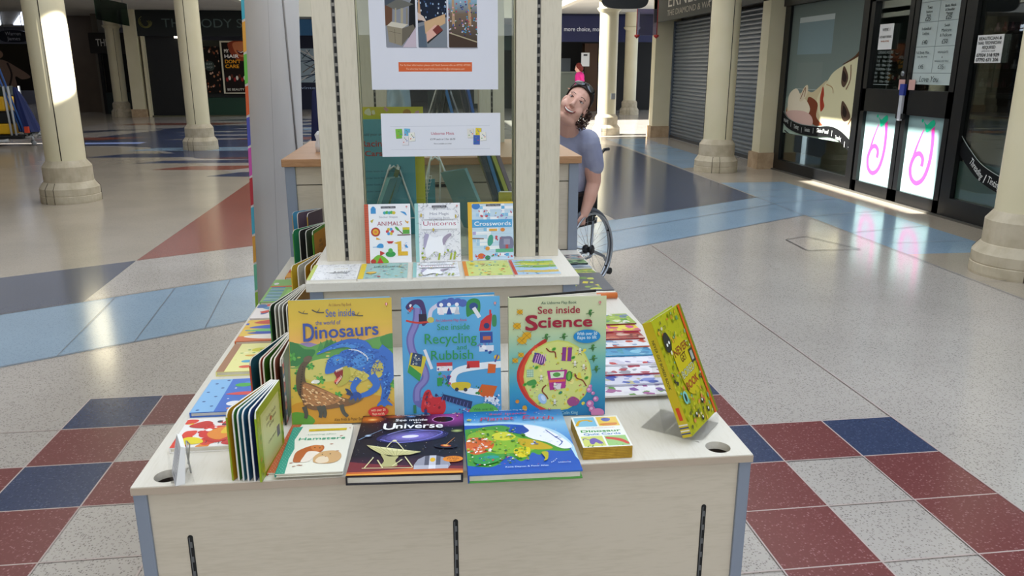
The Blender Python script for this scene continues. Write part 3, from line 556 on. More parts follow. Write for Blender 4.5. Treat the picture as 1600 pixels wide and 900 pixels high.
# translucent banner on red cords
t = thing('hanging_banner', 'translucent hanging banner on red cords behind the black sign', 'banner', (4.3, 15.5, 2.17)); MB().box((-.20, 0, .02), (.20, .006, .50)).build('sheet', glassy('banner_film', '#b9b4d0', .12, .3), t)
for s in (-1, 1):
    MB().tube([(s * .2, 0, .0), (s * .2, 0, 1.25)], .008, 6).build('cord', mat('#b03028', .5), t); MB().lathe([(0, -.04), (.05, .0), (.05, .03), (0, .03)], 12, c=(s * .19, 0, .0), cap=False).build('weight', mat('#b03028', .5), t)
# right of the kiosk glass and left gap: further shops
t = thing('shop_fascia', 'light blue shop fascia seen between the white panel and the kiosk post', 'shop sign', (-4.0, 33.2, 2.84)); bx('board', (-1.2, 0, 0), (2.4, .1, .60), mat('#4a83b8', .5), t)
s = thing('shopfront', 'navy shopfront with a pale patterned window under the light blue fascia', 'shopfront', (-4.0, 33.3, 0)); bx('surround', (-1.2, 0, 0), (2.4, .1, 2.84), mat('#0c1230', .5), s); a = Art(3.2, 1.3, 4e-4); a.rect(0, 0, 3.2, 1.3, '#a9b9c4'); random.seed(8)
for i in range(40): a.line([(random.uniform(0, 3.2), random.uniform(0, 1.3)) for _ in range(2)], .03, random.choice(['#4a5560', '#e8e0d8', '#7a6a60', '#303a50']))
a.build('window_print', s, Tm(-1.1, -.01, 1.05) @ FRONT, m=INKM); a = Art(2, .2, 4e-4); a.text('winter sale now on', 0, 0, .14, '#9fb0d0', w=2.2, al='l'); a.build('lettering', s, Tm(-.9, -.012, .8) @ FRONT, m=INKM, clip=False)
t = thing('shop_fascia', 'dark teal shop fascia seen through the kiosk glass', 'shop sign', (1.2, 33.2, 2.3)); bx('board', (-1, 0, 0), (2.6, .1, 1.0), mat('#4f6f72', .5), t); s = thing('shopfront', 'dark shop window seen through the kiosk glass', 'shopfront', (1.2, 33.3, 0)); bx('surround', (-1, 0, 0), (2.6, .1, 2.3), mat('#1c2a2c', .5), s)
bx('poster', (.6, -.02, 1.3), (1.2, 0, 2.0), mat('#2f6a62', .5), s); bx('figure', (.9, -.02, .2), (1.15, 0, 1.3), mat('#cfc9b8', .5), s)
# ================================================================== THE KIOSK
K = thing('display_kiosk', 'pale maple display kiosk with stepped table, slotted posts, glass panel and rear counter', 'kiosk', (.039, 1.335, 0))
KM = Tm(-.039, -1.335, 0)
def kp(name, mb, m, parent=K, bevel=0, label=None):
    o = mb.build(name, m, parent, bevel=bevel)
    if parent is K: o.matrix_basis = KM
    if label: o['label'] = label
    return o
X0, X1, Y0, T = -.541, .619, 1.335, .847
# table top with two round cable holes
tb = MB(); holes = [(.562, 1.3725), (-.487, 1.3725)]; hs = .030; hr = .0245
def plate(b, x0, y0, x1, y1, z0, z1): b.box((x0, y0, z0), (x1, y1, z1))
plate(tb, X0, 1.4025, X1, 3.15, T - .016, T); plate(tb, X0, Y0, X1, 1.3425, T - .016, T)
xs_ = [X0, holes[1][0] - hs, holes[1][0] + hs, holes[0][0] - hs, holes[0][0] + hs, X1]
for a, c in ((0, 1), (2, 3), (4, 5)): plate(tb, xs_[a], 1.3425, xs_[c], 1.4025, T - .016, T)
for hx, hy in holes:
    n = 32; ci = []; sq = []
    for k in range(n):
        a = 2 * pi * k / n; ca, sa = cos(a), sin(a); q = hs / max(abs(ca), abs(sa)); ci.append((hx + hr * ca, hy + hr * sa)); sq.append((hx + q * ca, hy + q * sa))
    vs = [(x, y, T) for x, y in sq] + [(x, y, T) for x, y in ci] + [(x, y, T - .016) for x, y in ci] + [(x, y, T - .016) for x, y in sq]
    fs = []
    for k in range(n):
        j = (k + 1) % n; fs += [[k, j, n + j, n + k], [n + k, n + j, 2 * n + j, 2 * n + k], [2 * n + k, 2 * n + j, 3 * n + j, 3 * n + k]]
    tb.add(vs, fs)
tt = kp('table_top', tb, LAMY)
for hx, hy in holes:
    MB().lathe([(.0245, -.055), (.0245, -.016)], 32, c=(hx, hy, T), cap=False).build('cable_hole', mat('#2c211a', .7), tt); MB().lathe([(0, 0), (.0245, 0), (.0245, -.001), (0, -.001)], 24, c=(hx, hy, T - .054), cap=False).build('hole_floor', mat('#1c1512', .8), tt)
EDG = mat('#b8a795', .5, name='edge_band')
o = kp('edge_band', MB().box((X0 - .0008, Y0 - .0012, T - .0158), (X1 + .0008, Y0, T - .002)), EDG)
# lower body
zb = T - .016
kp('front_panel', MB().box((X0 + .024, Y0 + .010, .06), (X1 - .024, Y0 + .026, zb)), LAM)
kp('side_panel', MB().box((X0 + .008, Y0 + .03, .06), (X0 + .022, 3.13, zb)), LAM); kp('side_panel', MB().box((X1 - .022, Y0 + .03, .06), (X1 - .008, 3.13, zb)), LAM)
kp('plinth', MB().box((X0 + .05, Y0 + .06, 0), (X1 - .05, 3.9, .06)), DARK)
for x in (X0, X1 - .024): kp('corner_post', MB().box((x, Y0 + .004, 0), (x + .024, Y0 + .030, zb)), ALU, bevel=.002)
def slot(parent, x, y, z0, z1, wd=.0095, holes_=True):
    b = MB(); pts = []; r = wd / 2
    for k in range(9): a = pi * k / 8; pts.append((x + r * cos(a), z1 - r + r * sin(a)))
    for k in range(9): a = pi + pi * k / 8; pts.append((x + r * cos(a), z0 + r + r * sin(a)))
    b.prism(pts, y - .0012, y, 0, f=lambda p, q, s: (p, s, q)); o = b.build('slot', DARK, parent)
    m = MB(); z = z1 - .02; mid = mat('#6f7174', .4, .7)
    m.box((x - r * .55, y - .0016, z0 + r), (x - r * .2, y - .0012, z1 - r))
    while z > z0 + .01:
        m.box((x - r * .55, y - .0017, z - .006), (x + r * .55, y - .0012, z + .006)); z -= .031
    m.build('strip', mid, o); return o
fp = [c for c in K.children if c.name.startswith('front_panel')][0]
for x in (-.452, .039, .531): slot(fp, x, Y0 + .010, .10, .738)
# upper tier
TZ = 1.04; tx0, tx1, ty0 = -.313, .401, 2.0
kp('tier_top', MB().box((tx0, ty0, TZ - .024), (tx1, 3.13, TZ)), LAMY, bevel=.0015)
kp('tier_panel', MB().box((tx0 + .035, ty0 + .030, T), (tx1 - .035, ty0 + .045, .949)), LAM); kp('tier_panel', MB().box((tx0 + .035, ty0 + .030, .953), (tx1 - .035, ty0 + .045, TZ - .026)), LAM)
kp('tier_backing', MB().box((tx0 + .035, ty0 + .046, T), (tx1 - .035, ty0 + .05, TZ - .026)), DARK)
kp('tier_side', MB().box((tx0 + .01, ty0 + .05, T), (tx0 + .024, 3.1, TZ - .024)), LAM); kp('tier_side', MB().box((tx1 - .024, ty0 + .05, T), (tx1 - .01, 3.1, TZ - .024)), LAM)
for x in (tx0 + .006, tx1 - .040): kp('tier_post', MB().box((x, ty0 + .022, T), (x + .034, ty0 + .05, TZ - .024)), ALU)
# slotted upright posts
def post(x0, x1, y, z0, z1=2.35, d=.12):
    g = .0105; c = (x0 + x1) / 2; p = kp('tower_post', MB().box((x0 + .001, y + .008, z0), (x1 - .001, y + d, z1)), LAMZ)
    for a, b in ((x0, c - g / 2), (c + g / 2, x1)): MB().box((a, y, z0), (b, y + .0079, z1)).build('face_board', LAMZ, p, bevel=.0008)
    m = MB().box((c - g / 2, y + .005, z0), (c + g / 2, y + .0075, z1)); o = m.build('slotted_strip', mat('#77746e', .35, .8), p)
    b = MB(); z = z0 + .01
    while z < z1 - .02: b.box((c - g * .30, y + .0046, z), (c + g * .34, y + .005, z + .017)); z += .0255
    b.build('slots', DARK, o); return p
post(-.285, -.172, 2.24, TZ); post(.258, .383, 2.24, TZ)
post(-.278, -.160, 3.78, 1.235); post(.262, .380, 3.78, 1.235)
GS = mat('#a9a68a', .3, .3)
kp('glass_channel', MB().box((-.172, 2.262, TZ), (-.168, 2.29, 2.35)), GS); kp('glass_channel', MB().box((.254, 2.262, TZ), (.258, 2.29, 2.35)), GS)
kp('glass_pane', MB().box((-.170, 2.268, TZ + .001), (.256, 2.273, 2.35)), CLEAR)
kp('canopy', MB().box((-.45, 2.1, 2.35), (.55, 4.0, 2.5)), LAM)
# rear counter
CZ = 1.235
kp('counter_top', MB().box((X0 - .008, 3.135, CZ - .03), (X1 + .008, 3.95, CZ)), BEECH, bevel=.003)
kp('counter_panel', MB().box((X0 + .04, 3.165, T), (X1 - .04, 3.18, 1.129)), LAM); kp('counter_panel', MB().box((X0 + .04, 3.165, 1.133), (X1 - .04, 3.18, CZ - .03)), LAM)
kp('counter_backing', MB().box((X0 + .03, 3.181, .06), (X1 - .03, 3.19, CZ - .03)), DARK)
for x in (X0, X1 - .04):
    kp('counter_post', MB().box((x, 3.155, 0), (x + .04, 3.195, CZ - .03)), ALU, bevel=.002); kp('counter_post', MB().box((x, 3.90, 0), (x + .04, 3.94, CZ - .03)), ALU, bevel=.002)
kp('counter_side', MB().box((X0 + .01, 3.195, .06), (X0 + .025, 3.90, CZ - .03)), LAM); kp('counter_side', MB().box((X1 - .025, 3.195, .06), (X1 - .01, 3.90, CZ - .03)), LAM)
kp('drawer_slot', MB().prism([(.02 + .052 + .052 * 1 * cos(a) , 1.121 + .006 * sin(a)) for a in [2 * pi * k / 20 for k in range(20)]], 3.162, 3.166, f=lambda x, y, z: (x, z, y)), DARK)
# black cable hanging in the gap right of the tier
o = MB().tube([(.42, 3.12, 1.10), (.425, 3.10, .98), (.44, 3.02, .875), (.47, 2.95, .852)], .006, 6).build('power_cable', DARK); tag(o, 'black cable dropping behind the stepped shelf, right of the kiosk post', 'cable')
# ================================================================== WHITE PANEL beside the counter
P = thing('exhibition_screen', 'tall white screen with a rainbow-striped edge leaning beside the counter', 'screen', (-.855, 3.72, 0)); P.rotation_euler = (0, radians(2.3), 0)
PANEL = noisy('panel_white', '#dcd8d7', '#e2dfdd', 1, .5)
MB().box((.014, .0, 0), (.028, 1.60, 2.6)).build('board', PANEL, P)
EC = ['#8fbf3f', '#d0582c', '#4a4aa8', '#c23f9a', '#a82434', '#3fb4cc', '#e8a83c', '#6bbf4a', '#d85f28', '#4a4fb0', '#c850a8', '#b02838', '#45a8c4', '#d8a040', '#6fc0a0', '#8fbf3f', '#d0582c', '#4a4aa8', '#c23f9a']
for k in range(19): 
    z = 2.58 - .1355 * k; MB().prism([(.0145, z), (.0275, z + .006), (.0275, z - .118), (.0145, z - .126)], -.003, 0, f=lambda x, y, z_: (x, z_, y)).build('edge_stripe', mat(EC[k], .5), P)
MB().tube([(.033, .72, 2.6), (.033, 1.32, 1.05)], .005, 8).build('cable', mat('#bdb8b5', .5), P)
MB().box((.028, .55, 0), (.0285, .556, 2.6)).build('joint', mat('#b7b3b0', .5), P)
# ================================================================== PAPER SIGNS on the glass
def sheet(name, label, cat, x0, z0, w, h, fn, y=2.262, sheet_m=WHITE):
    t = thing(name, label, cat, (x0, y, z0)); MB().box((0, 0, 0), (w, .0006, h)).build('sheet', sheet_m, t)
    a = Art(w, h); fn(a, w, h); a.build('print', t, Tm(0, -.0003, 0) @ FRONT, m=INKM); return t
def flyer(a, w, h):
    X = lambda x: x + .137; Z = lambda z: z - 1.515
    a.rect(0, 0, w, h, '#dfe0ea')
    a.rect(X(-.063), Z(1.563), X(.138), Z(1.588), '#d9683c'); a.text('For further information please call Heidi Summerville on 07732 477303', X(.0375), Z(1.578), .007, '#f4c9a8', w=.192); a.text('To advertise here email heidi.summerville@promospace.com', X(.0375), Z(1.568), .007, '#f4c9a8', w=.16)
    def ph(x0, x1, kind):
        z0, z1 = Z(1.627), Z(1.80); x0, x1 = X(x0), X(x1); W = x1 - x0; Hh = z1 - z0; L = lambda u, v: (x0 + W * u, z0 + Hh * v)
        a.rect(x0 + .002, z0 - .002, x1 + .002, z0, '#a8a8b4')
        if kind == 0:
            a.rect(x0, z0, x1, z1, '#8c8f98'); a.poly([L(0, 1), L(0, .55), L(.5, .75), L(.6, 1)], '#4a525c'); a.poly([L(.55, 1), L(1, 1), L(1, .62), L(.8, .72)], '#b8c4d0'); a.poly([L(.0, .32), L(.22, .34), L(.25, .6), L(0, .62)], '#6a4a38'); a.poly([L(.75, .1), L(1, .3), L(1, .85), L(.8, .62)], '#1a1c20')
            a.poly([L(.05, .62), L(.35, .55), L(.72, .60), L(.95, .64), L(.45, .72)], '#6d6c66'); a.poly([L(.3, .3), L(.36, .3), L(.38, .58), L(.33, .58)], '#a89f88'); a.poly([L(.5, .3), L(.58, .3), L(.60, .58), L(.52, .58)], '#a89f88'); a.poly([L(.68, .34), L(.74, .34), L(.75, .58), L(.70, .58)], '#8f8878')
            a.poly([L(.05, .32), L(.1, .08), L(.52, .02), L(.55, .28)], '#948a76'); a.poly([L(.52, .02), L(.98, .28), L(.92, .34), L(.55, .28)], '#6d665a'); a.poly([L(.05, .32), L(.55, .28), L(.75, .34), L(.2, .38)], '#cfc8b8'); a.poly([L(.55, .0), L(1, .3), L(1, 0)], '#c8b8c4'); a.line([L(.1, .24), L(.5, .2)], .0008, '#5a5448'); a.line([L(.3, .27), L(.3, .06)], .0008, '#5a5448')
        elif kind == 1:
            a.rect(x0, z0, x1, z1, '#1a2436'); random.seed(5)
            for i in range(70): u, v = random.random(), random.uniform(.4, 1); a.ell(*L(u, v), .002, .003, random.choice(['#4a6a98', '#98b0cc', '#2a3a58', '#c8d4e0', '#35507c']), n=6)
            a.poly([L(0, .0), L(1, .0), L(1, .45), L(.55, .42), L(0, .36)], '#7e858e'); a.poly([L(.05, .9), L(.0, .4), L(.12, .4)], '#c09878'); a.poly([L(.0, .42), L(.3, .38), L(.2, .46), L(0, .52)], '#d8c4b8'); a.poly([L(.25, .2), L(.22, .38), L(.95, .5), L(.95, .36)], '#d0ac84'); a.poly([L(.3, .08), L(.28, .22), L(.6, .34), L(.85, .26)], '#e0b0a0'); a.poly([L(.5, .26), L(.7, .34), L(.86, .26), L(.66, .18)], '#7a3a34'); a.poly([L(.3, .08), L(.86, .26), L(.84, .24), L(.32, .05)], '#2a2422'); a.poly([L(.0, .0), L(.0, .3), L(.22, .33), L(.3, .0)], '#5a6878')
        else:
            a.grad(x0, z0, x1, z1, [(0, '#3a3430'), (.5, '#7a6858'), (.72, '#8fb4cc'), (1, '#5c9cd0')]); random.seed(6)
            for k in range(5): a.line([L(-.1, .75 + .08 * k), L(1, .9 + .07 * k)], .0012, '#2a3444')
            a.poly([L(.12, .32), L(.12, .78), L(.2, .84), L(.22, .32)], '#b89878'); a.poly([L(.7, .32), L(.68, .84), L(.78, .84), L(.80, .32)], '#b89878'); a.poly([L(.15, .72), L(.78, .82), L(.78, .88), L(.15, .80)], '#c4a888')
            for i in range(90): a.ell(*L(random.random(), random.uniform(.18, .68)), .0022, .002, random.choice(['#c04858', '#3a58a8', '#d8d4e0', '#48704a', '#e0a0b0', '#58a0c8', '#3a3060']), n=6)
            a.poly([L(0, 0), L(0, .22), L(1, .1), L(1, 0)], '#4a3a30'); a.line([L(0, .22), L(1, .08)], .003, '#b0a488')
    ph(-.094, -.013, 0); ph(-.007, .071, 1); ph(.076, .153, 2)
sheet('paper_sign', 'large white flyer with three photographs and an orange text bar on the glass', 'sign', -.137, 1.515, .347, .285, flyer)
def minis(a, w, h):
    a.rect(0, 0, w, h, '#e6e7f0'); a.rect(.025, h * .70, w - .03, h * .705, '#b8bac8'); a.rect(.025, h * .16, w - .03, h * .165, '#b8bac8')
    a.text('Usborne Minis', w * .51, h * .50, .011, '#b8405c', bold=.01); a.text('£3.99 each or 2 for £6.00', w * .51, h * .38, .007, '#3a3c48', w=.07, bold=.01); a.text('More available on order', w * .51, h * .28, .005, '#4a4c58', w=.05)
    for cx, s in ((.052, 1), (.252, 2)):
        for dx, dz, ww, hh, c, rt in ((0, .0, .018, .026, '#7fc04a' if s == 1 else '#e6e2da', .05), (.022, .004, .016, .024, '#6fb8dc' if s == 1 else '#e8d040', -.05), (.016, -.018, .018, .026, '#e8e4ea' if s == 1 else '#4a68b8', -.02), (.036, -.008, .017, .024, '#f2efe6', .08)):
            x, z = cx + dx - .012, h * .42 + dz; q = [(x + u * ww * cos(rt) - v * hh * sin(rt), z + u * ww * sin(rt) + v * hh * cos(rt)) for u, v in ((0, 0), (1, 0), (1, 1), (0, 1))]
            a.poly([(p[0] + .0008, p[1] - .0008) for p in q], '#9a9ca8'); a.poly(q, c)
            for k in range(4): a.ell(x + ww * (.25 + .17 * k), z + hh * (.3 + .15 * ((k * 7) % 4)), .0018, .0015, ['#3a78b8', '#d85a4a', '#5aa048', '#8a8494'][(k + s) % 4], n=7)
sheet('paper_sign', 'small white price sign about mini books taped low on the kiosk glass', 'sign', -.117, 1.332, .333, .119, minis, y=2.2655)
# ================================================================== BOOKS
def lying(x, y, z, rz=0, tilt=0): return Tm(x, y, z) @ R(rz, 'Z') @ R(tilt, 'X')
def standing(x, y, z, rz=0, lean=10): return Tm(x, y, z) @ R(rz, 'Z') @ R(90 - lean, 'X')
PAGES = noisy('page_edges', '#e4ddcc', '#f0ebe0', 30, .8)
def wall_(b, x0, x1, y0, y1, z0, z1): b.box((x0, y0, z0), (x1, y1, z1))
def hardback(label, M, w, h, t, fn, cover, spine=None, back=None, opened=0, W=100, name='hardback_book', group=None, cat='book', boards=.0028):
    o = thing(name, label, cat, M=M, group=group); H = W * h / w; b = MB(); sc = mat(spine or cover, .4); bc = mat(back or cover, .4)
    wall_(b, 0, w, 0, h, t - boards, t - .0002); b.build('front_cover', mat(cover, .4), o, bevel=.0006)
    wall_(MBs := MB(), -.001, .002, 0, h, 0, t - .0004); MBs.build('spine', sc, o, bevel=.0006)
    bb = MB().box((0, 0, 0), (w, h, boards)).build('back_cover', bc, o, bevel=.0006)
    i = .004
    if opened:
        bb.rotation_euler = (0, radians(opened), 0)
        for k, f in enumerate((.12, .5, .88)):
            pg = MB().box((.003, i, boards + (t - 2 * boards) * (k / 3)), (w - i, h - i, boards + (t - 2 * boards) * ((k + .8) / 3))).build('pages', PAGES, o); pg.rotation_euler = (0, radians(opened * (1 - f)), 0); pg.location = (0, 0, 0)
    else: MB().box((.002, i, boards), (w - i, h - i, t - boards)).build('pages', PAGES, o)
    a = Art(W, H); fn(a, W, H); a.build('cover_print', o, Tm(0, 0, t), (w, h)); return o
def paperback(label, M, w, h, t, fn, edge='#eeeae0', W=100, name='paperback_book', group=None, back='#f4f2ee', cat='book'):
    o = thing(name, label, cat, M=M, group=group); H = W * h / w
    MB().box((.0004, .0004, 0), (w - .0004, h - .0004, t - .0003)).build('pages', mat(edge, .7), o); bx('cover', (0, 0, t - .0003), (w, h, t), mat(back, .4), o)
    a = Art(W, H); fn(a, W, H); a.build('cover_print', o, Tm(0, 0, t + .00002), (w, h)); return o
def doodles(a, x0, y0, x1, y1, n, cols, seed, r=2.2, kinds='eblr'):
    rd = random.Random(seed)
    for i in range(n):
        x, y = rd.uniform(x0, x1), rd.uniform(y0, y1); c = rd.choice(cols); k = rd.choice(kinds); s = r * rd.uniform(.5, 1.3); q = rd.uniform(0, pi)
        if k == 'e': a.ell(x, y, s, s * rd.uniform(.4, 1), c, q, 10)
        elif k == 'b': a.blob([(x + s * cos(t + q) * rd.uniform(.5, 1.4), y + s * sin(t + q) * rd.uniform(.5, 1.4)) for t in [j * pi / 3 for j in range(6)]], c, 3)
        elif k == 'l': a.line([(x, y), (x + s * cos(q) + rd.uniform(-1, 1), y + s * sin(q)), (x + 2 * s * cos(q + .6), y + 2 * s * sin(q + .6))], s * .22, c)
        else: a.poly([(x, y), (x + s * 1.5 * cos(q), y + s * 1.5 * sin(q)), (x + s * 1.5 * cos(q) - s * sin(q), y + s * 1.5 * sin(q) + s * cos(q)), (x - s * sin(q), y + s * cos(q))], c)
def balloon(a, x, y, s=1.3, c='#c0304a'): a.ell(x, y, s, s * 1.15, c, n=12); a.ell(x, y, s * .45, s * 1.1, '#f0c0b8', n=8); a.rect(x - s * .3, y - s * 2.1, x + s * .3, y - s * 1.5, '#8a4a30')
# ---- See inside the world of Dinosaurs
def c_dino(a, W, H):
    a.grad(0, 0, W, H, [(0, '#c8901c'), (.06, '#d8a42c'), (.30, '#d6b848'), (.45, '#c4be58'), (.60, '#9fbf52'), (.66, '#e6a848'), (.72, '#e8b848'), (.85, '#d8b430'), (1, '#ccae2c')])
    a.grad(0, H * .65, W, H * .80, [(0, '#ecb055'), (1, '#dbb537')])
    a.blob([(3, H * .635), (14, H * .66), (22, H * .655), (28, H * .625)], '#9a86b8'); a.blob([(70, H * .655), (84, H * .685), (100, H * .69), (100, H * .62), (72, H * .62)], '#8088c0')
    a.blob([(-3, H * .64), (6, H * .66), (18, H * .625), (26, H * .64), (38, H * .675), (46, H * .655), (60, H * .67), (72, H * .66), (88, H * .69), (103, H * .70), (103, H * .52), (60, H * .50), (-3, H * .46)], '#5fa04a')
    a.blob([(-3, H * .66), (7, H * .655), (14, H * .61), (24, H * .60), (22, H * .55), (12, H * .5), (2, H * .46), (-4, H * .5)], '#2f7a3c'); a.blob([(88, H * .68), (103, H * .71), (103, H * .60), (92, H * .60)], '#3f8a40')
    for i, (x, y) in enumerate([(40, .66), (50, .65), (36, .655), (30, .64), (66, .66), (44, .645)]): a.poly([(x - 4, H * (y - .05)), (x, H * (y + .03)), (x + 4, H * (y - .05))], ['#357f40', '#4a9248'][i % 2])
    a.blob([(18, H * .50), (40, H * .53), (70, H * .5), (60, H * .38), (30, H * .34), (10, H * .40)], '#cfc66a'); a.blob([(0, H * .16), (30, H * .20), (55, H * .24), (90, H * .2), (103, H * .1), (103, -3), (0, -3)], '#cf9326'); a.blob([(0, H * .10), (14, H * .09), (22, H * .03), (14, -2), (-3, -2)], '#5c9a30')
    rd = random.Random(2)
    for i in range(60): x, y = rd.uniform(0, 100), rd.uniform(.22, .6) * H; a.ell(x, y, rd.uniform(1, 3), rd.uniform(.3, .9), rd.choice(['#8fb048', '#b8ae4c', '#7aa040', '#d8cc7a']), n=8)
    for x, y, s in ((19, .47, 5), (28, .355, 6), (97, .3, 6), (8, .42, 5), (6, .30, 5), (45, .23, 5), (2, .55, 6)):
        for k in range(6): a.ell(x + s * .5 * cos(k * 1.1), H * y + s * .4 * sin(k * 1.1), s * .4, s * .25, ['#2f7a34', '#4a9a3c', '#5cae48'][k % 3], k, 8)
    a.ell(24, H * .345, 4, 2, '#e8e8d8', n=10); a.ell(21, H * .34, 1.6, 1.1, '#ffffff', n=8)
    # ankylosaur
    a.line([(18, H * .52), (12, H * .47), (9.5, H * .38), (12, H * .27), (22, H * .17)], 3.5, '#5a4a34', w1=14); a.ell(17, H * .53, 4.4, 2.9, '#6a5a44', .3)
    a.blob([(10, H * .34), (20, H * .325), (34, H * .27), (46, H * .22), (58, H * .19), (66, H * .20), (60, H * .15), (46, H * .13), (34, H * .12), (20, H * .12), (11, H * .18)], '#7a5636'); a.blob([(12, H * .33), (24, H * .30), (38, H * .25), (48, H * .20), (40, H * .16), (24, H * .15), (13, H * .2)], '#b07a4a')
    for i in range(80):
        t = rd.random(); x = 11 + 40 * t; y = H * (rd.uniform(.15, .33 - .13 * t)); a.ell(x, y, 1.5, .6, rd.choice(['#e8b880', '#c88850', '#8a5c38', '#f0cc98']), -.5, 7)
    for x in (12, 26, 30, 48): a.line([(x, H * .15), (x + 2, H * .09), (x + (1 if x < 40 else 6), H * .055)], 4.5, '#4c4a40', w1=3)
    a.blob([(56, H * .205), (66, H * .225), (70, H * .20), (64, H * .165), (56, H * .165)], '#6a5a44'); a.ell(63, H * .2, .8, .6, '#1a1410', n=8)
    for i in range(12): a.poly([(9 + i * .3, H * (.24 + .02 * i)), (7 + i * .4, H * (.25 + .02 * i)), (9.4 + i * .3, H * (.255 + .02 * i))], '#3a2f20')
    # theropod
    B1, B2, B3 = '#2f6cc4', '#4a92dc', '#1f4a98'
    a.line([(26, H * .565), (40, H * .615), (56, H * .645), (70, H * .62), (74, H * .56)], 1, B1, w1=15); a.line([(36, H * .60), (52, H * .63), (66, H * .60)], .6, B2, w1=5)
    a.line([(84, H * .56), (93, H * .50), (95, H * .42), (91, H * .33)], 20, B1, w1=13); a.line([(91, H * .34), (92, H * .25), (89, H * .17)], 10, B1, w1=6); a.blob([(84, H * .15), (90, H * .185), (96, H * .15), (98, H * .125), (93, H * .135), (90, H * .12), (87, H * .137), (83, H * .125)], B1)
    a.blob([(48, H * .565), (60, H * .60), (76, H * .60), (90, H * .57), (96, H * .47), (92, H * .38), (80, H * .34), (70, H * .36), (60, H * .33), (54, H * .36), (50, H * .44)], B1)
    a.blob([(84, H * .50), (90, H * .46), (88, H * .37), (80, H * .36), (78, H * .42)], '#c8bc58'); a.blob([(60, H * .52), (74, H * .56), (82, H * .53), (72, H * .46), (60, H * .44)], B2)
    a.blob([(52, H * .47), (64, H * .43), (76, H * .38), (70, H * .335), (58, H * .34), (52, H * .38), (48, H * .43)], '#cfc25a')
    a.line([(66, H * .36), (60, H * .29), (62, H * .24)], 7, B1, w1=4); a.line([(78, H * .38), (83, H * .30), (76, H * .24), (66, H * .215)], 9, B1, w1=4)
    a.blob([(58, H * .235), (64, H * .25), (68, H * .22), (66, H * .185), (64, H * .205), (62, H * .175), (60, H * .20), (57, H * .185)], B3); a.blob([(60, H * .225), (56, H * .27), (52, H * .28), (54, H * .25), (53, H * .235), (58, H * .22)], '#2a3a60')
    a.blob([(55, H * .51), (51, H * .55), (44, H * .555), (37, H * .52), (34, H * .46), (33.5, H * .41), (37, H * .405), (44, H * .42), (50, H * .445), (56, H * .45), (62, H * .47)], B1)
    a.blob([(42, H * .535), (48, H * .54), (54, H * .51), (50, H * .48), (42, H * .49)], B2); a.blob([(56, H * .46), (58, H * .38), (54, H * .325), (46, H * .30), (45, H * .32), (50, H * .36), (51, H * .42), (48, H * .445)], '#b8b048')
    a.blob([(50, H * .445), (50, H * .38), (45, H * .318), (42, H * .335), (44, H * .37), (42, H * .41), (44, H * .43)], '#8a1a1c'); a.blob([(43, H * .355), (47, H * .375), (49, H * .36), (46, H * .34), (42, H * .335)], '#e05a50')
    for k in range(7): a.poly([(43.5 + k, H * (.432 + .003 * k)), (44.5 + k, H * (.434 + .003 * k)), (44 + k, H * (.41 + .003 * k))], '#f4ead0')
    for k in range(5): a.poly([(44 + k * 1.1, H * (.318 + .012 * k)), (45 + k * 1.1, H * (.325 + .012 * k)), (44 + k * 1.1, H * (.345 + .012 * k))], '#f4ead0')
    a.ell(46, H * .515, 1.3, 1, '#f0c838', n=10); a.ell(46, H * .515, .6, .8, '#101010', n=8)
    for k in range(9): a.poly([(50 + 2.6 * k, H * (.565 + .006 * k) if k < 6 else H * .6), (52 + 2.6 * k, H * (.565 + .006 * k) if k < 6 else H * .6), (51 + 2.6 * k, H * (.58 + .006 * k) if k < 6 else H * .615)], B3)
    for k in range(260):
        u, v = rd.random(), rd.random(); x = 50 + 44 * u; y = .36 + .23 * v
        if (x - 72) ** 2 / 22 ** 2 + (y - .49) ** 2 / .11 ** 2 < 1 and not (x < 74 and y < .45): a.ell(x, H * y, rd.uniform(.5, 1.6), rd.uniform(.3, .7), rd.choice([B3, '#2a5cb0', '#3a7ad0', '#5aa0e4', '#2458a8'] if y > .45 else [B3, '#2a5cb0', '#2458a8']), rd.uniform(-.6, .6), 7)
    for k in range(60): t = rd.random(); a.ell(36 + 18 * t, H * (.47 + .07 * rd.random()), rd.uniform(.4, 1.1), .4, rd.choice([B3, '#3a7ad0', '#5aa0e4']), rd.uniform(-.5, .5), 6)
    for k in range(50): t = rd.random(); a.ell(40 + 34 * t, H * (.60 + .028 * rd.random() + .02 * sin(3 * t)), rd.uniform(.5, 1.4), .4, rd.choice([B3, '#3a7ad0', '#5aa0e4']), .1, 6)
    for k in range(50): a.ell(rd.uniform(88, 96), H * rd.uniform(.17, .40), rd.uniform(.5, 1.2), .8, rd.choice([B3, '#2a5cb0', '#5aa0e4']), n=6)
    for k in range(40): a.ell(rd.uniform(56, 72), H * rd.uniform(.35, .44), rd.uniform(.6, 1.5), .5, rd.choice(['#a8a040', '#e0d478', '#b8a84c']), rd.uniform(-.5, .5), 6)
    a.line([(57, H * .595), (66, H * .585), (74, H * .54), (75, H * .50)], .6, '#e0e4e8')
    for k in range(12): a.ell(60 + 1.4 * k, H * (.592 - .0006 * k * k), .8, .5, '#e8ecf0', n=6)
    for (x, y, s) in ((14, .895, 1), (28, .90, 1.3), (66, .865, 1.2)): a.line([(x - 4 * s, H * y + 2 * s), (x, H * y), (x + 5 * s, H * y - .4)], .9 * s, '#4a4436'); a.line([(x, H * y), (x + 2 * s, H * y + 3 * s)], .9 * s, '#5a5444', w1=.2)
    a.text('An Usborne Flap Book', 50, H * .945, 4, '#8a5a28', w=22); balloon(a, 95, H * .95)
    a.text('See inside', 50, H * .862, 8.6, '#3a5aa0', w=28, bold=.02, ystr=1.25); a.text('the world of', 38, H * .80, 6, '#2f4a94', w=24, bold=.02)
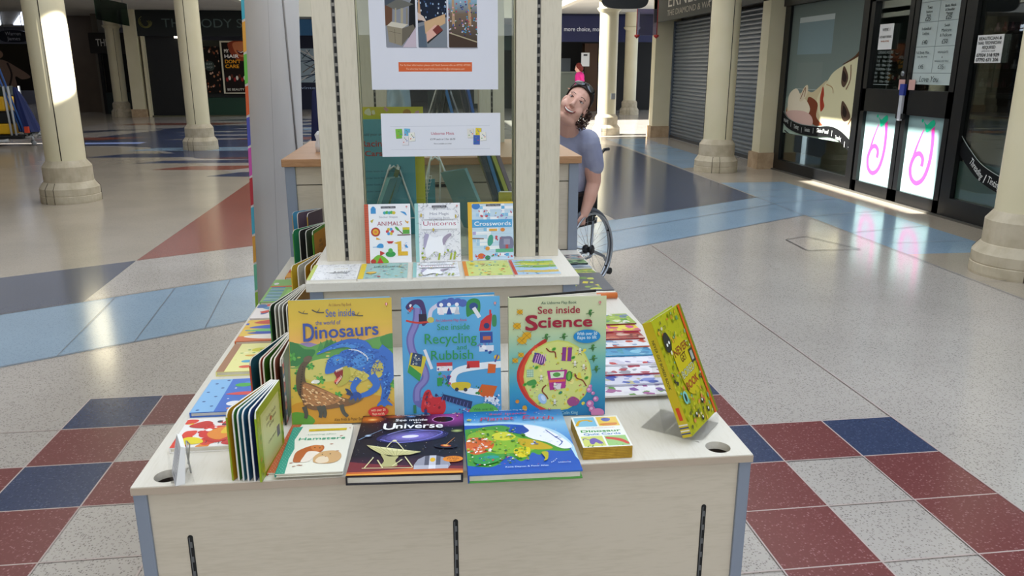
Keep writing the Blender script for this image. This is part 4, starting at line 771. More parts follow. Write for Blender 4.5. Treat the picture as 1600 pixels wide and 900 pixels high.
    a.text('D', 14, H * .672, 24, '#2a489c', w=10, al='l', bold=.04, ystr=1.05); a.text('inosaurs', 25.5, H * .690, 18, '#2a489c', w=61, al='l', bold=.035, rot=.035)
    a.ell(84, H * .085, 10, 5.2, '#c8241c'); a.text('with over 50', 84, H * .09, 3.4, '#f4d8b0', w=14); a.text('flaps to lift', 84, H * .06, 3.2, '#f4d8b0', w=12); a.text('Alex Frith & Peter Scott', 56, H * .025, 4, '#5a3a18', w=30, bold=.02)
hardback('upright hardback lettered See inside the world of Dinosaurs, blue dinosaur on yellow cover', standing(-.291, 1.572, T, 0, 14), .213, .262, .016, c_dino, '#cfa630', back='#7fb4d4', opened=15)
# ---- See inside Recycling and Rubbish
def c_rec(a, W, H):
    a.grad(0, 0, W, H, [(0, '#4a9ad0'), (1, '#62b0e0')])
    a.line([(16, H * .92), (14, H * .80), (8, H * .68), (10, H * .56), (20, H * .44), (22, H * .34), (14, H * .26), (13, H * .16), (20, H * .12)], 8, '#6a6cb0', w1=8); a.line([(16, H * .92), (14, H * .80), (8, H * .68), (10, H * .56), (20, H * .44), (22, H * .34), (14, H * .26), (13, H * .16)], 4.5, '#8a86c4')
    a.blob([(4, H * .93), (10, H * .98), (20, H * .985), (24, H * .92), (25, H * .80), (20, H * .78), (20, H * .90), (14, H * .95), (8, H * .90)], '#43306a'); a.rect(17, H * .79, 25, H * .87, '#241c38'); a.line([(4, H * .82), (16, H * .80), (32, H * .81)], 2, '#c84038')
    a.line([(28, H * .83), (30, H * .90), (38, H * .945)], 4, '#d8d4e8'); a.ell(29, H * .82, 3.5, 3, '#c8c060')
    for x, y in ((44, .955), (50, .965), (57, .96), (62, .95), (40, .94)): a.ell(x, H * y, 4.5, 4, '#4a66b4')
    a.rect(36, H * .87, 58, H * .92, '#f2f2f6')
    for k in range(3): a.poly([(37 + 8 * k, H * .86), (43 + 8 * k, H * .86), (40 + 8 * k, H * .93)], ['#f0e8f0', '#2f50a0', '#c8ccd8'][k]); a.ell(40 + 8 * k, H * .94, 2, 2, '#f4f4f8')
    a.blob([(66, H * .84), (66, H * .95), (72, H * .985), (79, H * .97), (80, H * .90), (78, H * .86), (72, H * .86)], '#2f8a48'); a.ell(73, H * .92, 4.5, 4, '#2a4a8a'); a.line([(73, H * .91), (79, H * .83)], 4, '#e8e8f0')
    a.poly([(78, H * .72), (90, H * .72), (92, H * .86), (86, H * .84), (80, H * .80)], '#cc2c34'); a.ell(86, H * .76, 3, 3, '#2a3a70'); a.line([(90, H * .84), (90, H * .89)], 2, '#cc2c34'); a.blob([(92, H * .76), (96, H * .76), (96, H * .84), (92, H * .84)], '#3a8a58')
    a.rect(79, H * .62, 92, H * .71, '#2f4c9c'); a.rect(82, H * .645, 90, H * .675, '#c86848'); a.rect(78, H * .55, 93, H * .60, '#dfe4f2'); doodles(a, 78, H * .54, 93, H * .62, 16, ['#2f4c9c', '#6a80c0', '#f4f4fa'], 3, 1.6)
    a.poly([(4, H * .40), (18, H * .36), (24, H * .52), (8, H * .56)], '#d8c83c'); a.poly([(7, H * .46), (18, H * .44), (20, H * .54), (10, H * .56)], '#32486a'); doodles(a, 9, H * .46, 18, H * .54, 14, ['#e8e0c0', '#8a98a8'], 4, 1.1); a.poly([(4, H * .40), (16, H * .32), (18, H * .38), (6, H * .46)], '#3a9a50'); a.line([(22, H * .58), (29, H * .42)], 3, '#e8e8f0')
    a.line([(100, H * .44), (78, H * .43), (56, H * .40), (50, H * .33), (53, H * .27), (66, H * .23), (82, H * .20), (96, H * .12)], 7, '#eef2f8')
    a.rect(34, H * .40, 50, H * .47, '#f0e8ec'); a.rect(34, H * .44, 50, H * .47, '#c83a44'); doodles(a, 35, H * .40, 49, H * .45, 10, ['#c83a44', '#4a5ab0'], 5, 1.2); a.rect(65, H * .42, 78, H * .475, '#d03438'); a.poly([(64, H * .415), (68, H * .415), (67, H * .46)], '#8a2030'); a.poly([(86, H * .37), (94, H * .37), (95, H * .44), (87, H * .45)], '#d8642c'); a.ell(96, H * .50, 3, 2.6, '#e0b838'); a.line([(94, H * .46), (97, H * .52)], 1.6, '#5a4a9a')
    doodles(a, 34, H * .28, 48, H * .38, 26, ['#3a9a58', '#2f7a48', '#c85a6a', '#3a4a9a'], 6, 1.8); a.rect(34, H * .28, 39, H * .345, '#2f9a50')
    a.blob([(50, H * .255), (50, H * .30), (66, H * .30), (68, H * .26), (60, H * .235)], '#d8c034'); a.ell(54, H * .245, 2, 2, '#333a50'); a.ell(63, H * .24, 2, 2, '#333a50'); a.poly([(75, H * .21), (80, H * .28), (96, H * .26), (91, H * .17), (82, H * .17)], '#d46228'); doodles(a, 72, H * .2, 80, H * .26, 8, ['#3a8a48', '#2f6a38'], 7, 1.4)
    a.blob([(17, H * .08), (20, H * .22), (26, H * .25), (30, H * .19), (40, H * .18), (42, H * .08), (34, H * .02), (24, H * .06)], '#cc2f38'); doodles(a, 19, H * .05, 40, H * .22, 26, ['#8a1f2c', '#e05058', '#3a3060'], 8, 1.6)
    a.poly([(37, H * .17), (40, H * .21), (70, H * .14), (68, H * .08)], '#23305e'); 
    for k in range(8): a.line([(40 + 3.6 * k, H * (.195 - .009 * k)), (38.5 + 3.6 * k, H * (.15 - .009 * k))], .5, '#6a7ac0')
    doodles(a, 50, H * .0, 99, H * .08, 90, ['#4a3a88', '#c84a70', '#e8e0f0', '#6a58b0', '#d89ab0'], 9, 1.4); doodles(a, 82, H * .08, 99, H * .18, 50, ['#f4f4fa', '#3a4a8a', '#c8d0e8'], 10, 1.1)
    doodles(a, 6, H * .88, 14, H * .97, 12, ['#c84a50', '#f0f0f6', '#3a4a8a'], 11, 1.5); a.rect(9, H * .06, 12, H * .13, '#2f7a58'); a.rect(20, H * .045, 23, H * .09, '#2f3f80')
    a.text('An Usborne Flap Book', 50, H * .805, 4, '#c05078', w=32); balloon(a, 95, H * .945)
    a.text('See inside', 52, H * .738, 9, '#2f9a54', w=33, bold=.0); a.text('Recycling', 49, H * .628, 15, '#2f9a54', w=53, bold=.01); a.text('and', 60, H * .575, 7, '#2f9a54', w=10); a.text('Rubbish', 50, H * .495, 14, '#2f9a54', w=43, bold=.01)
    a.blob([(66, H * .05), (72, H * .11), (86, H * .12), (96, H * .07), (94, H * .015), (80, -H * .005), (69, H * .01)], '#5aae4a'); a.text('With over 60', 81, H * .065, 3.6, '#2a5a30', w=20); a.text('flaps to lift', 81, H * .03, 3.6, '#2a5a30', w=17); a.text('Alex Frith', 22, H * .02, 3.6, '#2a3a6a', w=13)
hardback('upright hardback lettered See inside Recycling and Rubbish, light blue cover', standing(-.057, 1.574, T, -1, 9), .206, .262, .016, c_rec, '#58a8dc', back='#4f9ed0', opened=15)
# ---- See inside Science
def c_sci(a, W, H):
    a.grad(0, 0, W, H, [(0, '#1b78b8'), (.25, '#3a9cc0'), (.5, '#7fc0b4'), (.72, '#c0d4a8'), (.86, '#d2d8ae'), (1, '#d2d6ae')])
    a.blob([(40, H * .66), (20, H * .56), (9, H * .42), (9, H * .28), (20, H * .13), (36, H * .05), (52, H * .045), (30, H * .2), (24, H * .42)], '#c8342c'); a.blob([(30, H * .60), (12, H * .42), (12, H * .28), (24, H * .13), (38, H * .06)], '#dc4c30')
    a.ell(50, H * .345, 35.5, 38, '#cfd668'); a.ell(50, H * .345, 34, 36.5, '#dadf84')
    doodles(a, 22, H * .1, 78, H * .58, 70, ['#e8d850', '#f0e890', '#c8d050'], 21, 2, 'e')
    a.blob([(24, H * .47), (27, H * .54), (33, H * .53), (38, H * .49), (34, H * .44), (28, H * .46)], '#6a3a88'); 
    for k in range(5): a.line([(26 + 2.5 * k, H * .455), (29 + 2.2 * k, H * .53)], .8, '#e8b8d8')
    a.poly([(54, H * .47), (55, H * .585), (65, H * .58), (64, H * .465)], '#8a3a8c'); a.line([(60, H * .59), (59, H * .47)], 1.6, '#e8c848')
    a.poly([(39, H * .39), (60, H * .395), (58, H * .24), (42, H * .225)], '#b8328c'); a.poly([(42, H * .378), (57, H * .382), (56, H * .33), (43, H * .325)], '#dfeacc'); a.ell(49, H * .355, 4, 2.4, '#5aa048'); a.poly([(41, H * .312), (58, H * .315), (58, H * .295), (41, H * .29)], '#e86a4a'); a.poly([(46, H * .28), (54, H * .28), (53, H * .23), (47, H * .23)], '#e8d8e0')
    a.rect(18, H * .34, 25, H * .405, '#c8e0c8'); 
    for k in range(4): a.rect(18 + 2 * k, H * .34, 18.3 + 2 * k, H * .405, '#6a9a6a'); a.rect(18, H * (.345 + .018 * k), 25, H * (.348 + .018 * k), '#6a9a6a')
    a.blob([(18, H * .30), (26, H * .32), (28, H * .28), (20, H * .27)], '#4a9a48')
    for x, y in ((46, .57), (66, .495), (62, .365), (25, .26), (53, .2), (80, .32), (28, .42), (16, .28)): a.ell(x, H * y, 2.4, 1.6, '#58a838', .5, 10); a.ell(x, H * y, 1.1, .7, '#2f7a28', .5, 8)
    a.ell(62, H * .34, 3.4, 5.5, '#3f8a34', -.1); a.ell(62, H * .34, 1.6, 4.2, '#78b84a', -.1)
    for P in ([(38, .58), (42, .55), (47, .545), (48, .50)], [(36, .26), (34, .22), (38, .18), (40, .15)], [(68, .36), (70, .32), (76, .30), (80, .25)], [(38, .27), (34, .24)]): a.line([(x, H * y) for x, y in P], 1.3, '#8a3a28')
    a.blob([(60, H * .13), (66, H * .165), (73, H * .13), (70, H * .09), (63, H * .085)], '#a0508c'); a.ell(34, H * .155, 4, 6, '#a8c8e8', .5); a.ell(35, H * .16, 2, 3.5, '#d8e8f8', .5)
    for x, y in ((73, .545), (68, .44), (77, .41), (33, .33), (47, .26), (47, .12)):
        a.ell(x, H * y + 2.5, 1.2, 1.2, '#f4efe0', n=8); a.ell(x, H * y, 1.4, 2.2, '#f0ece0', n=8)
        for d in (-1, 1): a.line([(x, H * y), (x + 3 * d, H * y + 1.5)], .4, '#4a3a30'); a.line([(x, H * y - 1.5), (x + 2 * d, H * y - 4)], .4, '#4a3a30')
    doodles(a, 20, H * .08, 80, H * .58, 60, ['#3a78b8', '#c83a50', '#2a5aa0', '#4aa0a0', '#7a2a3a', '#e88a5a'], 23, .8)
    for x, y, s in ((11, .885, 1), (8, .77, 1.3), (13, .65, 1.6), (18, .69, 1.5), (12, .53, 1), (6, .485, 1)):
        a.blob([(x - 3 * s, H * y), (x - 1 * s, H * y + 2.4 * s), (x + 2.4 * s, H * y + 2 * s), (x + 3 * s, H * y - 1 * s), (x, H * y - 2.4 * s)], '#e0aa20')
        for k in range(4): a.line([(x, H * y), (x + 4.4 * s * cos(k * 1.6 + .7), H * y + 4.2 * s * sin(k * 1.6 + .7))], .5, '#b08018')
    for x, y in ((83, .86), (38, .67), (56, .67), (86, .57), (87, .48), (90, .39)):
        a.ell(x, H * y, 1.6, 2.4, '#3f7a3a', .4, 8); a.ell(x + .8, H * y + 3, 1.4, 1.2, '#4a8a40', n=8)
        for k in range(4): a.line([(x, H * y), (x + 4.4 * cos(k * 1.5 + .3), H * y + 3.6 * sin(k * 1.5 + .3))], .7, '#3f6f38')
    for x, y, s in ((83, .22, 3), (84, .10, 4), (86, .055, 3.4), (90, .14, 3), (87, .19, 2), (84, .25, 2)): a.ell(x, H * y, s, s, '#c878b8', n=12); a.ell(x - .6, H * y + .6, s * .5, s * .5, '#e8b8dc', n=8)
    a.ell(92, H * .02, 7, 5, '#d888c0'); a.blob([(5, 0), (7, H * .05), (14, H * .055), (18, H * .09), (17, H * .03), (17, 0)], '#e0a81c'); a.ell(8, H * .14, 2, 2, '#d88a28'); a.ell(15.5, H * .085, 2.4, 2.6, '#e0a020')
    a.text('An Usborne Flap Book', 51, H * .945, 4, '#4a6a58', w=36, bold=.02); balloon(a, 93, H * .95)
    a.text('See inside', 51, H * .868, 10.5, '#a02038', w=43, bold=.03); a.text('S', 17, H * .735, 22, '#a01c38', w=12, al='l', bold=.05); a.text('cience', 30, H * .755, 15.5, '#a01c38', w=55, al='l', bold=.05)
    a.ell(80, H * .672, 14, 7.2, '#1e88c8'); a.text('With over 50', 80, H * .682, 5, '#d8ecf4', w=21, bold=.03); a.text('flaps to lift', 80, H * .65, 5, '#d8ecf4', w=20, bold=.03)
    a.text('Alex Frith and Colin King', 50, H * .018, 5, '#9fd0e0', w=42, bold=.02)
hardback('upright hardback lettered See inside Science, round yellow cell picture', standing(.166, 1.566, T, -1.5, 5), .207, .262, .015, c_sci, '#cdd2a8', back='#23211f', opened=17)
# ---- Universe (lying)
def c_uni(a, W, H):
    a.grad(0, 0, W, H, [(0, '#5a2430'), (.2, '#3a1a30'), (.3, '#15121e'), (.75, '#141220'), (1, '#2a1420')])
    def glow(x, y, rx, ry, c0, c1, n=8, rot=0):
        r0, r1 = lin(c0), lin(c1)
        for k in range(n): t = k / (n - 1); a.ell(x, y, rx * (1 - t * .85), ry * (1 - t * .85), tuple(r0[i] + (r1[i] - r0[i]) * t for i in range(3)) + (1,), rot, 24)
    glow(88, H * .93, 26, 22, '#3a1540', '#a848a0', 9); a.ell(80, H * .90, 11, 7.5, '#c888c8'); a.ell(80, H * .90, 10, 6.6, '#08060c')
    glow(8, H * .93, 16, 10, '#3a1a1c', '#d87828', 8); glow(10, H * .92, 6, 3.4, '#c86020', '#f8d880', 5); glow(32, H * .97, 14, 5, '#2a1420', '#a8502c', 6); glow(48, H * .965, 6, 3, '#1c1c3a', '#8ab0e8', 5); glow(94, H * .68, 7, 4, '#1a1a24', '#b8c878', 6)
    for k in range(7): t = k / 6; a.ell(52, H * .60, 34 * (1 - .8 * t), 13 * (1 - .8 * t), [(.02 + .25 * t), (.02 + .2 * t), (.10 + .6 * t), 1], .12, 28)
    a.line([(22, H * .56), (40, H * .50), (66, H * .55), (80, H * .66), (66, H * .70), (48, H * .68)], 1.4, '#7a78d0'); a.line([(28, H * .64), (46, H * .72), (66, H * .70)], 1, '#9a98e0'); a.ell(50, H * .60, 8, 3, '#f0ecfc', .1)
    rd = random.Random(1)
    for i in range(120): a.ell(rd.uniform(2, 98), rd.uniform(.2, .98) * H, rd.choice([.18, .25, .4]), rd.choice([.18, .25, .4]), rd.choice(['#f0f0ff', '#b8c0e8', '#ffe8c0']), n=5)
    glow(10, H * .62, 4, 3, '#1a2440', '#d8ecff', 5); a.line([(2, H * .55), (10, H * .62), (22, H * .72)], .5, '#9ac0e8')
    a.poly([(0, 0), (0, H * .2), (20, H * .16), (55, H * .12), (100, H * .10), (100, 0)], '#7a2c34'); a.poly([(0, 0), (0, H * .045), (20, H * .05), (60, H * .09), (100, H * .055), (100, 0)], '#c8622c'); a.poly([(0, 0), (100, 0), (100, H * .03), (50, H * .035), (0, H * .02)], '#e8a040')
    a.line([(76, H * .28), (86, H * .42), (92, H * .36)], .3, '#3a3a54'); a.ell(84, H * .42, 11, 5, '#242234', -.1); a.ell(84, H * .42, 9, 4, '#141220', -.1); a.ell(84, H * .42, 5, 2.2, '#c85a28', -.2); a.ell(84, H * .425, 2.6, 1.2, '#f8c868', -.2); a.line([(84, H * .43), (92, H * .55)], 1.0, '#d8904a', w1=.3); a.line([(77, H * .24), (72, H * .17)], .8, '#b88a4a')
    # radio dish and observatory
    D = '#cfc98e'; a.poly([(11, H * .46), (16, H * .40), (26, H * .31), (38, H * .28), (52, H * .29), (62, H * .33)], D); a.poly([(11, H * .46), (30, H * .41), (62, H * .33), (36, H * .36)], '#eae4ae')
    for k in range(9): a.line([(13 + 5.4 * k, H * (.445 - .013 * k)), (32 + 1.6 * k, H * .285)], .35, '#9a945c')
    a.line([(30, H * .42), (36, H * .52), (46, H * .37)], .9, '#e0daa8'); a.ell(36, H * .52, 2, 2, '#f0eac0'); a.blob([(26, H * .31), (34, H * .27), (42, H * .27), (40, H * .2), (42, H * .12), (28, H * .12), (30, H * .2)], '#b8b27a')
    for p in (((20, .26), (14, .10)), ((48, .26), (56, .10)), ((24, .22), (30, .10)), ((46, .22), (38, .12)), ((12, .10), (56, .09))): a.line([(x, H * y) for x, y in p], 1.1, '#ded8a4')
    a.poly([(57, H * .07), (57, H * .13), (60, H * .21), (66, H * .26), (76, H * .265), (86, H * .22), (89, H * .12), (87, H * .07)], '#9a9aa8'); a.poly([(66, H * .26), (70, H * .265), (70, H * .12), (66, H * .12)], '#5a5a68'); a.poly([(76, H * .265), (80, H * .25), (80, H * .12), (76, H * .12)], '#5a5a68'); a.poly([(70, H * .265), (76, H * .265), (76, H * .12), (70, H * .12)], '#c8c8d2'); a.ell(73, H * .20, 2.4, 4, '#e8b82c'); a.rect(57, H * .065, 87, H * .12, '#b8b8c4'); a.rect(70, H * .065, 76, H * .12, '#e0e0e8')
    a.ell(91, H * .205, 9, 5.6, '#e88c28'); a.text('With over', 91, H * .225, 3, '#5a2410', w=10); a.text('50 flaps', 91, H * .20, 3.4, '#5a2410', w=11); a.text('to lift', 91, H * .172, 3, '#5a2410', w=6)
    a.text('An Usborne Flap Book', 50, H * .962, 3.2, '#c8c0d0', w=34); balloon(a, 94, H * .945, 1.2, '#c8407a')
    a.text('See inside', 49, H * .862, 6.4, '#ffffff', w=31, bold=.02, ystr=1.1); a.text('the', 55, H * .82, 5, '#ffffff', w=7, bold=.02); a.text('U', 23, H * .715, 15, '#ffffff', w=11, al='l', bold=.04, ystr=1.3); a.text('niverse', 35, H * .73, 13, '#ffffff', w=45, al='l', bold=.04, ystr=1.2)
hardback('black hardback lettered See inside the Universe, lying at the front table edge', lying(-.157, 1.300, T, -3), .210, .258, .018, c_uni, '#14121e', spine='#100e18')
# ---- Planet Earth (lying)
def c_earth(a, W, H):
    a.grad(0, 0, W, H, [(0, '#1c58b4'), (.35, '#2a6cc4'), (.6, '#6aaae0'), (.75, '#8ac4ec'), (.88, '#2f86cc'), (1, '#1c68b8')])
    a.blob([(-20, H * .70), (20, H * .78), (50, H * .77), (80, H * .66), (96, H * .48), (102, H * .2), (100, -10), (-20, -10)], '#b8dcf0'); a.blob([(-20, H * .66), (20, H * .745), (50, H * .735), (78, H * .63), (92, H * .46), (98, H * .2), (96, -10), (-20, -10)], '#2458b8')
    a.blob([(-8, H * .62), (14, H * .70), (36, H * .73), (46, H * .66), (52, H * .60), (70, H * .50), (88, H * .36), (96, H * .30), (88, H * .28), (74, H * .30), (66, H * .24), (60, H * .28), (56, H * .22), (48, H * .16), (42, H * .22), (36, H * .24), (26, H * .12), (14, H * .10), (-8, H * .2)], '#4a9a38')
    a.blob([(4, H * .60), (24, H * .66), (40, H * .60), (54, H * .50), (70, H * .40), (58, H * .30), (40, H * .28), (20, H * .30), (4, H * .44)], '#8ab830'); a.blob([(26, H * .58), (38, H * .62), (48, H * .54), (40, H * .48), (28, H * .50)], '#d8d434'); a.blob([(50, H * .50), (66, H * .46), (80, H * .34), (66, H * .32), (52, H * .38)], '#c8a828'); a.blob([(44, H * .34), (58, H * .36), (56, H * .24), (46, H * .22)], '#e0d028')
    a.blob([(2, H * .52), (14, H * .54), (26, H * .46), (22, H * .34), (8, H * .28), (0, H * .36)], '#d86828'); doodles(a, 2, H * .30, 22, H * .52, 50, ['#f4e4dc', '#c04020', '#e89060', '#ffffff'], 31, 1.6, 'er')
    a.blob([(46, H * .68), (58, H * .70), (66, H * .66), (60, H * .56), (50, H * .58), (42, H * .62)], '#2450a8'); a.blob([(58, H * .72), (76, H * .66), (92, H * .48), (98, H * .34), (88, H * .32), (76, H * .42), (64, H * .48), (56, H * .56), (62, H * .62)], '#f2f4fa'); doodles(a, 62, H * .40, 92, H * .62, 26, ['#c8d4e8', '#e8ecf8', '#3a58a0'], 32, 1.6, 'el'); a.line([(78, H * .62), (84, H * .52), (90, H * .42), (86, H * .36)], 1, '#2a50a8')
    doodles(a, 2, H * .14, 56, H * .68, 170, ['#2f7a28', '#78a828', '#b8c030', '#e8e8d0', '#5aa038', '#d0b030', '#2a6a3a'], 33, 1.3)
    a.blob([(68, H * .26), (70, H * .18), (68, H * .14), (72, H * .16), (74, H * .26)], '#b8b030'); a.blob([(10, H * .26), (24, H * .28), (30, H * .18), (16, H * .12), (6, H * .16)], '#3a9a4a'); a.ell(22, H * .22, 7, 3, '#2f9a90'); doodles(a, 4, H * .1, 40, H * .24, 40, ['#e8f0e0', '#c83a4a', '#2a58b0', '#58a848'], 34, 1)
    doodles(a, 2, H * .74, 98, H * .97, 50, ['#d8ecff', '#f0c8d0', '#a8d0f0', '#d04868'], 35, .5, 'e'); a.ell(5, H * .82, 2.6, 1.6, '#d8c840'); doodles(a, 46, H * .05, 90, H * .24, 12, ['#d0e0ff', '#c84040', '#e8f0ff'], 36, .6, 'e')
    a.text('An Usborne Flap Book', 48, H * .962, 3, '#d8ecfa', w=34); balloon(a, 88, H * .965, 1.2)
    s = 'Planet Earth'
    a.text('See inside', 44, H * .888, 7.5, '#c83a5a', w=38, bold=.01, shear=.15, ystr=.9); a.text('Planet', 16, H * .79, 14, '#c8385a', w=34, al='l', bold=.015, shear=.1, rot=.03, ystr=.8); a.text('Earth', 58, H * .80, 14, '#c8385a', w=31, al='l', bold=.015, shear=.1, rot=-.10, ystr=.8)
    a.text('Katie Daynes & Peter Allen', 52, H * .055, 3.4, '#d8e8f8', w=38); a.text('Usborne', 86, H * .09, 3, '#d8e8f8', w=11)
hardback('blue hardback lettered See inside Planet Earth, lying at the front table edge', lying(.062, 1.283, T, -1), .209, .275, .017, c_earth, '#2a6cc0', spine='#2050a8', back='#4f9a3c')
# ---- Hamsters (two copies, the one beneath with orange spine)
def c_ham(tone, hams=True):
    def f(a, W, H):
        a.rect(0, 0, W, H, '#ece9da'); a.poly([(0, 0), (14, 0), (12, H * .3), (15, H * .5), (10, H * .7), (16, H), (0, H)], tone)
        for i in range(70): a.ell(2 + (i * 37 % 11), H * (i / 70), .5, .5, '#e8f2ea', n=6)
        a.rect(28, H * .88, 90, H * .93, '#d8bc28'); a.text('Usborne Pet Guides', 58, H * .892, 4, '#a88a18', w=40); balloon(a, 95, H * .93, 1.2)
        if hams:
            a.text('Looking after', 52, H * .79, 6, '#9ac0a8', w=46); a.text('Hamsters', 54, H * .68, 13, '#3aa882', w=74, bold=.02)
            a.blob([(19, H * .30), (20, H * .42), (30, H * .50), (42, H * .55), (46, H * .52), (58, H * .55), (62, H * .48), (58, H * .40), (48, H * .34), (44, H * .24), (30, H * .21), (21, H * .22)], '#b8602c'); a.blob([(38, H * .42), (50, H * .42), (58, H * .38), (50, H * .30), (44, H * .22), (32, H * .21), (34, H * .32)], '#efe2d4'); a.blob([(40, H * .53), (46, H * .56), (56, H * .54), (60, H * .47), (52, H * .42), (44, H * .46)], '#cc7a40'); a.ell(55, H * .49, 1.4, 1.3, '#1a1010', n=8); a.ell(47, H * .50, 1.2, 1.2, '#1a1010', n=8)
            a.blob([(52, H * .20), (50, H * .30), (56, H * .38), (66, H * .42), (80, H * .42), (90, H * .36), (92, H * .26), (84, H * .18), (66, H * .165)], '#d4aa78'); a.blob([(54, H * .22), (58, H * .30), (70, H * .30), (74, H * .2), (62, H * .17)], '#ecd8bc'); a.ell(74, H * .355, 1.3, 1.3, '#1a1010', n=8); a.ell(62, H * .35, 1.2, 1.2, '#1a1010', n=8); a.ell(84, H * .41, 3, 2.2, '#c0906a', n=10); a.ell(68, H * .30, 1.4, 1, '#a86858', n=8)
            for x, y in ((72, .57), (30, .15), (24, .13), (34, .145), (18, .2), (84, .75)): a.ell(x, H * y, 3, .9, '#a85a38', .2, 8)
    return f
hardback('cream hardback under the hamster book, showing its orange patterned spine strip', lying(-.305, 1.352, T, -4), .124, .205, .006, c_ham('#c0603a', False), '#e8e4d4', spine='#b85a34', boards=.0018)
hardback('cream hardback lettered Looking after Hamsters with a green dotted spine strip', lying(-.287, 1.332, T + .0062, -1), .122, .196, .007, c_ham('#2f9a84'), '#e8e4d4', spine='#2f8a78', boards=.0018)
# ---- Dinosaur quiz cards
def c_cards(a, W, H):
    a.rect(0, 0, W, H, '#f4f4ee'); a.rect(4, H * .66, 48, H * .97, '#8ac4e0'); a.rect(52, H * .66, 96, H * .97, '#f0cc58'); a.rect(4, H * .03, 48, H * .34, '#d8dc7a'); a.rect(52, H * .03, 96, H * .34, '#9ac878')
    a.line([(5, H * .69), (14, H * .84), (30, H * .88), (38, H * .84)], 6, '#e0b028'); a.ell(38, H * .84, 5, 3.5, '#e0b028'); a.blob([(62, H * .9), (72, H * .94), (82, H * .9), (76, H * .82), (66, H * .82)], '#6a70b8'); a.blob([(56, H * .74), (90, H * .76), (86, H * .68), (60, H * .68)], '#e08a38')
    a.blob([(18, H * .12), (20, H * .24), (30, H * .28), (38, H * .22), (44, H * .12), (36, H * .1), (30, H * .15), (24, H * .09)], '#7a64b0'); a.line([(20, H * .22), (10, H * .28), (6, H * .22)], 2, '#7a64b0'); a.blob([(54, H * .30), (70, H * .28), (86, H * .22), (96, H * .10), (92, H * .06), (80, H * .15), (64, H * .22), (55, H * .24)], '#d03a30')
    a.text('Over 100 questions and answers', 52, H * .60, 4, '#c86a8a', w=60); a.text('Dinosaur', 50, H * .47, 14, '#2f9a3c', w=82, bold=.05); a.text('Quiz Cards', 50, H * .375, 12, '#5a8ac8', w=76, bold=.04); doodles(a, 5, H * .02, 95, H * .10, 16, ['#4a8a38', '#a8b848'], 41, 1.6, 'e')
def cardbox(M):
    o = thing('card_box', 'small box of Dinosaur Quiz Cards with golden sides', 'card box', M=M); w, h, t = .097, .137, .026; MB().box((0, 0, 0), (w, h, t)).build('box', noisy('gold_card_edges', '#b8902c', '#d0a83c', 60, .5), o, bevel=.002)
    for k in range(7): MB().box((.001, -.0006, .003 + .0034 * k), (w - .001, 0, .0036 + .0034 * k)).build('card_line', mat('#a07a20', .6), o)
    a = Art(100, 141); c_cards(a, 100, 141); a.build('cover_print', o, Tm(0, 0, t + .0002), (w, h))
cardbox(lying(.285, 1.348, T, -.5))
# ---- Never Get Bored book on a clear stand
def c_never(a, W, H):
    a.rect(0, 0, W, H, '#b4b41c'); doodles(a, 2, 2, 98, H - 2, 220, ['#98a018', '#c8c430', '#a4a81c', '#d0c838', '#8a9414'], 51, 3.4, 'ell'); a.poly([(88, 0), (94, 0), (94, H), (88, H)], '#d85a18'); a.poly([(94, 0), (100, 0), (100, H), (94, H)], '#7a8418')
    a.blob([(25, H * .62), (34, H * .75), (60, H * .76), (76, H * .66), (78, H * .42), (70, H * .28), (52, H * .26), (32, H * .34)], '#c8b818')
    for s, y, w_, c in (('NEVER', .635, 46, '#a0481c'), ('GET', .56, 18, '#6a3a18'), ('BORED', .44, 44, '#8a5a8a'), ('BOOK', .335, 40, '#c8582c')): a.text(s, 53, H * y, 15, '#2a2410', w=w_ + 1.5, bold=.05, rot=.06); a.text(s, 53, H * y, 15, c if s != 'BORED' else '#c8d0b0', w=w_, bold=.0, rot=.06)
    doodles(a, 4, H * .74, 86, H * .97, 38, ['#d87a3a', '#d8d0b0', '#6a9a5a', '#d8a830', '#5a5a30', '#9ab888', '#8a9414'], 52, 3.0); doodles(a, 4, H * .03, 86, H * .28, 50, ['#d88a4a', '#d8d0b0', '#6aa080', '#e0b840', '#5a5a2c', '#c86a3a', '#8a9414', '#a8a020'], 53, 3.0); doodles(a, 3, H * .3, 24, H * .72, 18, ['#e8e4d4', '#58a8a0', '#d87a3a', '#3a3a30'], 54, 3); doodles(a, 78, H * .3, 87, H * .7, 8, ['#e8e4d4', '#48403a'], 55, 3)
    a.blob([(10, H * .74), (12, H * .84), (24, H * .86), (30, H * .78), (24, H * .71), (14, H * .70)], '#32342c'); a.ell(17, H * .76, 2.4, 2.4, '#f0f0e8', n=10); a.ell(24, H * .77, 2.4, 2.4, '#f0f0e8', n=10); a.ell(16, H * .30, 7, 9, '#7ac0b4'); a.ell(16, H * .30, 3, 6, '#28342c'); a.rect(72, H * .5, 84, H * .62, '#3a3a34'); a.rect(74, H * .52, 82, H * .60, '#a8b0a0')
    for x, y in ((30, .12), (60, .18), (70, .08), (45, .06)): a.ell(x, H * y, 4, 4, '#2a2c20', n=10); a.ell(x + 1, H * y + 1, 2, 2, '#f0ece0', n=8)
Mn = Tm(.498, 1.396, T + .012) @ R(51, 'Z') @ R(90 - 24, 'X')
nb = hardback('lime green hardback lettered Never Get Bored Book, tilted on a clear stand', Mn, .150, .243, .020, c_never, '#a8b01c', spine='#c8b41c', back='#9aa418')
a = Art(20, 243); a.rect(0, 0, 20, 243, '#d0b81c'); a.text('NEVER GET BORED BOOK', 7, 205, 8, '#2a2a18', w=105, al='l', rot=-pi / 2, bold=.02); a.rect(6, 35, 14, 62, '#d84a20')
for k in range(4): a.rect(0, 6 + 6 * k, 20, 9 + 6 * k, ['#3a4a78', '#e8e4d4'][k % 2])
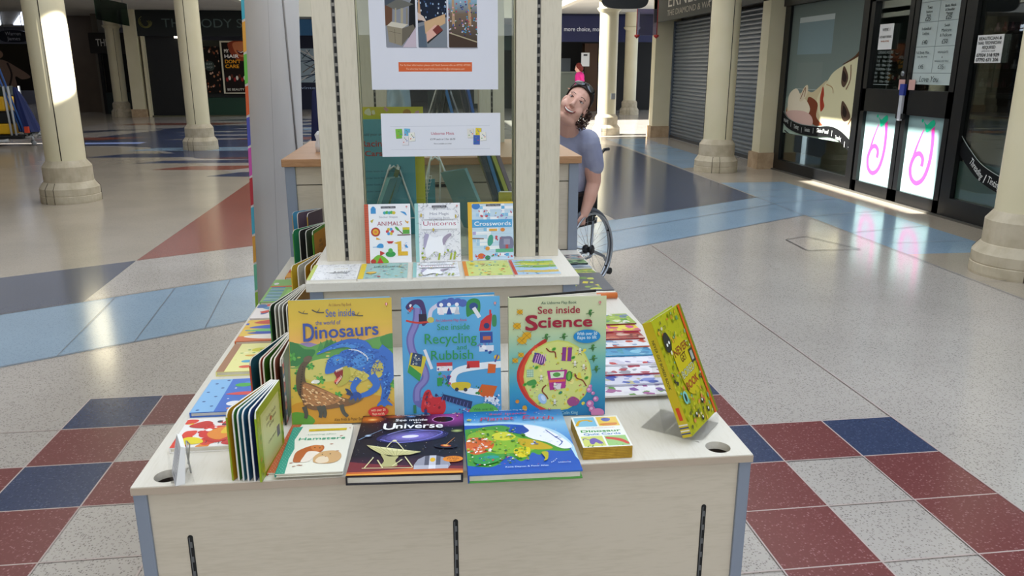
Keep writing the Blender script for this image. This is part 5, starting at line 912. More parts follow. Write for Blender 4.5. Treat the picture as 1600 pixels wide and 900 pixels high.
a.build('spine_print', nb, Tm(-.0012, 0, 0) @ R(-90, 'Y'), (.020, .243))
st = thing('book_stand', 'clear acrylic stand holding the tilted lime green book', 'stand', M=Tm(.498, 1.396, T) @ R(51, 'Z'))
MB().box((.02, -.030, .0), (.13, .10, .002)).build('base', ACRYL, st); MB().box((.02, .045, .002), (.13, .047, .16)).build('back_plate', ACRYL, st, M=Tm(0, .0, 0) @ R(-14, 'X')); MB().box((.035, -.034, .002), (.115, -.032, .034)).build('front_lip', ACRYL, st)
# ---- mini books: three standing, five lying
def m_animals(a, W, H):
    a.rect(0, 0, W, H, '#f4f4f8'); a.rect(0, 0, 9, H, '#c8502c')
    for k in range(26): a.rect(0, H * k / 26, 9, H * k / 26 + .8, '#a83c1c')
    a.rect(36, H * .925, 68, H * .96, '#34343c'); a.text('Usborne Minis', 52, H * .932, 3.6, '#c8c8d4', w=28); balloon(a, 92, H * .95, 1.8)
    a.rect(14, H * .84, 25, H * .93, '#2f90d0'); a.ell(19.5, H * .93, 4, 4, '#2f90d0')
    for k, c in enumerate(['#38a8b8', '#4ab04a', '#38a8b8', '#4ab04a', '#d8c020']): a.ell(44 + 5 * k, H * (.85 + .006 * (k % 2)), 3.6, 3.6, c, n=12)
    a.blob([(78, H * .87), (84, H * .84), (92, H * .80), (88, H * .86)], '#3a98d8'); a.poly([(12, H * .72), (20, H * .75), (16, H * .68)], '#c8b838'); a.poly([(88, H * .70), (96, H * .70), (94, H * .66), (88, H * .73)], '#e8a828')
    a.text('Sticker Shapes', 52, H * .765, 6, '#a8a8b4', w=40); a.text('ANIMALS', 54, H * .635, 13, '#a82c48', w=54, bold=.0)
    a.ell(23, H * .53, 10, 10, '#b8301c'); a.ell(23, H * .53, 6.5, 6.5, '#e8b020'); a.ell(23, H * .53, 3, 3, '#e87830'); a.poly([(24, H * .44), (34, H * .40), (24, H * .40)], '#e8a828')
    for k in range(6): a.ell(54 + 5.5 * cos(k * 1.05), H * .535 + 5.5 * sin(k * 1.05), 3.4, 3.4, ['#d8404a', '#3a98d8', '#d8c020'][k % 3], n=10)
    a.rect(70, H * .465, 99, H * .48, '#6a3420'); a.line([(82, H * .49), (74, H * .55)], 2, '#6a3420'); a.ell(70, H * .58, 6, 2.6, '#4aa83a', -.8); a.rect(82, H * .49, 97, H * .56, '#58a838'); a.rect(82, H * .56, 97, H * .60, '#d8c020')
    a.poly([(46, H * .37), (62, H * .37), (58, H * .33), (50, H * .33)], '#c8303a'); a.blob([(24, H * .27), (30, H * .33), (38, H * .32), (38, H * .26)], '#3a98d8'); a.line([(24, H * .275), (16, H * .275)], 1, '#3a98d8')
    a.rect(70, H * .16, 78, H * .36, '#e8b828'); a.poly([(62, H * .34), (78, H * .37), (78, H * .33), (68, H * .32)], '#e8b828'); a.rect(70, H * .12, 92, H * .19, '#e8b828'); doodles(a, 70, H * .13, 90, H * .34, 18, ['#c87820'], 61, .9, 'e'); doodles(a, 84, H * .24, 94, H * .34, 6, ['#3a98d8'], 62, 2.6)
    a.ell(54, H * .15, 11, 6.5, '#2f9a4a'); a.ell(54, H * .21, 5, 5, '#48b048'); a.blob([(12, 0), (16, H * .08), (28, H * .14), (42, H * .09), (48, 0)], '#78b82c'); a.poly([(24, 0), (31, H * .10), (38, 0)], '#c8302c'); a.poly([(31, H * .12), (42, H * .17), (31, H * .21)], '#c8302c'); a.ell(16, H * .03, 6, 5, '#b83020')
def m_uni(a, W, H):
    a.rect(0, 0, W, H, '#f2f2f6'); a.rect(0, 0, 8, H, '#9accc8'); doodles(a, 9, 2, 98, H - 2, 230, ['#8a8a98', '#a8a8b8', '#6a6a7c', '#b8b8c4'], 71, 3.2, 'll'); doodles(a, 9, 2, 98, H * .24, 18, ['#98b030', '#c8c058', '#88a828'], 72, 2.6, 'ebl')
    a.rect(38, H * .925, 70, H * .96, '#34343c'); a.text('Usborne Minis', 54, H * .932, 3.6, '#c8c8d4', w=28); balloon(a, 93, H * .95, 1.8); a.rect(20, H * .73, 88, H * .88, '#f4f4f8'); a.text('Mini Magic', 54, H * .80, 8, '#8888a0', w=42); a.text('Colouring Book', 54, H * .735, 6, '#a8a8b8', w=46)
    a.rect(14, H * .56, 94, H * .70, '#f6f6fa'); a.text('Unicorns', 54, H * .62, 14, '#b84a6c', w=72, bold=-.005); a.blob([(22, H * .10), (20, H * .40), (28, H * .48), (40, H * .42), (60, H * .44), (64, H * .30), (60, H * .10), (44, H * .18), (30, H * .10)], '#fbfbfe'); a.blob([(18, H * .24), (20, H * .46), (30, H * .47), (26, H * .36), (22, H * .26)], '#b0a8c4'); a.blob([(60, H * .40), (74, H * .48), (80, H * .46), (70, H * .38), (62, H * .28)], '#a89ab0')
    for x in (48, 74, 82): a.poly([(x, H * .03), (x + 4, H * .03), (x + 7, H * .15), (x + 3, H * .15)], '#a8b830')
    for x, y in ((90, .77), (40, .55), (14, .80)): a.ell(x, H * y, 2, 4, '#c8b048')
def m_cross(a, W, H):
    a.rect(0, 0, W, H, '#c8dff2'); a.rect(0, 0, 9, H, '#e8b418'); rd = random.Random(81)
    for i in range(26):
        x, y = 10 + 8 * rd.randint(0, 10), 8 * rd.randint(0, 16)
        if rd.random() < .5: a.rect(x, y, x + 8 * rd.randint(2, 5), y + 7, '#f4f6fc')
        else: a.rect(x, y, x + 7, y + 8 * rd.randint(2, 5), '#f4f6fc')
        a.rect(x, y, x + 7, y + 7, rd.choice(['#5aacdc', '#8ac4e8', '#a8d0f0', '#b8a8dc']))
    for k in range(12): a.rect(9, 8 + 10 * k, 100, 8.3 + 10 * k, '#a8c4e0')
    a.ell(18, H * .93, 9, 7, '#2f7cc8'); a.rect(9, H * .97, 100, H, '#e8c030'); a.rect(40, H * .925, 72, H * .96, '#34343c'); a.text('Usborne Minis', 56, H * .932, 3.6, '#c8c8d4', w=28)
    a.rect(9, H * .565, 97, H * .70, '#4aa4dc'); a.text('Crosswords', 54, H * .595, 13, '#f4f8fc', w=80, bold=.02)
    a.blob([(70, H * .18), (70, H * .38), (80, H * .40), (97, H * .38), (97, H * .18)], '#7a7a98'); a.rect(78, H * .26, 92, H * .36, '#9a9ab4'); a.rect(82, H * .18, 88, H * .26, '#b84a4a'); a.rect(60, H * .13, 99, H * .19, '#58b088')
    a.blob([(42, H * .30), (46, H * .42), (54, H * .42), (54, H * .30), (46, H * .24)], '#3aa08a'); doodles(a, 60, H * .34, 72, H * .42, 5, ['#c83a4a'], 82, 3, 'eb'); a.ell(42, H * .20, 5, 4.4, '#e89828'); a.ell(28, H * .07, 8, 6, '#e06828'); a.ell(42, H * .04, 6, 5, '#3a8a58'); a.rect(46, H * .50, 64, H * .54, '#e8a838'); a.ell(76, H * .52, 5, 4, '#e88a28'); doodles(a, 12, H * .02, 98, H * .1, 16, ['#d85a3a', '#3a9a6a', '#4a78c8', '#c83a50'], 83, 2.6, 'e'); doodles(a, 20, H * .72, 96, H * .86, 16, ['#9a88cc', '#d8c838', '#58a848', '#c84a5a', '#4a98d8'], 84, 2.8, 'er'); a.line([(9, H * .38), (34, H * .37)], 2, '#8a5a30')
G1 = 'mini books standing against the kiosk glass'
for lb, x, y, rz, w_, fn, lean in (('mini sticker book lettered Animals standing against the kiosk glass', -.172, 2.205, 0, .128, m_animals, 8), ('mini colouring book lettered Unicorns standing against the kiosk glass', -.032, 2.205, 0, .128, m_uni, 8), ('mini puzzle book lettered Crosswords standing against the kiosk glass', .118, 2.21, 0, .130, m_cross, 8)):
    paperback(lb, standing(x, y, TZ, rz, lean), w_, .166, .005, fn, name='mini_book', group=G1)
def fl_gray(a, W, H):
    a.rect(0, 0, W, H, '#f0f0f2'); a.rect(0, 0, 8, H, '#b8c83c'); doodles(a, 9, 2, 98, H - 2, 220, ['#9a9aa4', '#b8b8c0', '#7a7a86', '#c4c4cc'], 91, 3.4, 'll'); a.rect(40, H * .40, 80, H * .72, '#f4f4f6'); a.text('COLOUR', 62, H * .62, 8, '#b8a058', w=30); a.text('& DRAW', 66, H * .42, 12, '#34343c', w=34, bold=.03)
def fl_magic(a, W, H):
    a.rect(0, 0, W, H, '#9cc8c4'); a.rect(0, 0, 11, H, '#e8cc28'); doodles(a, 12, 2, 98, H - 2, 150, ['#7ab0b4', '#c0d8c8', '#d89090', '#8898a8', '#d8c888'], 92, 3, 'lle'); a.text('DRAGONS', 56, H * .70, 15, '#2a4a5c', w=56, bold=.01); a.blob([(14, H * .36), (30, H * .42), (36, H * .34), (24, H * .28)], '#e0b830'); a.ell(42, H * .10, 4, 4, '#c84a5a')
def fl_zoo(a, W, H):
    a.rect(0, 0, W, H, '#d4dc78'); a.rect(0, 0, 8, H, '#e88a1c'); a.text('ZOO', 58, H * .62, 20, '#4a6a28', w=40); doodles(a, 10, 4, 98, H - 4, 46, ['#d84a2c', '#4aa8c8', '#e8c828', '#5a9a3a', '#c8582c', '#e8a028', '#3a98b8'], 93, 4, 'eblr'); a.ell(22, H * .80, 6, 8, '#e8d028')
def fl_map(a, W, H):
    a.rect(0, 0, W, H, '#a8c8e4'); a.rect(0, 0, 7, H, '#c83c28')
    for y, c in ((.82, '#98b838'), (.68, '#c8cc38'), (.52, '#78a838'), (.20, '#d8b858')): a.blob([(8, H * y), (30, H * (y + .09)), (60, H * (y + .05)), (100, H * (y + .08)), (100, H * (y - .05)), (60, H * (y - .09)), (25, H * (y - .04))], c)
    doodles(a, 8, 2, 98, H - 2, 110, ['#4a8a38', '#e8e4d0', '#5a98c8', '#c87838', '#c8d860', '#88b0d8'], 94, 2.4, 'el')
G2 = 'mini books lying along the front of the stepped shelf'
for lb, x, fn, w_ in (('white mini colouring book with green edge lying leftmost on the stepped shelf', -.312, fl_gray, .127), ('pale teal mini book with yellow edge lying on the stepped shelf', -.182, fl_magic, .128), ('white mini unicorn book lying flat in the middle of the stepped shelf', -.040, m_uni, .124), ('lime green mini book lettered Zoo with orange edge lying on the stepped shelf', .097, fl_zoo, .128), ('green and blue mini book with red edge lying rightmost on the stepped shelf', .229, fl_map, .124)):
    paperback(lb, lying(x, 2.012, TZ, 0), w_, .166, .005, fn, name='mini_book', group=G2)
# ---- left row, lying flat along the table's left edge (their text is read from the left)
def cov(base, cols, seed, n=60, r=5, extra=None):
    def f(a, W, H):
        a.rect(0, 0, W, H, base); doodles(a, 2, 2, W - 2, H - 2, n, cols, seed, r, 'ebr')
        if extra: extra(a, W, H)
    return f
def e_red(a, W, H):
    doodles(a, 2, 2, 98, H - 2, 26, ['#d8302c', '#c82a28', '#e04030'], 201, 9, 'b'); doodles(a, 2, 2, 98, H - 2, 20, ['#f4f0ea', '#ffffff', '#3a3a4a'], 202, 3, 'bl')
    a.blob([(30, 30), (40, 44), (60, 48), (72, 40), (80, 24), (60, 14), (40, 16)], '#e88a28'); a.blob([(44, 30), (50, 56), (60, 58), (64, 34)], '#e8c020'); a.blob([(66, 28), (84, 30), (90, 18), (72, 12)], '#e8b828'); a.line([(30, 20), (44, 10), (58, 22)], 5, '#c82a20'); a.ell(72, 42, 5, 3, '#3a6a78'); a.blob([(6, 6), (10, 22), (24, 20), (30, 8)], '#e8d420'); a.blob([(6, 50), (20, 62), (30, 56), (24, 44)], '#c82a28')
def e_blue(a, W, H):
    a.rect(0, 0, 26, H, '#88bce8')
    for x, y in ((7, 6), (20, 16), (8, 30), (18, 44), (6, 58), (20, 70), (10, 84), (22, 94)): a.ell(x, y, 2, 1.6, '#1f4a90')
    a.ell(44, 22, 9, 7, '#f4f4f8'); a.blob([(28, 50), (46, 56), (66, 54), (70, 48), (48, 46)], '#e04a4a'); a.ell(70, 51, 5, 4, '#e8a040'); a.ell(44, 78, 11, 6, '#4ab04a'); a.ell(60, 78, 4, 4, '#8ab8e8'); a.ell(44, 8, 6, 2.6, '#e88a58')
    a.text('WHO SAVES THE DAY?', 84, 50, 7, '#c8d8a8', w=72, rot=pi / 2, bold=.02)
    for x, y in ((34, 36), (60, 30), (64, 66), (36, 68), (74, 88), (56, 92), (76, 12)): a.ell(x, y, 1.4, 1.2, '#f0f4ff', n=8)
def e_yel(a, W, H):
    a.rect(0, 0, 10, H, '#a87858'); a.ell(34, 16, 9, 5, '#e05a40'); a.ell(56, 14, 8, 4.4, '#e8a890'); a.ell(32, 36, 8, 5, '#4aa4c8'); a.ell(58, 38, 9, 5, '#58a8cc'); a.ell(70, 54, 9, 9, '#6ab84a'); a.ell(38, 58, 14, 4, '#e0a838'); a.ell(40, 80, 11, 8, '#d8d030'); a.ell(70, 78, 10, 6, '#e8d848')
    for k in range(9): a.ell(18 + 8 * k, 68 + 12 * (k % 2), 2.4, 1.6, '#5a9a40', n=8)
def e_mix(a, W, H):
    a.rect(0, 0, W, H * .22, '#d8703c'); a.blob([(8, 20), (40, 30), (90, 24), (96, 10), (40, 8)], '#f0e8e0'); a.blob([(10, 36), (40, 30), (90, 40), (60, 48)], '#2a4ab0'); a.blob([(6, 46), (40, 56), (94, 50), (50, 42)], '#6ac070'); a.blob([(8, 60), (40, 74), (96, 66), (60, 54)], '#3a58c0'); a.blob([(10, 84), (30, 98), (60, 96), (40, 78)], '#c8443a'); a.blob([(50, 84), (70, 94), (90, 80), (64, 76)], '#e8b028')
def e_grn(a, W, H):
    for k in range(9): a.rect(4, 6 + 10 * k, 28, 11 + 10 * k, '#4a78c8' if k % 2 == 0 else '#88a8e0')
    a.rect(34, 20, 62, 78, '#98d068'); a.ell(84, 26, 10, 12, '#a8604a'); a.ell(84, 66, 9, 11, '#a8604a'); a.rect(0, 94, 60, 100, '#e04a20'); a.ell(44, 88, 4, 4, '#e88a30')
ROW = 'children\'s books lying in the left-hand row'
for lb, y, h_, base, fn, t_, x in (('red white and yellow patterned book lying nearest the front in the left row', 1.462, .142, '#f0ece8', cov('#f0ece8', ['#d8302c', '#e8c828', '#e88a28', '#f4f0ea', '#c82a30'], 101, 34, 6, e_red), .012, -.510),
        ('blue book with small cartoon figures lying second in the left row', 1.628, .196, '#3a6ec8', cov('#3a70cc', ['#3a70cc', '#4a80d8'], 102, 20, 4, e_blue), .012, -.517),
        ('pale yellow book with coloured animals and a brown edge in the left row', 1.866, .212, '#e8e090', cov('#f0ea9c', ['#f4f0b8', '#e8e080'], 103, 20, 4, e_yel), .012, -.520),
        ('multicoloured landscape book lying fourth in the left row', 2.092, .196, '#d8703c', cov('#e8c048', ['#3a58c0', '#e8b028', '#d8483a'], 104, 16, 5, e_mix), .012, -.525),
        ('red and blue book with white patches lying fifth in the left row', 2.300, .150, '#e8e0e0', cov('#f0e8e4', ['#d8483a', '#3a68a8', '#e89a78', '#5a9ac0', '#c83a3a'], 105, 26, 9), .012, -.528),
        ('green book with a blue striped strip and round faces in the left row', 2.462, .285, '#78b858', cov('#88b868', ['#e8e0e8', '#a8c888'], 106, 10, 6, e_grn), .014, -.530)):
    hardback(lb, lying(x, y, T), .190, h_ - .008, t_, (lambda f_: (lambda a, W, H: f_(a, W, H)))(fn) if False else fn, base, W=100, group=ROW, boards=.002)
hardback('orange and yellow striped book lying farthest in the left row', lying(-.500, 2.762, T, 0), .17, .12, .016, lambda a, W, H: (a.rect(0, 0, W, H, '#e8a028'), a.rect(0, H * .55, W, H, '#d8441c'), a.rect(60, 0, W, H, '#b8b8dc')), '#e8a028', group=ROW, boards=.002)
# ---- fanned board books standing on the left
def fan(label, x, y, z, r, h, angs, cols, inner='#3a5a48', printfn=None, name='board_book', group=None, th=.0028, white='#e8e6e0'):
    """upright board book opened like a fan: its spine at (x, y), boards spreading towards the viewer"""
    o = thing(name, label, 'book', (x, y, z), group=group); n = len(angs)
    for i, (ang, c) in enumerate(zip(angs, cols)):
        ex, ey = sin(radians(ang)), -cos(radians(ang)); rr = r * (1 if i in (0, n - 1) else .985); pts = []
        cr = .014
        prof = [(0, 0), (rr, 0), (rr, h - cr)] + [(rr - cr + cr * cos(a), h - cr + cr * sin(a)) for a in (pi / 8, pi / 4, 3 * pi / 8)] + [(rr - cr, h), (0, h)]
        off = (i - (n - 1) / 2) * th * 1.05; f = lambda s, zz, q: (ex * s + (off + q) * (-ey), ey * s + (off + q) * ex, zz)
        cover = i in (0, n - 1)
        b = MB(); b.prism(prof, -th / 2, th / 2, 0, f=f); q = b.build('cover' if cover else 'board_page', mat(white, .5), o)
        s_ = MB(); ins = .0012 if not cover else 0
        p2 = [(max(0, a - (ins if a > .01 else 0)), max(0, min(h - ins, c2))) for a, c2 in prof]
        s_.prism(p2, -th / 2 - .0004, -th / 2, 0, f=f); s_.build('picture', mat(c[0], .4), q); s2 = MB(); s2.prism(p2, th / 2, th / 2 + .0004, 0, f=f); s2.build('picture', mat(c[1], .4), q)
        if cover:   # coloured rim of the cover
            MB().prism([(rr - .0006, 0), (rr + .0006, 0), (rr + .0006, h - cr), (rr - .0006, h - cr)], -th / 2 - .0004, th / 2 + .0004, 0, f=f).build('rim', mat(c[2] if len(c) > 2 else c[1], .4), q)
        if i == n - 1 and printfn:
            a = Art(100, 100 * h / rr); printfn(a, 100, 100 * h / rr)
            # right-hand face: picture's x runs from the outer edge back to the spine
            Mx = Matrix(((-ex, 0, -ey, ex * rr + (off + th / 2 + .0006) * (-ey)), (-ey, 0, ex, ey * rr + (off + th / 2 + .0006) * ex), (0, 1, 0, 0), (0, 0, 0, 1)))
            a.build('back_print', q, Mx, (rr, h))
    return o
def p_lime(a, W, H):
    a.rect(0, 0, W, H, '#98a820'); a.rect(14, H * .06, 90, H * .88, '#c8c87c'); a.rect(20, H * .1, 84, H * .82, '#cfcf8a')
    for s, y in (('Garden Sounds', .70), ('press the buttons', .62), ('and hear', .56)): a.text(s, 54, H * y, 7, '#6a5a48', w=40 if len(s) > 9 else 20, rot=.0)
    a.ell(52, H * .66, 4, 3, '#b85a38'); a.text('Collect them all', 52, H * .36, 5, '#7a7a4a', w=34); a.rect(72, H * .26, 84, H * .42, '#5a4a5a'); doodles(a, 2, 2, 12, H - 2, 16, ['#c8902c', '#78901c', '#b8b82c'], 111, 3); doodles(a, 92, 2, 99, H - 2, 12, ['#c8902c', '#78901c', '#58a0a0'], 112, 3)
fan('lime green board book fanned open upright, nearest the front on the left', -.303, 1.478, T + .001, .150, .138, [-21, -18, -15.5, -13, -9.5, -6], [('#a8a018', '#b8901c', '#98a820'), ('#a84a1c', '#3f7a38'), ('#4a7a40', '#3a7a8a'), ('#3a7a8c', '#2a5a78'), ('#2a5078', '#2a3a78'), ('#7a9a28', '#98a820', '#98b020')], printfn=p_lime)
def p_cat(a, W, H):
    a.rect(0, 0, W, H, '#5a7a28'); a.rect(0, 0, 16, H, '#2a2a2a')
    for k in range(14): a.ell(8, H * (k + .5) / 14, 6, 4, ['#c8402c', '#e8e0d0', '#3a6a8a', '#d8882c'][k % 4], k)
    a.blob([(30, H * .1), (34, H * .6), (50, H * .8), (70, H * .6), (72, H * .1)], '#8a6a28'); a.blob([(40, H * .1), (44, H * .5), (56, H * .6), (62, H * .1)], '#a8582c'); a.rect(94, 0, 100, H, '#2a3a2c')
fan('tall dark green board book with red-edged pages fanned open behind the lime one', -.314, 1.745, T + .001, .178, .146, [-16, -10.5, -9, -5, -3.5, 0], [('#23464c', '#28505a', '#b84a30'), ('#2a5a40', '#a8442c'), ('#a83a20', '#3f6a20'), ('#5a7a20', '#3f6a20'), ('#b84a34', '#a85a48'), ('#3a5a20', '#4a6a24', '#1a2420')], printfn=p_cat, white='#d8cfc0')
fan('grey-paged board book fanned open behind the dark green one', -.340, 2.190, T + .001, .215, .140, [-15.5, -13, -11, -9, -7, -4.5], [('#3a7a3c', '#2a3a2a', '#3a7a3c'), ('#8a8478', '#a8a294'), ('#9a9488', '#b8b2a4'), ('#8a8478', '#6a6458'), ('#a8a294', '#88827a'), ('#c8902c', '#b88828', '#b8b82c')], white='#d8d4c8')
fan('yellow board book standing slightly open beside the stepped shelf', -.340, 2.545, T + .001, .19, .150, [-20, -15, -9, -4], [('#c8b428', '#d8b838', '#d8b838'), ('#e8e4d8', '#d0ccc0'), ('#d8d4c8', '#c8a02c'), ('#d8a828', '#c8982c', '#e8c848')])
# spiral-bound book at the far left corner of the table
def p_or(a, W, H): a.rect(0, 0, W, H, '#5a9a2c'); a.rect(6, H * .05, 95, H * .93, '#c8881c'); a.text('BED', 50, H * .68, 9, '#5a3a18', w=16, bold=.03); a.text('TIME', 50, H * .58, 9, '#8a5a20', w=30)
fan('green spiral-bound board book with a yellow back cover standing near the counter', -.376, 2.955, T + .001, .165, .172, [-34, -26, -18, -10], [('#3a8a4a', '#3a9a6a', '#5aa848'), ('#4a4a48', '#3a3a3a'), ('#3a3a3a', '#5a5a56'), ('#5a9a2c', '#5a9a2c', '#5a9a2c')], printfn=p_or)
fan('blue and yellow board book lying open-topped behind the spiral-bound one', -.405, 3.105, T + .001, .12, .20, [-55, -42, -20], [('#3a88b8', '#4a98c8', '#e8b028'), ('#e8b028', '#6a5a6a'), ('#8a6a78', '#5a4a58', '#c8a040')])
# ---- right-hand stack of overlapping paperbacks
SH = 'paperbacks overlapping on the right of the table'; SP = [('#f0ecf0', ['#7a48a0', '#e8e4ec', '#a85a98', '#5a9a3a'], 'purple-flecked white paperback lying frontmost in the right overlapping row'), ('#d8d8e8', ['#3a58b0', '#c8c090', '#7a8ac8'], 'blue and grey paperback second from the front in the right row'), ('#ece8ec', ['#b03048', '#9a9aa8', '#e8e4e8'], 'white paperback with a red stripe third from the front in the right row'),
      ('#f0ecf4', ['#7a6aa8', '#c8303c', '#d8d4e4'], 'white paperback with lilac drawing in the middle of the right row'), ('#4aa0c8', ['#2f80b0', '#8ac8e0', '#3a98a8'], 'turquoise paperback in the middle of the right row'), ('#e8e8ec', ['#c8503c', '#d8d8e0', '#8aa8c8'], 'white paperback with an orange edge behind the turquoise one'),
      ('#a83c34', ['#c86a50', '#7a2a28', '#d8b0a0'], 'brick red paperback in the right overlapping row'), ('#e8c838', ['#d84a90', '#f0e060', '#c83a70'], 'yellow and pink paperback in the right overlapping row'), ('#9ab848', ['#5a9a2c', '#c8d870', '#6a78b8', '#e8e8d8'], 'bright green picture book topping the right overlapping row')]
for k, (base, cols, lb) in enumerate(SP):
    ln = .125; th = 4.6
    paperback(lb, Tm(.372 + .004 * k, 1.612 + .064 * k + ln, T) @ R(180, 'Z') @ R(0, 'X') @ Tm(-.185 - .001 * k, 0, 0) @ Tm(0, 0, 0) @ R(th, 'X'), .185, ln, .0042, cov(base, cols, 120 + k, 46, 7), W=100, group=SH, edge=['#e8e4e4', '#c8c8dc', '#b84458', '#ece8f0', '#3a90b8', '#d86848', '#983430', '#c8486a', '#7a2a30'][k])
BG = 'books in the far right group beside the stepped shelf'
hardback('large dark-framed book with an orange spine beside the stepped shelf', lying(.435, 2.455, T, 0), .175, .23, .022, cov('#4a4e58', ['#8aa838', '#d8c828', '#5a8a30', '#c8d048'], 140, 30, 9, lambda a, W, H: (a.rect(0, 0, W, 7, '#5a5e68'), a.rect(0, H - 7, W, H, '#5a5e68'), a.rect(78, 0, W, H, '#50545e'))), '#4a4e58', spine='#d8702c', group=BG)
o = C.objects.get('hardback_book'); 
t_ = thing('hardback_book', 'thick book whose orange rounded spine faces forward, under the dark-framed one', 'book', M=lying(.43, 2.42, T), group=BG); MB().box((0, .004, .0), (.180, .03, .020)).build('pages', PAGES, t_); MB().tube([(0, .008, .0105), (.182, .008, .0105)], .0105, 12).build('spine', mat('#d8763c', .4), t_)
for k, (base, cols, lb) in enumerate([('#a8b848', ['#d8d048', '#5a8a30'], 'yellow-green paperback with a red top edge in the far right group'), ('#9aa8b8', ['#c8d0d8', '#5a6a7a'], 'grey-blue paperback in the far right group'), ('#6a9a58', ['#2a4a3a', '#a8c898'], 'green paperback with a dark edge in the far right group'), ('#b8a8a0', ['#c8302c', '#3a3a48', '#d8d4cc', '#5a8a9a'], 'patterned paperback farthest back on the right, nearest the counter')]):
    paperback(lb, Tm(.445, 2.705 + .075 * k + .12, T) @ R(180, 'Z') @ Tm(-.16, 0, 0) @ R(5, 'X'), .16, .115, .005, cov(base, cols, 150 + k, 40, 8), group=BG, edge=['#a83a30', '#d8d8dc', '#2a3a30', '#c8c4bc'][k])
# ---- wire stands holding the three big books
WIRE = mat('#e8e8e6', .35, .2, name='white_wire')
for lb, x, wd in (('white wire stand behind the dinosaur book', -.28, .20), ('white wire stand behind the recycling book', -.05, .20), ('white wire stand behind the science book', .172, .20)):
    s = thing('wire_stand', lb, 'stand', (x, 1.60, T), group='white wire stands behind the big books'); 
    MB().tube([(.04, -.045, .003), (.04, .13, .003), (wd - .04, .13, .003), (wd - .04, -.045, .003)], .0018, 6).build('base_wire', WIRE, s); MB().tube([(.04, .10, .003), (.04, .085, .055), (-.012, .085, .055), (wd + .012, .085, .055), (wd - .04, .085, .055), (wd - .04, .10, .003)], .0016, 6).build('back_wire', WIRE, s)
# ---- small price holder
s = thing('price_holder', 'small folded white price card in a clear holder beside the left cable hole', 'price card', M=Tm(-.462, 1.332, T) @ R(-68, 'Z'))
MB().prism([(0, 0), (.016, .0), (.024, .070), (.016, .074)], -.060, 0.0, f=lambda x, y, z: (z, x, y)).build('card', WHITE, s)
a = Art(75, 85); a.rect(0, 0, 75, 85, '#dcdee8')
for k in range(8): a.rect(8, 22 + 7 * k, 66, 24 + 7 * k, '#8a8c9c')
a.text('£5.99', 38, 8, 9, '#3a3a48', w=26, bold=.02)
a.build('print', s, Matrix(((1, 0, 0, -.060), (0, sin(radians(12.2)), -cos(radians(12.2)), -.0006), (0, cos(radians(12.2)), sin(radians(12.2)), 0), (0, 0, 0, 1))), (.060, .072))
MB().prism([(-.006, 0), (.032, 0), (.032, .002), (-.004, .002), (-.002, .04), (-.004, .04)], -.062, .002, f=lambda x, y, z: (z, x, y)).build('holder', ACRYL, s)
MB().tube([(-.07, .03, .004), (-.066, .036, .045), (-.05, .03, .06), (-.04, .028, .04), (-.03, .03, .004)], .0016, 6).build('wire_loop', mat('#b0b0b0', .3, .8), s)
# ================================================================== things behind the glass
s = thing('hardback_book', 'teal book lettered Racing standing behind the kiosk glass on the left', 'book', M=standing(-.240, 2.60, TZ, 4, 3)); w_, h_ = .21, .375; MB().box((0, 0, 0), (w_, h_, .012)).build('cover', mat('#5aa4b4', .4), s); a = Art(100, 174); a.rect(0, 0, 100, 174, '#5ca8b8')
a.text('Build your own', 38, 150, 6, '#3a3a4a', w=34); a.text('Racing', 19, 134, 13, '#b8302c', w=38, al='l', bold=.04); a.text('Cars', 24, 120, 11, '#b8302c', w=26, al='l', bold=.04); a.ell(8, 156, 5, 6, '#7a4a34')
for k in range(4): a.text('sticker book for little racers', 48, 96 - 10 * k, 4, '#2f5a78', w=50)
a.rect(30, 6, 80, 32, '#7a7a94'); a.build('cover_print', s, Tm(0, 0, .0122), (w_, h_)); MB().box((.004, .003, .0), (w_ - .003, h_ + .012, -.008)).build('pages', mat('#d8d028', .5), s)
s = thing('hardback_book', 'yellow-topped book standing behind the teal racing book', 'book', M=standing(-.235, 2.68, TZ, 0, 3)); MB().box((0, 0, 0), (.235, .410, .010)).build('cover', mat('#e0d22c', .4), s); a = Art(100, 190); a.rect(0, 0, 100, 190, '#e4d630'); doodles(a, 5, 160, 95, 186, 24, ['#f4f0d0', '#c8902c', '#e8a8b0'], 161, 5); a.build('cover_print', s, Tm(0, 0, .0102), (.235, .410))
def easel(label, x, y, z, sc, rz=0):
    s = thing('wire_easel', label, 'easel', M=Tm(x, y, z) @ R(rz, 'Z') @ Matrix.Scale(sc, 4), group='white wire easels behind the kiosk glass')
    for d in (-1, 1):
        MB().tube([(d * .10, -.04, 0), (d * .02, .05, .23), (d * .012, .055, .25)], .004, 6).build('leg', WIRE, s); MB().tube([(d * .02, .05, .23), (d * .03, .15, 0)], .0035, 6).build('rear_leg', WIRE, s)
    MB().tube([(-.02, .05, .23), (0, .052, .245), (.02, .05, .23)], .004, 6).build('crown', WIRE, s); MB().tube([(-.07, -.01, .07), (.07, -.01, .07)], .003, 6).build('crossbar', WIRE, s); return s
easel('large white wire easel behind the kiosk glass, left of centre', -.10, 2.56, TZ, .92, 0); easel('second white wire easel behind the glass, near the centre', .045, 2.75, TZ, .95, 10)
def slab_book(label, M, w, h, t, c1, c2, name='hardback_book', grp='books stacked behind the kiosk glass'):
    s = thing(name, label, 'book', M=M, group=grp); MB().box((0, 0, 0), (w, h, t * .15)).build('back_cover', mat(c2, .4), s); MB().box((0, 0, t * .85), (w, h, t)).build('front_cover', mat(c1, .4), s); MB().box((.001, .003, t * .15), (w - .003, h - .003, t * .85)).build('pages', PAGES, s); MB().box((-.001, 0, 0), (.001, h, t)).build('spine', mat(c2, .4), s)
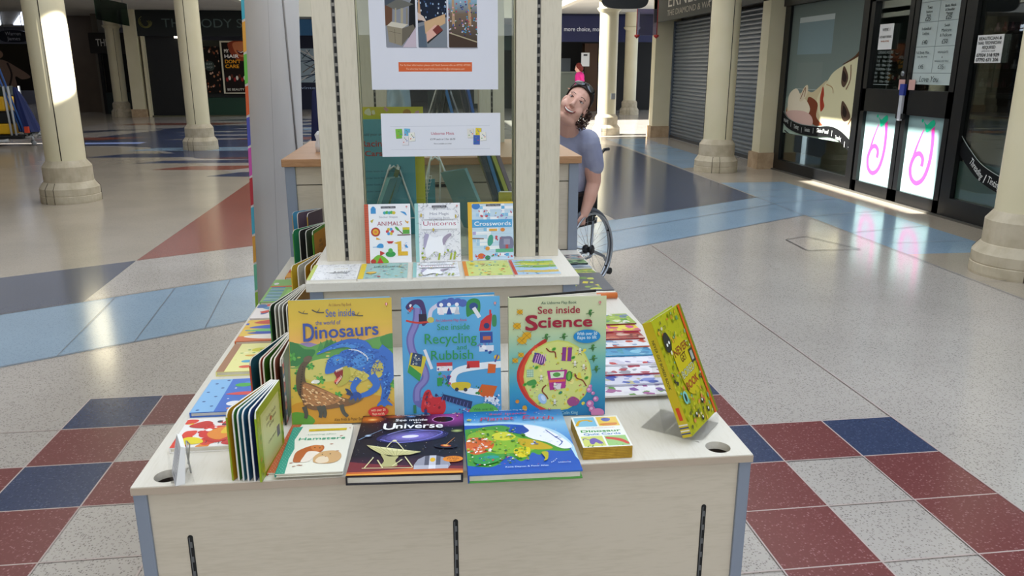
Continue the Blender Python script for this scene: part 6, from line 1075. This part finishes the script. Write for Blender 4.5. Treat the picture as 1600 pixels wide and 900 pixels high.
def leanX(x, y, z, deg, rz=90): return Tm(x, y, z) @ R(deg, 'Y') @ R(rz, 'Z') @ R(90, 'X')
slab_book('dark green slanting book behind the glass beside the racing book', leanX(-.165, 2.50, TZ + .001, 18), .16, .24, .014, '#2a3a30', '#6a7448')
slab_book('pale teal slanting book behind the glass beside the dark green one', leanX(-.20, 2.42, TZ + .001, 22, 75), .14, .23, .010, '#6aa0a8', '#8ab8b8')
slab_book('yellow slanting book behind the glass left of the wire basket', leanX(-.088, 2.80, TZ + .001, 10), .14, .24, .012, '#b8b030', '#c8c040')
slab_book('teal book standing low behind the unicorn mini book', standing(-.065, 2.84, TZ, 0, 4), .10, .15, .012, '#4a94a4', '#5aa4b0')
slab_book('grey-teal slanting board behind the glass on the right', leanX(.215, 2.56, TZ + .001, -22, 118), .17, .235, .010, '#7aa4ac', '#88b0b4')
slab_book('dark slanting book behind the glass right of the grey-teal board', leanX(.262, 2.66, TZ + .001, -17), .17, .27, .014, '#20242c', '#3a4450')
slab_book('blue slanting book behind the glass at the right', leanX(.286, 2.74, TZ + .001, -17), .17, .29, .012, '#3a78b0', '#4a88b8')
slab_book('olive slanting book behind the glass near the right post', leanX(.322, 2.84, TZ + .001, -20, 105), .17, .31, .014, '#8a9038', '#a8a848')
slab_book('lilac slanting book behind the glass near the right post', leanX(.345, 2.95, TZ + .001, -20), .15, .29, .014, '#9a8898', '#8a7a8a')
s = thing('paperback_book', 'thick yellow book low behind the glass beside the right post', 'book', M=standing(.232, 2.50, TZ, -8, 6)); MB().box((0, 0, 0), (.11, .15, .02)).build('cover', mat('#c8b830', .4), s); MB().box((.003, .148, -.02), (.108, .152, .018)).build('pages', PAGES, s); a = Art(100, 136); a.rect(0, 0, 100, 136, '#ccbc38'); doodles(a, 6, 6, 94, 130, 20, ['#a8902c', '#8a7a28', '#d85a3a'], 171, 5, 'le'); a.build('cover_print', s, Tm(0, 0, .0202), (.11, .15))
s = thing('wire_basket', 'small white wire basket behind the kiosk glass', 'basket', (-.045, 2.80, TZ + .09))
for k in range(7): MB().tube([(-.045, -.04, .012 * k), (.05 + .003 * k, -.04, .012 * k), (.05 + .003 * k, .04, .012 * k), (-.045, .04, .012 * k), (-.045, -.04, .012 * k)], .0014, 5).build('wire', WIRE, s)
for x, y in ((-.045, -.04), (.05, -.04), (.05, .04), (-.045, .04)): MB().tube([(x, y, -.09), (x, y, .084)], .002, 5).build('upright', WIRE, s)
# on the counter behind
slab_book('yellow-edged upright book on the counter behind the glass', leanX(.01, 3.42, CZ + .001, 12), .16, .30, .012, '#c8c428', '#2a2e30', grp='books on the counter'); slab_book('second yellow-edged upright book on the counter behind the glass', leanX(.035, 3.45, CZ + .001, 12), .16, .30, .010, '#b8b830', '#24282c', grp='books on the counter')
slab_book('dark upright book leaning on the counter behind the glass', leanX(.06, 3.48, CZ + .001, 10), .2, .29, .016, '#2a2c30', '#34383c', grp='books on the counter'); slab_book('blue book leaning on the counter behind the glass', leanX(.155, 3.45, CZ + .001, -14), .16, .28, .012, '#2f6cb4', '#3a7cc0', grp='books on the counter')
slab_book('second blue book leaning on the counter, nearer the right rear post', leanX(.215, 3.50, CZ + .001, -12), .16, .27, .014, '#3a5a98', '#2a2e3a', grp='books on the counter'); slab_book('green and blue book leaning on the counter beside the right rear post', leanX(.245, 3.55, CZ + .001, -12), .16, .27, .012, '#4a90a0', '#3a6ab0', grp='books on the counter')
easel('white wire easel on the counter behind the glass', .09, 3.55, CZ, 1.15, 0)
def crumple(name, label, cat, x, y, z, w, d, h, m, seed):
    rd = random.Random(seed); nx, nz = 12, 14; vs = []; fs = []
    for s_ in (0, 1):
        for i in range(nx):
            for j in range(nz):
                u, v = i / (nx - 1), j / (nz - 1); br = .5 + .5 * (1 - (2 * u - 1) ** 2); vs.append((x + (u - .5) * w * (1 - .25 * v), y + (1 if s_ else -1) * d * .5 * br * (1 - .6 * v) + rd.uniform(-.006, .006) + .012 * sin(9 * u + 6 * v), z + h * v * (1 - .08 * (2 * u - 1) ** 2)))
    for s_ in (0, 1):
        o = s_ * nx * nz
        for i in range(nx - 1):
            for j in range(nz - 1): fs.append([o + i * nz + j, o + (i + 1) * nz + j, o + (i + 1) * nz + j + 1, o + i * nz + j + 1])
    n = nx * nz
    for j in range(nz - 1): fs.append([j, j + 1, n + j + 1, n + j]); e = (nx - 1) * nz; fs.append([e + j, e + j + 1, n + e + j + 1, n + e + j])
    for i in range(nx - 1): fs.append([i * nz + nz - 1, (i + 1) * nz + nz - 1, n + (i + 1) * nz + nz - 1, n + i * nz + nz - 1]); fs.append([i * nz, (i + 1) * nz, n + (i + 1) * nz, n + i * nz])
    b = MB(); b.add(vs, fs, 0, True); o = b.build(name, m); tag(o, label, cat); return o
crumple('carrier_bag', 'crumpled pale blue plastic bag on the counter behind the glass', 'bag', -.105, 3.60, CZ, .13, .10, .27, mat('#a8bcc8', .25), 4)
# navy jacket over a chair back, behind the counter's left end
def bowl(): pass
s = thing('folding_chair', 'dark chair behind the counter with a navy jacket over it', 'chair', (-.42, 4.75, 0))
for x in (-.18, .18):
    for y in (-.18, .18): MB().tube([(x, y, 0), (x, y, .46 if y < 0 else 1.0)], .012, 8).build('leg', mat('#2a2c30', .4, .6), s)
bx('seat', (-.2, -.2, .45), (.2, .2, .48), DARK, s); bx('backrest', (-.19, .17, .7), (.19, .19, 1.0), DARK, s)
crumple('jacket', 'navy jacket hanging over the chair behind the counter', 'jacket', -.50, 4.93, .80, .40, .06, .70, mat('#161c48', .8), 7)
o = MB().lathe([(0, 0), (.022, 0), (.024, .03), (.018, .05), (.024, .07), (.012, .085), (0, .086)], 16, cap=False).build('white_bottle', mat('#e8e8ec', .4)); o.location = (-.43, 3.42, CZ); tag(o, 'small white bottle on the wooden counter beside the left post', 'bottle')
# ================================================================== PEOPLE
def sph(b, c, r, rot=None, nu=14, nv=10):
    c = Vector(c); vs = []; fs = []; Rm = rot or Matrix.Identity(3)
    for j in range(1, nv):
        ph = pi * j / nv
        for i in range(nu): th = 2 * pi * i / nu; vs.append(c + Rm @ Vector((r[0] * sin(ph) * cos(th), r[1] * sin(ph) * sin(th), r[2] * cos(ph))))
    vs.append(c + Rm @ Vector((0, 0, r[2]))); vs.append(c + Rm @ Vector((0, 0, -r[2]))); T_ = len(vs) - 2; B = len(vs) - 1
    for j in range(nv - 2):
        for i in range(nu): fs.append([j * nu + i, (j + 1) * nu + i, (j + 1) * nu + (i + 1) % nu, j * nu + (i + 1) % nu])
    for i in range(nu): fs.append([T_, i, (i + 1) % nu]); fs.append([B, (nv - 2) * nu + (i + 1) % nu, (nv - 2) * nu + i])
    b.add(vs, fs, 0, True)
def limb(b, pts, rs, n=14):
    b.tube(pts, 0, n, rs=rs)
    for p, r in zip(pts, rs): sph(b, p, (r, r, r), nu=12, nv=8)
def remesh(o, v, sm=4):
    m = o.modifiers.new('remesh', 'REMESH'); m.mode = 'VOXEL'; m.voxel_size = v; m.use_smooth_shade = True
    s = o.modifiers.new('smooth', 'SMOOTH'); s.factor = .5; s.iterations = sm
def skin_mat(name, c, c2, sub=.0):
    m = noisy(name, c, c2, 9, .5, .35); return m
SKIN = skin_mat('skin', '#d8a694', '#deb09e'); HAIR = noisy('dark_hair', '#1c1311', '#33231e', 30, .55); 
def head_parts(b, hc, Rm, s, chin=True):
    P = lambda x, y, z: Vector(hc) + Rm @ (Vector((x, y, z)) * s)
    E_ = lambda c, r: sph(b, P(*c), tuple(q * s for q in r), Rm)
    E_((0, .012, .035), (.070, .092, .090)); E_((0, -.028, -.01), (.063, .068, .088)); E_((0, -.026, -.062), (.067, .058, .052)); E_((0, -.062, -.098), (.030, .024, .020)); E_((0, -.026, -.102), (.062, .055, .032))
    for d in (-1, 1):
        E_((d * .034, -.056, -.040), (.034, .028, .034)); E_((d * .072, .012, -.012), (.010, .018, .030)); E_((d * .028, -.074, .028), (.022, .010, .006)); E_((d * .010, -.103, -.034), (.008, .010, .007))
    limb(b, [P(0, -.088, .018), P(0, -.103, -.012), P(0, -.112, -.028)], [.008 * s, .010 * s, .012 * s], 10)
    E_((0, -.094, -.056), (.022, .010, .006)); E_((0, -.088, -.081), (.022, .011, .007))
    return P
def face_details(parent, hc, Rm, s, P, smile=True):
    for d in (-1, 1):
        b = MB(); sph(b, P(d * .030, -.080, .010), (.0125 * s, .0095 * s, .0052 * s), Rm); e = b.build('eye', mat('#e4dcd8', .3), parent)
        b = MB(); sph(b, P(d * .030, -.0885, .010), (.0050 * s, .003 * s, .0042 * s), Rm); b.build('iris', mat('#2c211c', .3), e)
        b = MB(); b.tube([P(d * .047, -.074, .030), P(d * .032, -.0885, .036), P(d * .016, -.092, .032)], .0018 * s, 6); b.build('eyebrow', HAIR, parent)
        b = MB(); b.tube([P(d * .044, -.078, .0115), P(d * .030, -.0885, .0165), P(d * .017, -.087, .011)], .0030 * s, 6); b.build('upper_eyelid', mat('#7a4a40', .6), parent)
    if smile:
        mo = [P(x, -.099 + abs(x) * .45, -.066 - .008 + (abs(x) / .026) ** 2 * .010) for x in (-.033, -.021, -.009, .0, .009, .021, .033)]
        MB().tube(mo, 0, 8, rs=[k * s for k in (.0015, .005, .0068, .0072, .0068, .005, .0015)]).build('mouth', mat('#5a1f1e', .5), parent)
        te = [P(x, -.107 + abs(x) * .45, -.069 + (abs(x) / .026) ** 2 * .009) for x in (-.027, -.014, 0, .014, .027)]
        MB().tube(te, 0, 8, rs=[k * s for k in (.002, .0036, .0042, .0036, .002)]).build('teeth', mat('#efeae2', .3), parent)
        for dz, rr in ((.0095, .0024), (-.0105, .0030)):
            MB().tube([P(x, -.103 + abs(x) * .5, -.071 + dz * (1 - (abs(x) / .03) ** 2) + (abs(x) / .026) ** 2 * .011) for x in (-.034, -.020, 0, .020, .034)], rr * s, 8).build('lip', mat('#a8605a', .4), parent)
def hand(b, w, k, side, s=1.0, curl=.7):
    """palm from wrist w to knuckles k; side = direction towards the thumb; fingers curl about side axis"""
    w, k, side = Vector(w), Vector(k), Vector(side).normalized(); f = (k - w).normalized(); dn = f.cross(side).normalized(); side = dn.cross(f).normalized()
    for t in (-.028, -.010, .010, .028): limb(b, [w + f * .01, k + side * t * s * .9], [.017 * s, .0125 * s], 8)
    for t, L in ((.030, .070), (.010, .078), (-.011, .073), (-.031, .058)):
        p = k + side * t * s; pts = [p]; a = .25
        for q in (.42, .32, .26): a += curl; p = p + (f * cos(a) + dn * sin(a)) * L * q * s; pts.append(p)
        limb(b, pts, [.0105 * s, .0098 * s, .009 * s, .0078 * s], 8)
    p = w + f * .03 + side * .03 * s; limb(b, [w + f * .015 + side * .012, p, p + (f * .7 + side * .5 + dn * .3).normalized() * .035 * s, p + (f * .9 + side * .2 + dn * .7).normalized() * .062 * s], [.015 * s, .013 * s, .011 * s, .009 * s], 8)
# ---- seated woman
W1 = thing('person', 'smiling woman in a lilac-grey t-shirt leaning out from a wheelchair, sunglasses on her head', 'person', (0, 0, 0))
s = 1.17; hc = Vector((1.008, 5.30, 1.345))
HR = (R(-20, 'Z') @ R(24, 'Y') @ R(-4, 'X')).to_3x3() if False else (Matrix.Rotation(radians(33), 3, 'Y') @ Matrix.Rotation(radians(-18), 3, 'Z') @ Matrix.Rotation(radians(-6), 3, 'X'))
b = MB(); P = head_parts(b, hc, HR, s)
limb(b, [P(0, .015, -.07), (.985, 5.43, 1.16), (.98, 5.52, 1.10)], [.062, .075, .09])
limb(b, [(.98, 5.53, 1.06), (.98, 5.62, .88), (.985, 5.74, .66)], [.150, .168, .185]); limb(b, [(.84, 5.67, 1.09), (.98, 5.54, 1.10), (1.115, 5.43, 1.09)], [.075, .09, .078])
limb(b, [(1.12, 5.43, 1.09), (1.165, 5.455, .93), (1.185, 5.485, .80), (1.155, 5.475, .68), (1.118, 5.462, .575)], [.076, .066, .052, .047, .032]); hand(b, (1.118, 5.462, .575), (1.10, 5.455, .515), (-.72, -.69, .1), 1.05, .75)
limb(b, [(.84, 5.68, 1.09), (.76, 5.64, .90), (.72, 5.55, .74), (.79, 5.46, .70), (.86, 5.40, .71)], [.074, .062, .05, .045, .032]); hand(b, (.86, 5.40, .71), (.90, 5.36, .70), (.2, -.2, 1), 1.0, .3)
for t in ((.10, -.10), (-.10, .10)):
    hx, hy = .985 + t[0], 5.74 + t[1]; kx, ky = hx - .72 * .44, hy - .69 * .44; limb(b, [(hx, hy, .58), (kx, ky, .56), (kx - .04, ky - .04, .18)], [.105, .078, .05]); sph(b, (kx - .09, ky - .09, .135), (.05, .05, .04))
body = b.build('body', SKIN, W1); remesh(body, .0062, 3)
face_details(W1, hc, HR, s, P)
b = MB(); limb(b, [(.985, 5.47, 1.095), (.98, 5.545, 1.07), (.98, 5.62, .88), (.985, 5.74, .64)], [.108, .182, .205, .222]); limb(b, [(.84, 5.67, 1.08), (.98, 5.54, 1.09), (1.115, 5.43, 1.08)], [.088, .112, .090]); limb(b, [(1.12, 5.43, 1.085), (1.16, 5.45, .975), (1.178, 5.465, .915)], [.088, .080, .074]); limb(b, [(.84, 5.68, 1.08), (.77, 5.65, .93)], [.086, .078])
sh = b.build('t_shirt', noisy('lilac_grey_cotton', '#8f93ad', '#a0a3b8', 6, .85), W1); remesh(sh, .008, 4)
b = MB(); b.tube([Vector((.985, 5.44, 1.155)) + Vector((.078 * cos(a), .07 * sin(a), .018 * cos(a) - .012 * sin(a))) for a in [2 * pi * k / 24 for k in range(24)]], .006, 6, closed=True); b.build('collar', mat('#7c8098', .85), W1)
b = MB()
for t in ((.10, -.10), (-.10, .10)):
    hx, hy = .985 + t[0], 5.74 + t[1]; kx, ky = hx - .72 * .44, hy - .69 * .44; limb(b, [(hx, hy, .585), (kx, ky, .56), (kx - .035, ky - .035, .22)], [.118, .09, .064])
tr = b.build('trousers', mat('#22263a', .85), W1); remesh(tr, .01, 3)
for t in ((.10, -.10), (-.10, .10)):
    kx, ky = .985 + t[0] - .72 * .44 - .09, 5.74 + t[1] - .69 * .44 - .09; b = MB(); limb(b, [(kx + .04, ky + .04, .13), (kx - .05, ky - .05, .115), (kx - .10, ky - .095, .112)], [.05, .045, .034]); o = b.build('shoe', mat('#1c1c20', .6), W1); remesh(o, .008, 2)
# hair: cap pulled back, curls behind the ear on the viewer's right
b = MB(); vs = []; nu, nv = 28, 14
for j in range(nv):
    for i in range(nu):
        th = 2 * pi * i / nu; front = max(0, -sin(th)); lim = 1.0 - .42 * front ** .7 + .42 * max(0, sin(th)) ; ph = (pi * .56) * lim * j / (nv - 1); rr = 1.0
        vs.append(P(.075 * sin(ph) * cos(th), .014 + .098 * sin(ph) * sin(th), .036 + .098 * cos(ph)))
b.add(vs, [[j * nu + i, j * nu + (i + 1) % nu, (j + 1) * nu + (i + 1) % nu, (j + 1) * nu + i] for j in range(nv - 1) for i in range(nu)], 0, True)
ho = b.build('hair', HAIR, W1); so = ho.modifiers.new('solid', 'SOLIDIFY'); so.thickness = .008; so.offset = 0
rd = random.Random(12); b = MB()
for k in range(90):
    c = P(.078 + rd.uniform(-.008, .030), .05 + rd.uniform(-.05, .03), -.045 + rd.uniform(-.055, .055)); rr = rd.uniform(.007, .014); Q = Matrix.Rotation(rd.uniform(0, 6), 3, 'X') @ Matrix.Rotation(rd.uniform(0, 6), 3, 'Z')
    b.tube([c + Q @ Vector((rr * cos(a), rr * sin(a), .010 * a / 3 - .01)) for a in [q * .7 for q in range(10)]], .0028, 5)
b.build('curls', noisy('brown_curls', '#2a1c16', '#5a4236', 40, .5), W1)
b = MB(); sph(b, P(.084, .004, -.048), (.006, .006, .008)); b.build('earring', mat('#e8e4d8', .2, .8), W1)
# sunglasses pushed up on the head
sg = []
for d in (-1, 1):
    b = MB(); sph(b, P(d * .034, -.056, .104), (.033 * s, .006 * s, .021 * s), HR @ Matrix.Rotation(radians(d * 22), 3, 'Y') @ Matrix.Rotation(radians(-42), 3, 'X'))
    o = b.build('sunglasses_lens', mat('#0c0d14', .08, 0, .8), W1)
MB().tube([P(-.010, -.062, .115), P(0, -.063, .118), P(.010, -.062, .115)], .003, 6).build('sunglasses_bridge', mat('#16161c', .2), W1)
for d in (-1, 1): MB().tube([P(d * .060, -.045, .094), P(d * .074, -.01, .07), P(d * .076, .03, .02)], .003, 6).build('sunglasses_arm', mat('#2a2a34', .2), W1)
# ---- wheelchair: back of the chair points away to the right
wc = thing('wheelchair', 'wheelchair with silver-rimmed spoked wheels behind the kiosk counter', 'wheelchair', M=Tm(.972, 5.72, 0) @ R(-46, 'Z'))
# local: +x = sitter's left (towards viewer right), forward = -y
TY = mat('#5c6068', .6); RIM = mat('#a8adb4', .3, .7); BLK = mat('#121317', .5)
def wheel(x, sg_):
    h = thing('wheel', None, None); del_ = [h.pop(k) for k in ('label', 'category', 'group') if k in h.keys()]; h.parent = wc; h.location = (x, 0, .305); h.rotation_euler = (0, radians(-3 * sg_), 0); L = 40
    ring = lambda r, dx, t, m, nm: MB().tube([(dx, r * cos(a), r * sin(a)) for a in [2 * pi * k / L for k in range(L)]], t, 8, closed=True).build(nm, m, h)
    ring(.290, 0, .0150, TY, 'tyre'); ring(.270, 0, .009, RIM, 'rim'); ring(.262, .034 * sg_, .008, RIM, 'push_rim')
    b = MB()
    for k in range(24): a = 2 * pi * k / 24; a2 = a + (.5 if k % 2 else -.5); b.tube([((.02 if k % 2 else -.02), .025 * cos(a2), .025 * sin(a2)), (0, .268 * cos(a), .268 * sin(a))], .0011, 4)
    b.build('spokes', mat('#d0d4d8', .25, .8), h); MB().lathe([(0, -.035), (.03, -.035), (.034, -.02), (.022, -.01), (.022, .02), (.036, .03), (0, .034)], 16, axis='x', cap=False).build('hub', BLK, h)
    for k in range(6): a = 2 * pi * k / 6 + .4; MB().tube([(.0, .268 * cos(a), .268 * sin(a)), (.034 * sg_, .262 * cos(a), .262 * sin(a))], .007, 6).build('rim_bracket', BLK, h)
wheel(.28, 1); wheel(-.28, -1)
for d in (-1, 1):
    MB().tube([(d * .22, .16, .52), (d * .22, .19, .95), (d * .22, .26, 1.0), (d * .22, .32, 1.0)], .012, 8).build('push_handle', BLK, wc)
    MB().tube([(d * .22, .18, .5), (d * .22, -.22, .5), (d * .22, -.34, .42), (d * .20, -.42, .12)], .0125, 8).build('side_tube', RIM, wc)
    MB().tube([(d * .22, .14, .5), (d * .22, .12, .22), (d * .22, -.22, .2), (d * .22, -.22, .5)], .011, 8).build('lower_frame', RIM, wc)
    MB().box((d * .245 - .004, -.26, .5), (d * .245 + .004, .12, .70)).build('side_guard', BLK, wc); MB().box((d * .25 - .03, -.24, .70), (d * .25 + .02, .10, .73)).build('armrest', BLK, wc, bevel=.008)
    MB().tube([(d * .225, -.30, .22), (d * .225, -.30, .12)], .01, 6).build('castor_fork', RIM, wc); MB().lathe([(.0, -.014), (.05, -.014), (.062, 0), (.05, .014), (0, .014)], 20, axis='x', c=(d * .225, -.32, .063), cap=False).build('castor_wheel', TY, wc)
    MB().box((d * .13 - .08, -.55, .085), (d * .13 + .08, -.38, .098)).build('footplate', BLK, wc)
    MB().tube([(d * .20, .0, .26), (d * .22, .12, .27), (d * .24, .27, .20), (d * .24, .34, .11)], .012, 8).build('anti_tip_bar', RIM, wc); MB().lathe([(0, -.012), (.026, -.012), (.026, .012), (0, .012)], 14, axis='x', c=(d * .24, .35, .07), cap=False).build('anti_tip_wheel', BLK, wc)
    MB().tube([(d * .25, -.20, .50), (d * .31, -.22, .53)], .008, 6).build('brake_lever', BLK, wc)
MB().box((-.22, -.24, .46), (.22, .2, .50)).build('seat', BLK, wc, bevel=.01); MB().box((-.22, .17, .55), (.22, .20, .93)).build('backrest', BLK, wc, bevel=.01); MB().tube([(-.24, 0, .305), (.24, 0, .305)], .012, 8).build('axle', RIM, wc)
# ---- distant woman in pink, walking left
W2 = thing('person', 'distant auburn-haired woman in a bright pink top walking left', 'person', (5.02, 26.0, 0)); RZ = Matrix.Rotation(radians(-80), 3, 'Z'); q = lambda x, y, z: RZ @ Vector((x, y, z))
b = MB(); hc2 = q(0, -.02, 1.60); P2 = head_parts(b, hc2, RZ @ Matrix.Rotation(radians(10), 3, 'X'), 1.0)
limb(b, [q(0, .02, 1.52), q(0, .03, 1.44)], [.05, .06]); limb(b, [q(0, .04, 1.32), q(0, .04, 1.12), q(0, .03, .95)], [.13, .12, .15]); limb(b, [q(-.17, .03, 1.38), q(.17, .03, 1.38)], [.06, .06])
limb(b, [q(.19, .03, 1.38), q(.22, .08, 1.12), q(.20, -.08, .92)], [.052, .042, .03]); hand(b, q(.20, -.08, .92), q(.20, -.12, .86), q(-1, 0, 0) - Vector((0, 0, 0)), .95, .5)
limb(b, [q(-.19, .03, 1.38), q(-.22, .02, 1.12), q(-.20, -.16, .98)], [.052, .042, .03]); hand(b, q(-.20, -.16, .98), q(-.20, -.22, .94), q(1, 0, 0), .95, .5)
limb(b, [q(.09, .03, .92), q(.09, -.12, .50), q(.09, -.10, .08)], [.10, .065, .045]); limb(b, [q(-.09, .03, .92), q(-.09, .10, .50), q(-.09, .30, .12)], [.10, .065, .045])
bo = b.build('body', SKIN, W2); remesh(bo, .009, 3); face_details(W2, hc2, RZ @ Matrix.Rotation(radians(10), 3, 'X'), 1.0, P2, False)
b = MB(); limb(b, [q(0, .04, 1.34), q(0, .04, 1.12), q(0, .03, .96)], [.155, .150, .175]); limb(b, [q(-.17, .03, 1.37), q(.17, .03, 1.37)], [.075, .075]); limb(b, [q(.185, .03, 1.37), q(.215, .07, 1.20)], [.07, .06]); limb(b, [q(-.185, .03, 1.37), q(-.215, .02, 1.20)], [.07, .06]); o = b.build('pink_top', mat('#e0288a', .7), W2); remesh(o, .012, 3)
b = MB(); limb(b, [q(0, .03, .93), q(.09, .0, .80), q(.09, -.12, .50), q(.09, -.10, .12)], [.15, .115, .08, .06]); limb(b, [q(0, .03, .93), q(-.09, .05, .80), q(-.09, .10, .50), q(-.09, .29, .16)], [.15, .115, .08, .06]); o = b.build('trousers', mat('#2a2c38', .8), W2); remesh(o, .012, 2)
for x, y, z in ((.09, -.10, .035), (-.09, .30, .06)): b = MB(); limb(b, [q(x, y + .04, z), q(x, y - .12, z - .005)], [.042, .034]); b.build('shoe', BLK, W2)
b = MB(); sph(b, P2(0, .035, .045), (.105, .115, .115)); sph(b, P2(0, .075, -.03), (.10, .085, .11)); o = b.build('hair', noisy('auburn_hair', '#5a1c16', '#7a2c20', 30, .6), W2)
# ================================================================== CLEANING TROLLEY far left
ct = thing('cleaning_trolley', 'cleaning trolley with yellow bags and blue mops at the far left', 'trolley', (-8.70, 18.2, 0))
YEL = mat('#e8b41c', .5); GW = mat('#c8ccd0', .4); NB = mat('#1c2c68', .6)
bx('platform', (-.55, -.25, .14), (.30, .25, .22), BLK, ct, .02)
bx('lower_bag', (-.5, -.22, .24), (.05, .22, .46), YEL, ct, .03); bx('storage_box', (-.5, -.2, .47), (.10, .2, .70), mat('#101418', .6), ct, .02); bx('upper_bag', (-.5, -.24, .72), (.02, .24, 1.02), YEL, ct, .04); bx('tray', (-.55, -.22, 1.03), (.04, .22, 1.22), mat('#12241c', .6), ct, .02)
for x in (.07, .16): MB().tube([(x, -.24, .22), (x - .02, -.24, 1.22)], .022, 8).build('frame_post', GW, ct)
MB().tube([(.16, .24, .22), (.14, .24, 1.22)], .022, 8).build('frame_post', GW, ct)
MB().tube([(-.02, -.2, 1.75), (.30, -.2, .30)], .02, 8).build('mop_handle', mat('#2f5fa8', .4), ct); MB().tube([(-.10, -.15, 1.62), (.22, -.15, .30)], .018, 8).build('mop_handle', mat('#3a6ab8', .4), ct)
b = MB(); n = 16; vs = []
for j, (z, r, cx) in enumerate([(1.20, .03, .16), (.95, .09, .22), (.6, .15, .28), (.28, .19, .34)]):
    for k in range(n): a = 2 * pi * k / n; rr = r * (1 + .18 * (k % 2)); vs.append((cx + rr * cos(a), rr * .8 * sin(a), z))
b.add(vs, [[j * n + k, j * n + (k + 1) % n, (j + 1) * n + (k + 1) % n, (j + 1) * n + k] for j in range(3) for k in range(n)] + [list(range(n))[::-1], [3 * n + k for k in range(n)]], 0); b.build('mop_cloth', NB, ct)
b = MB(); rd = random.Random(3)
for k in range(16): x = .24 + .026 * k; b.tube([(x, rd.uniform(-.1, .1), .28), (x + rd.uniform(-.04, .04), rd.uniform(-.2, .2), .22), (x + rd.uniform(-.04, .06), rd.uniform(-.25, .2), .17 + rd.uniform(0, .04))], .022, 6)
b.build('mop_head', mat('#b8bab8', .8), ct); bx('clip', (.34, -.26, .27), (.42, -.2, .40), mat('#d84a2c', .5), ct)
for x, y in ((-.5, -.2), (-.5, .2), (.46, -.18), (.26, .2)):
    MB().tube([(x, y, .18), (x, y, .10)], .012, 6).build('castor_fork', GW, ct); MB().lathe([(0, -.015), (.035, -.015), (.05, 0), (.035, .015), (0, .015)], 16, axis='y', c=(x, y, .05), cap=False).build('castor_wheel', mat('#9a9ea2', .5), ct)
MB().tube([(.30, -.18, .18), (.46, -.18, .18)], .014, 6).build('outrigger', GW, ct)
MB().tube([(-.55, -.26, .10), (-.1, -.28, .10), (.0, -.26, .12)], .035, 8).build('bumper', GW, ct)
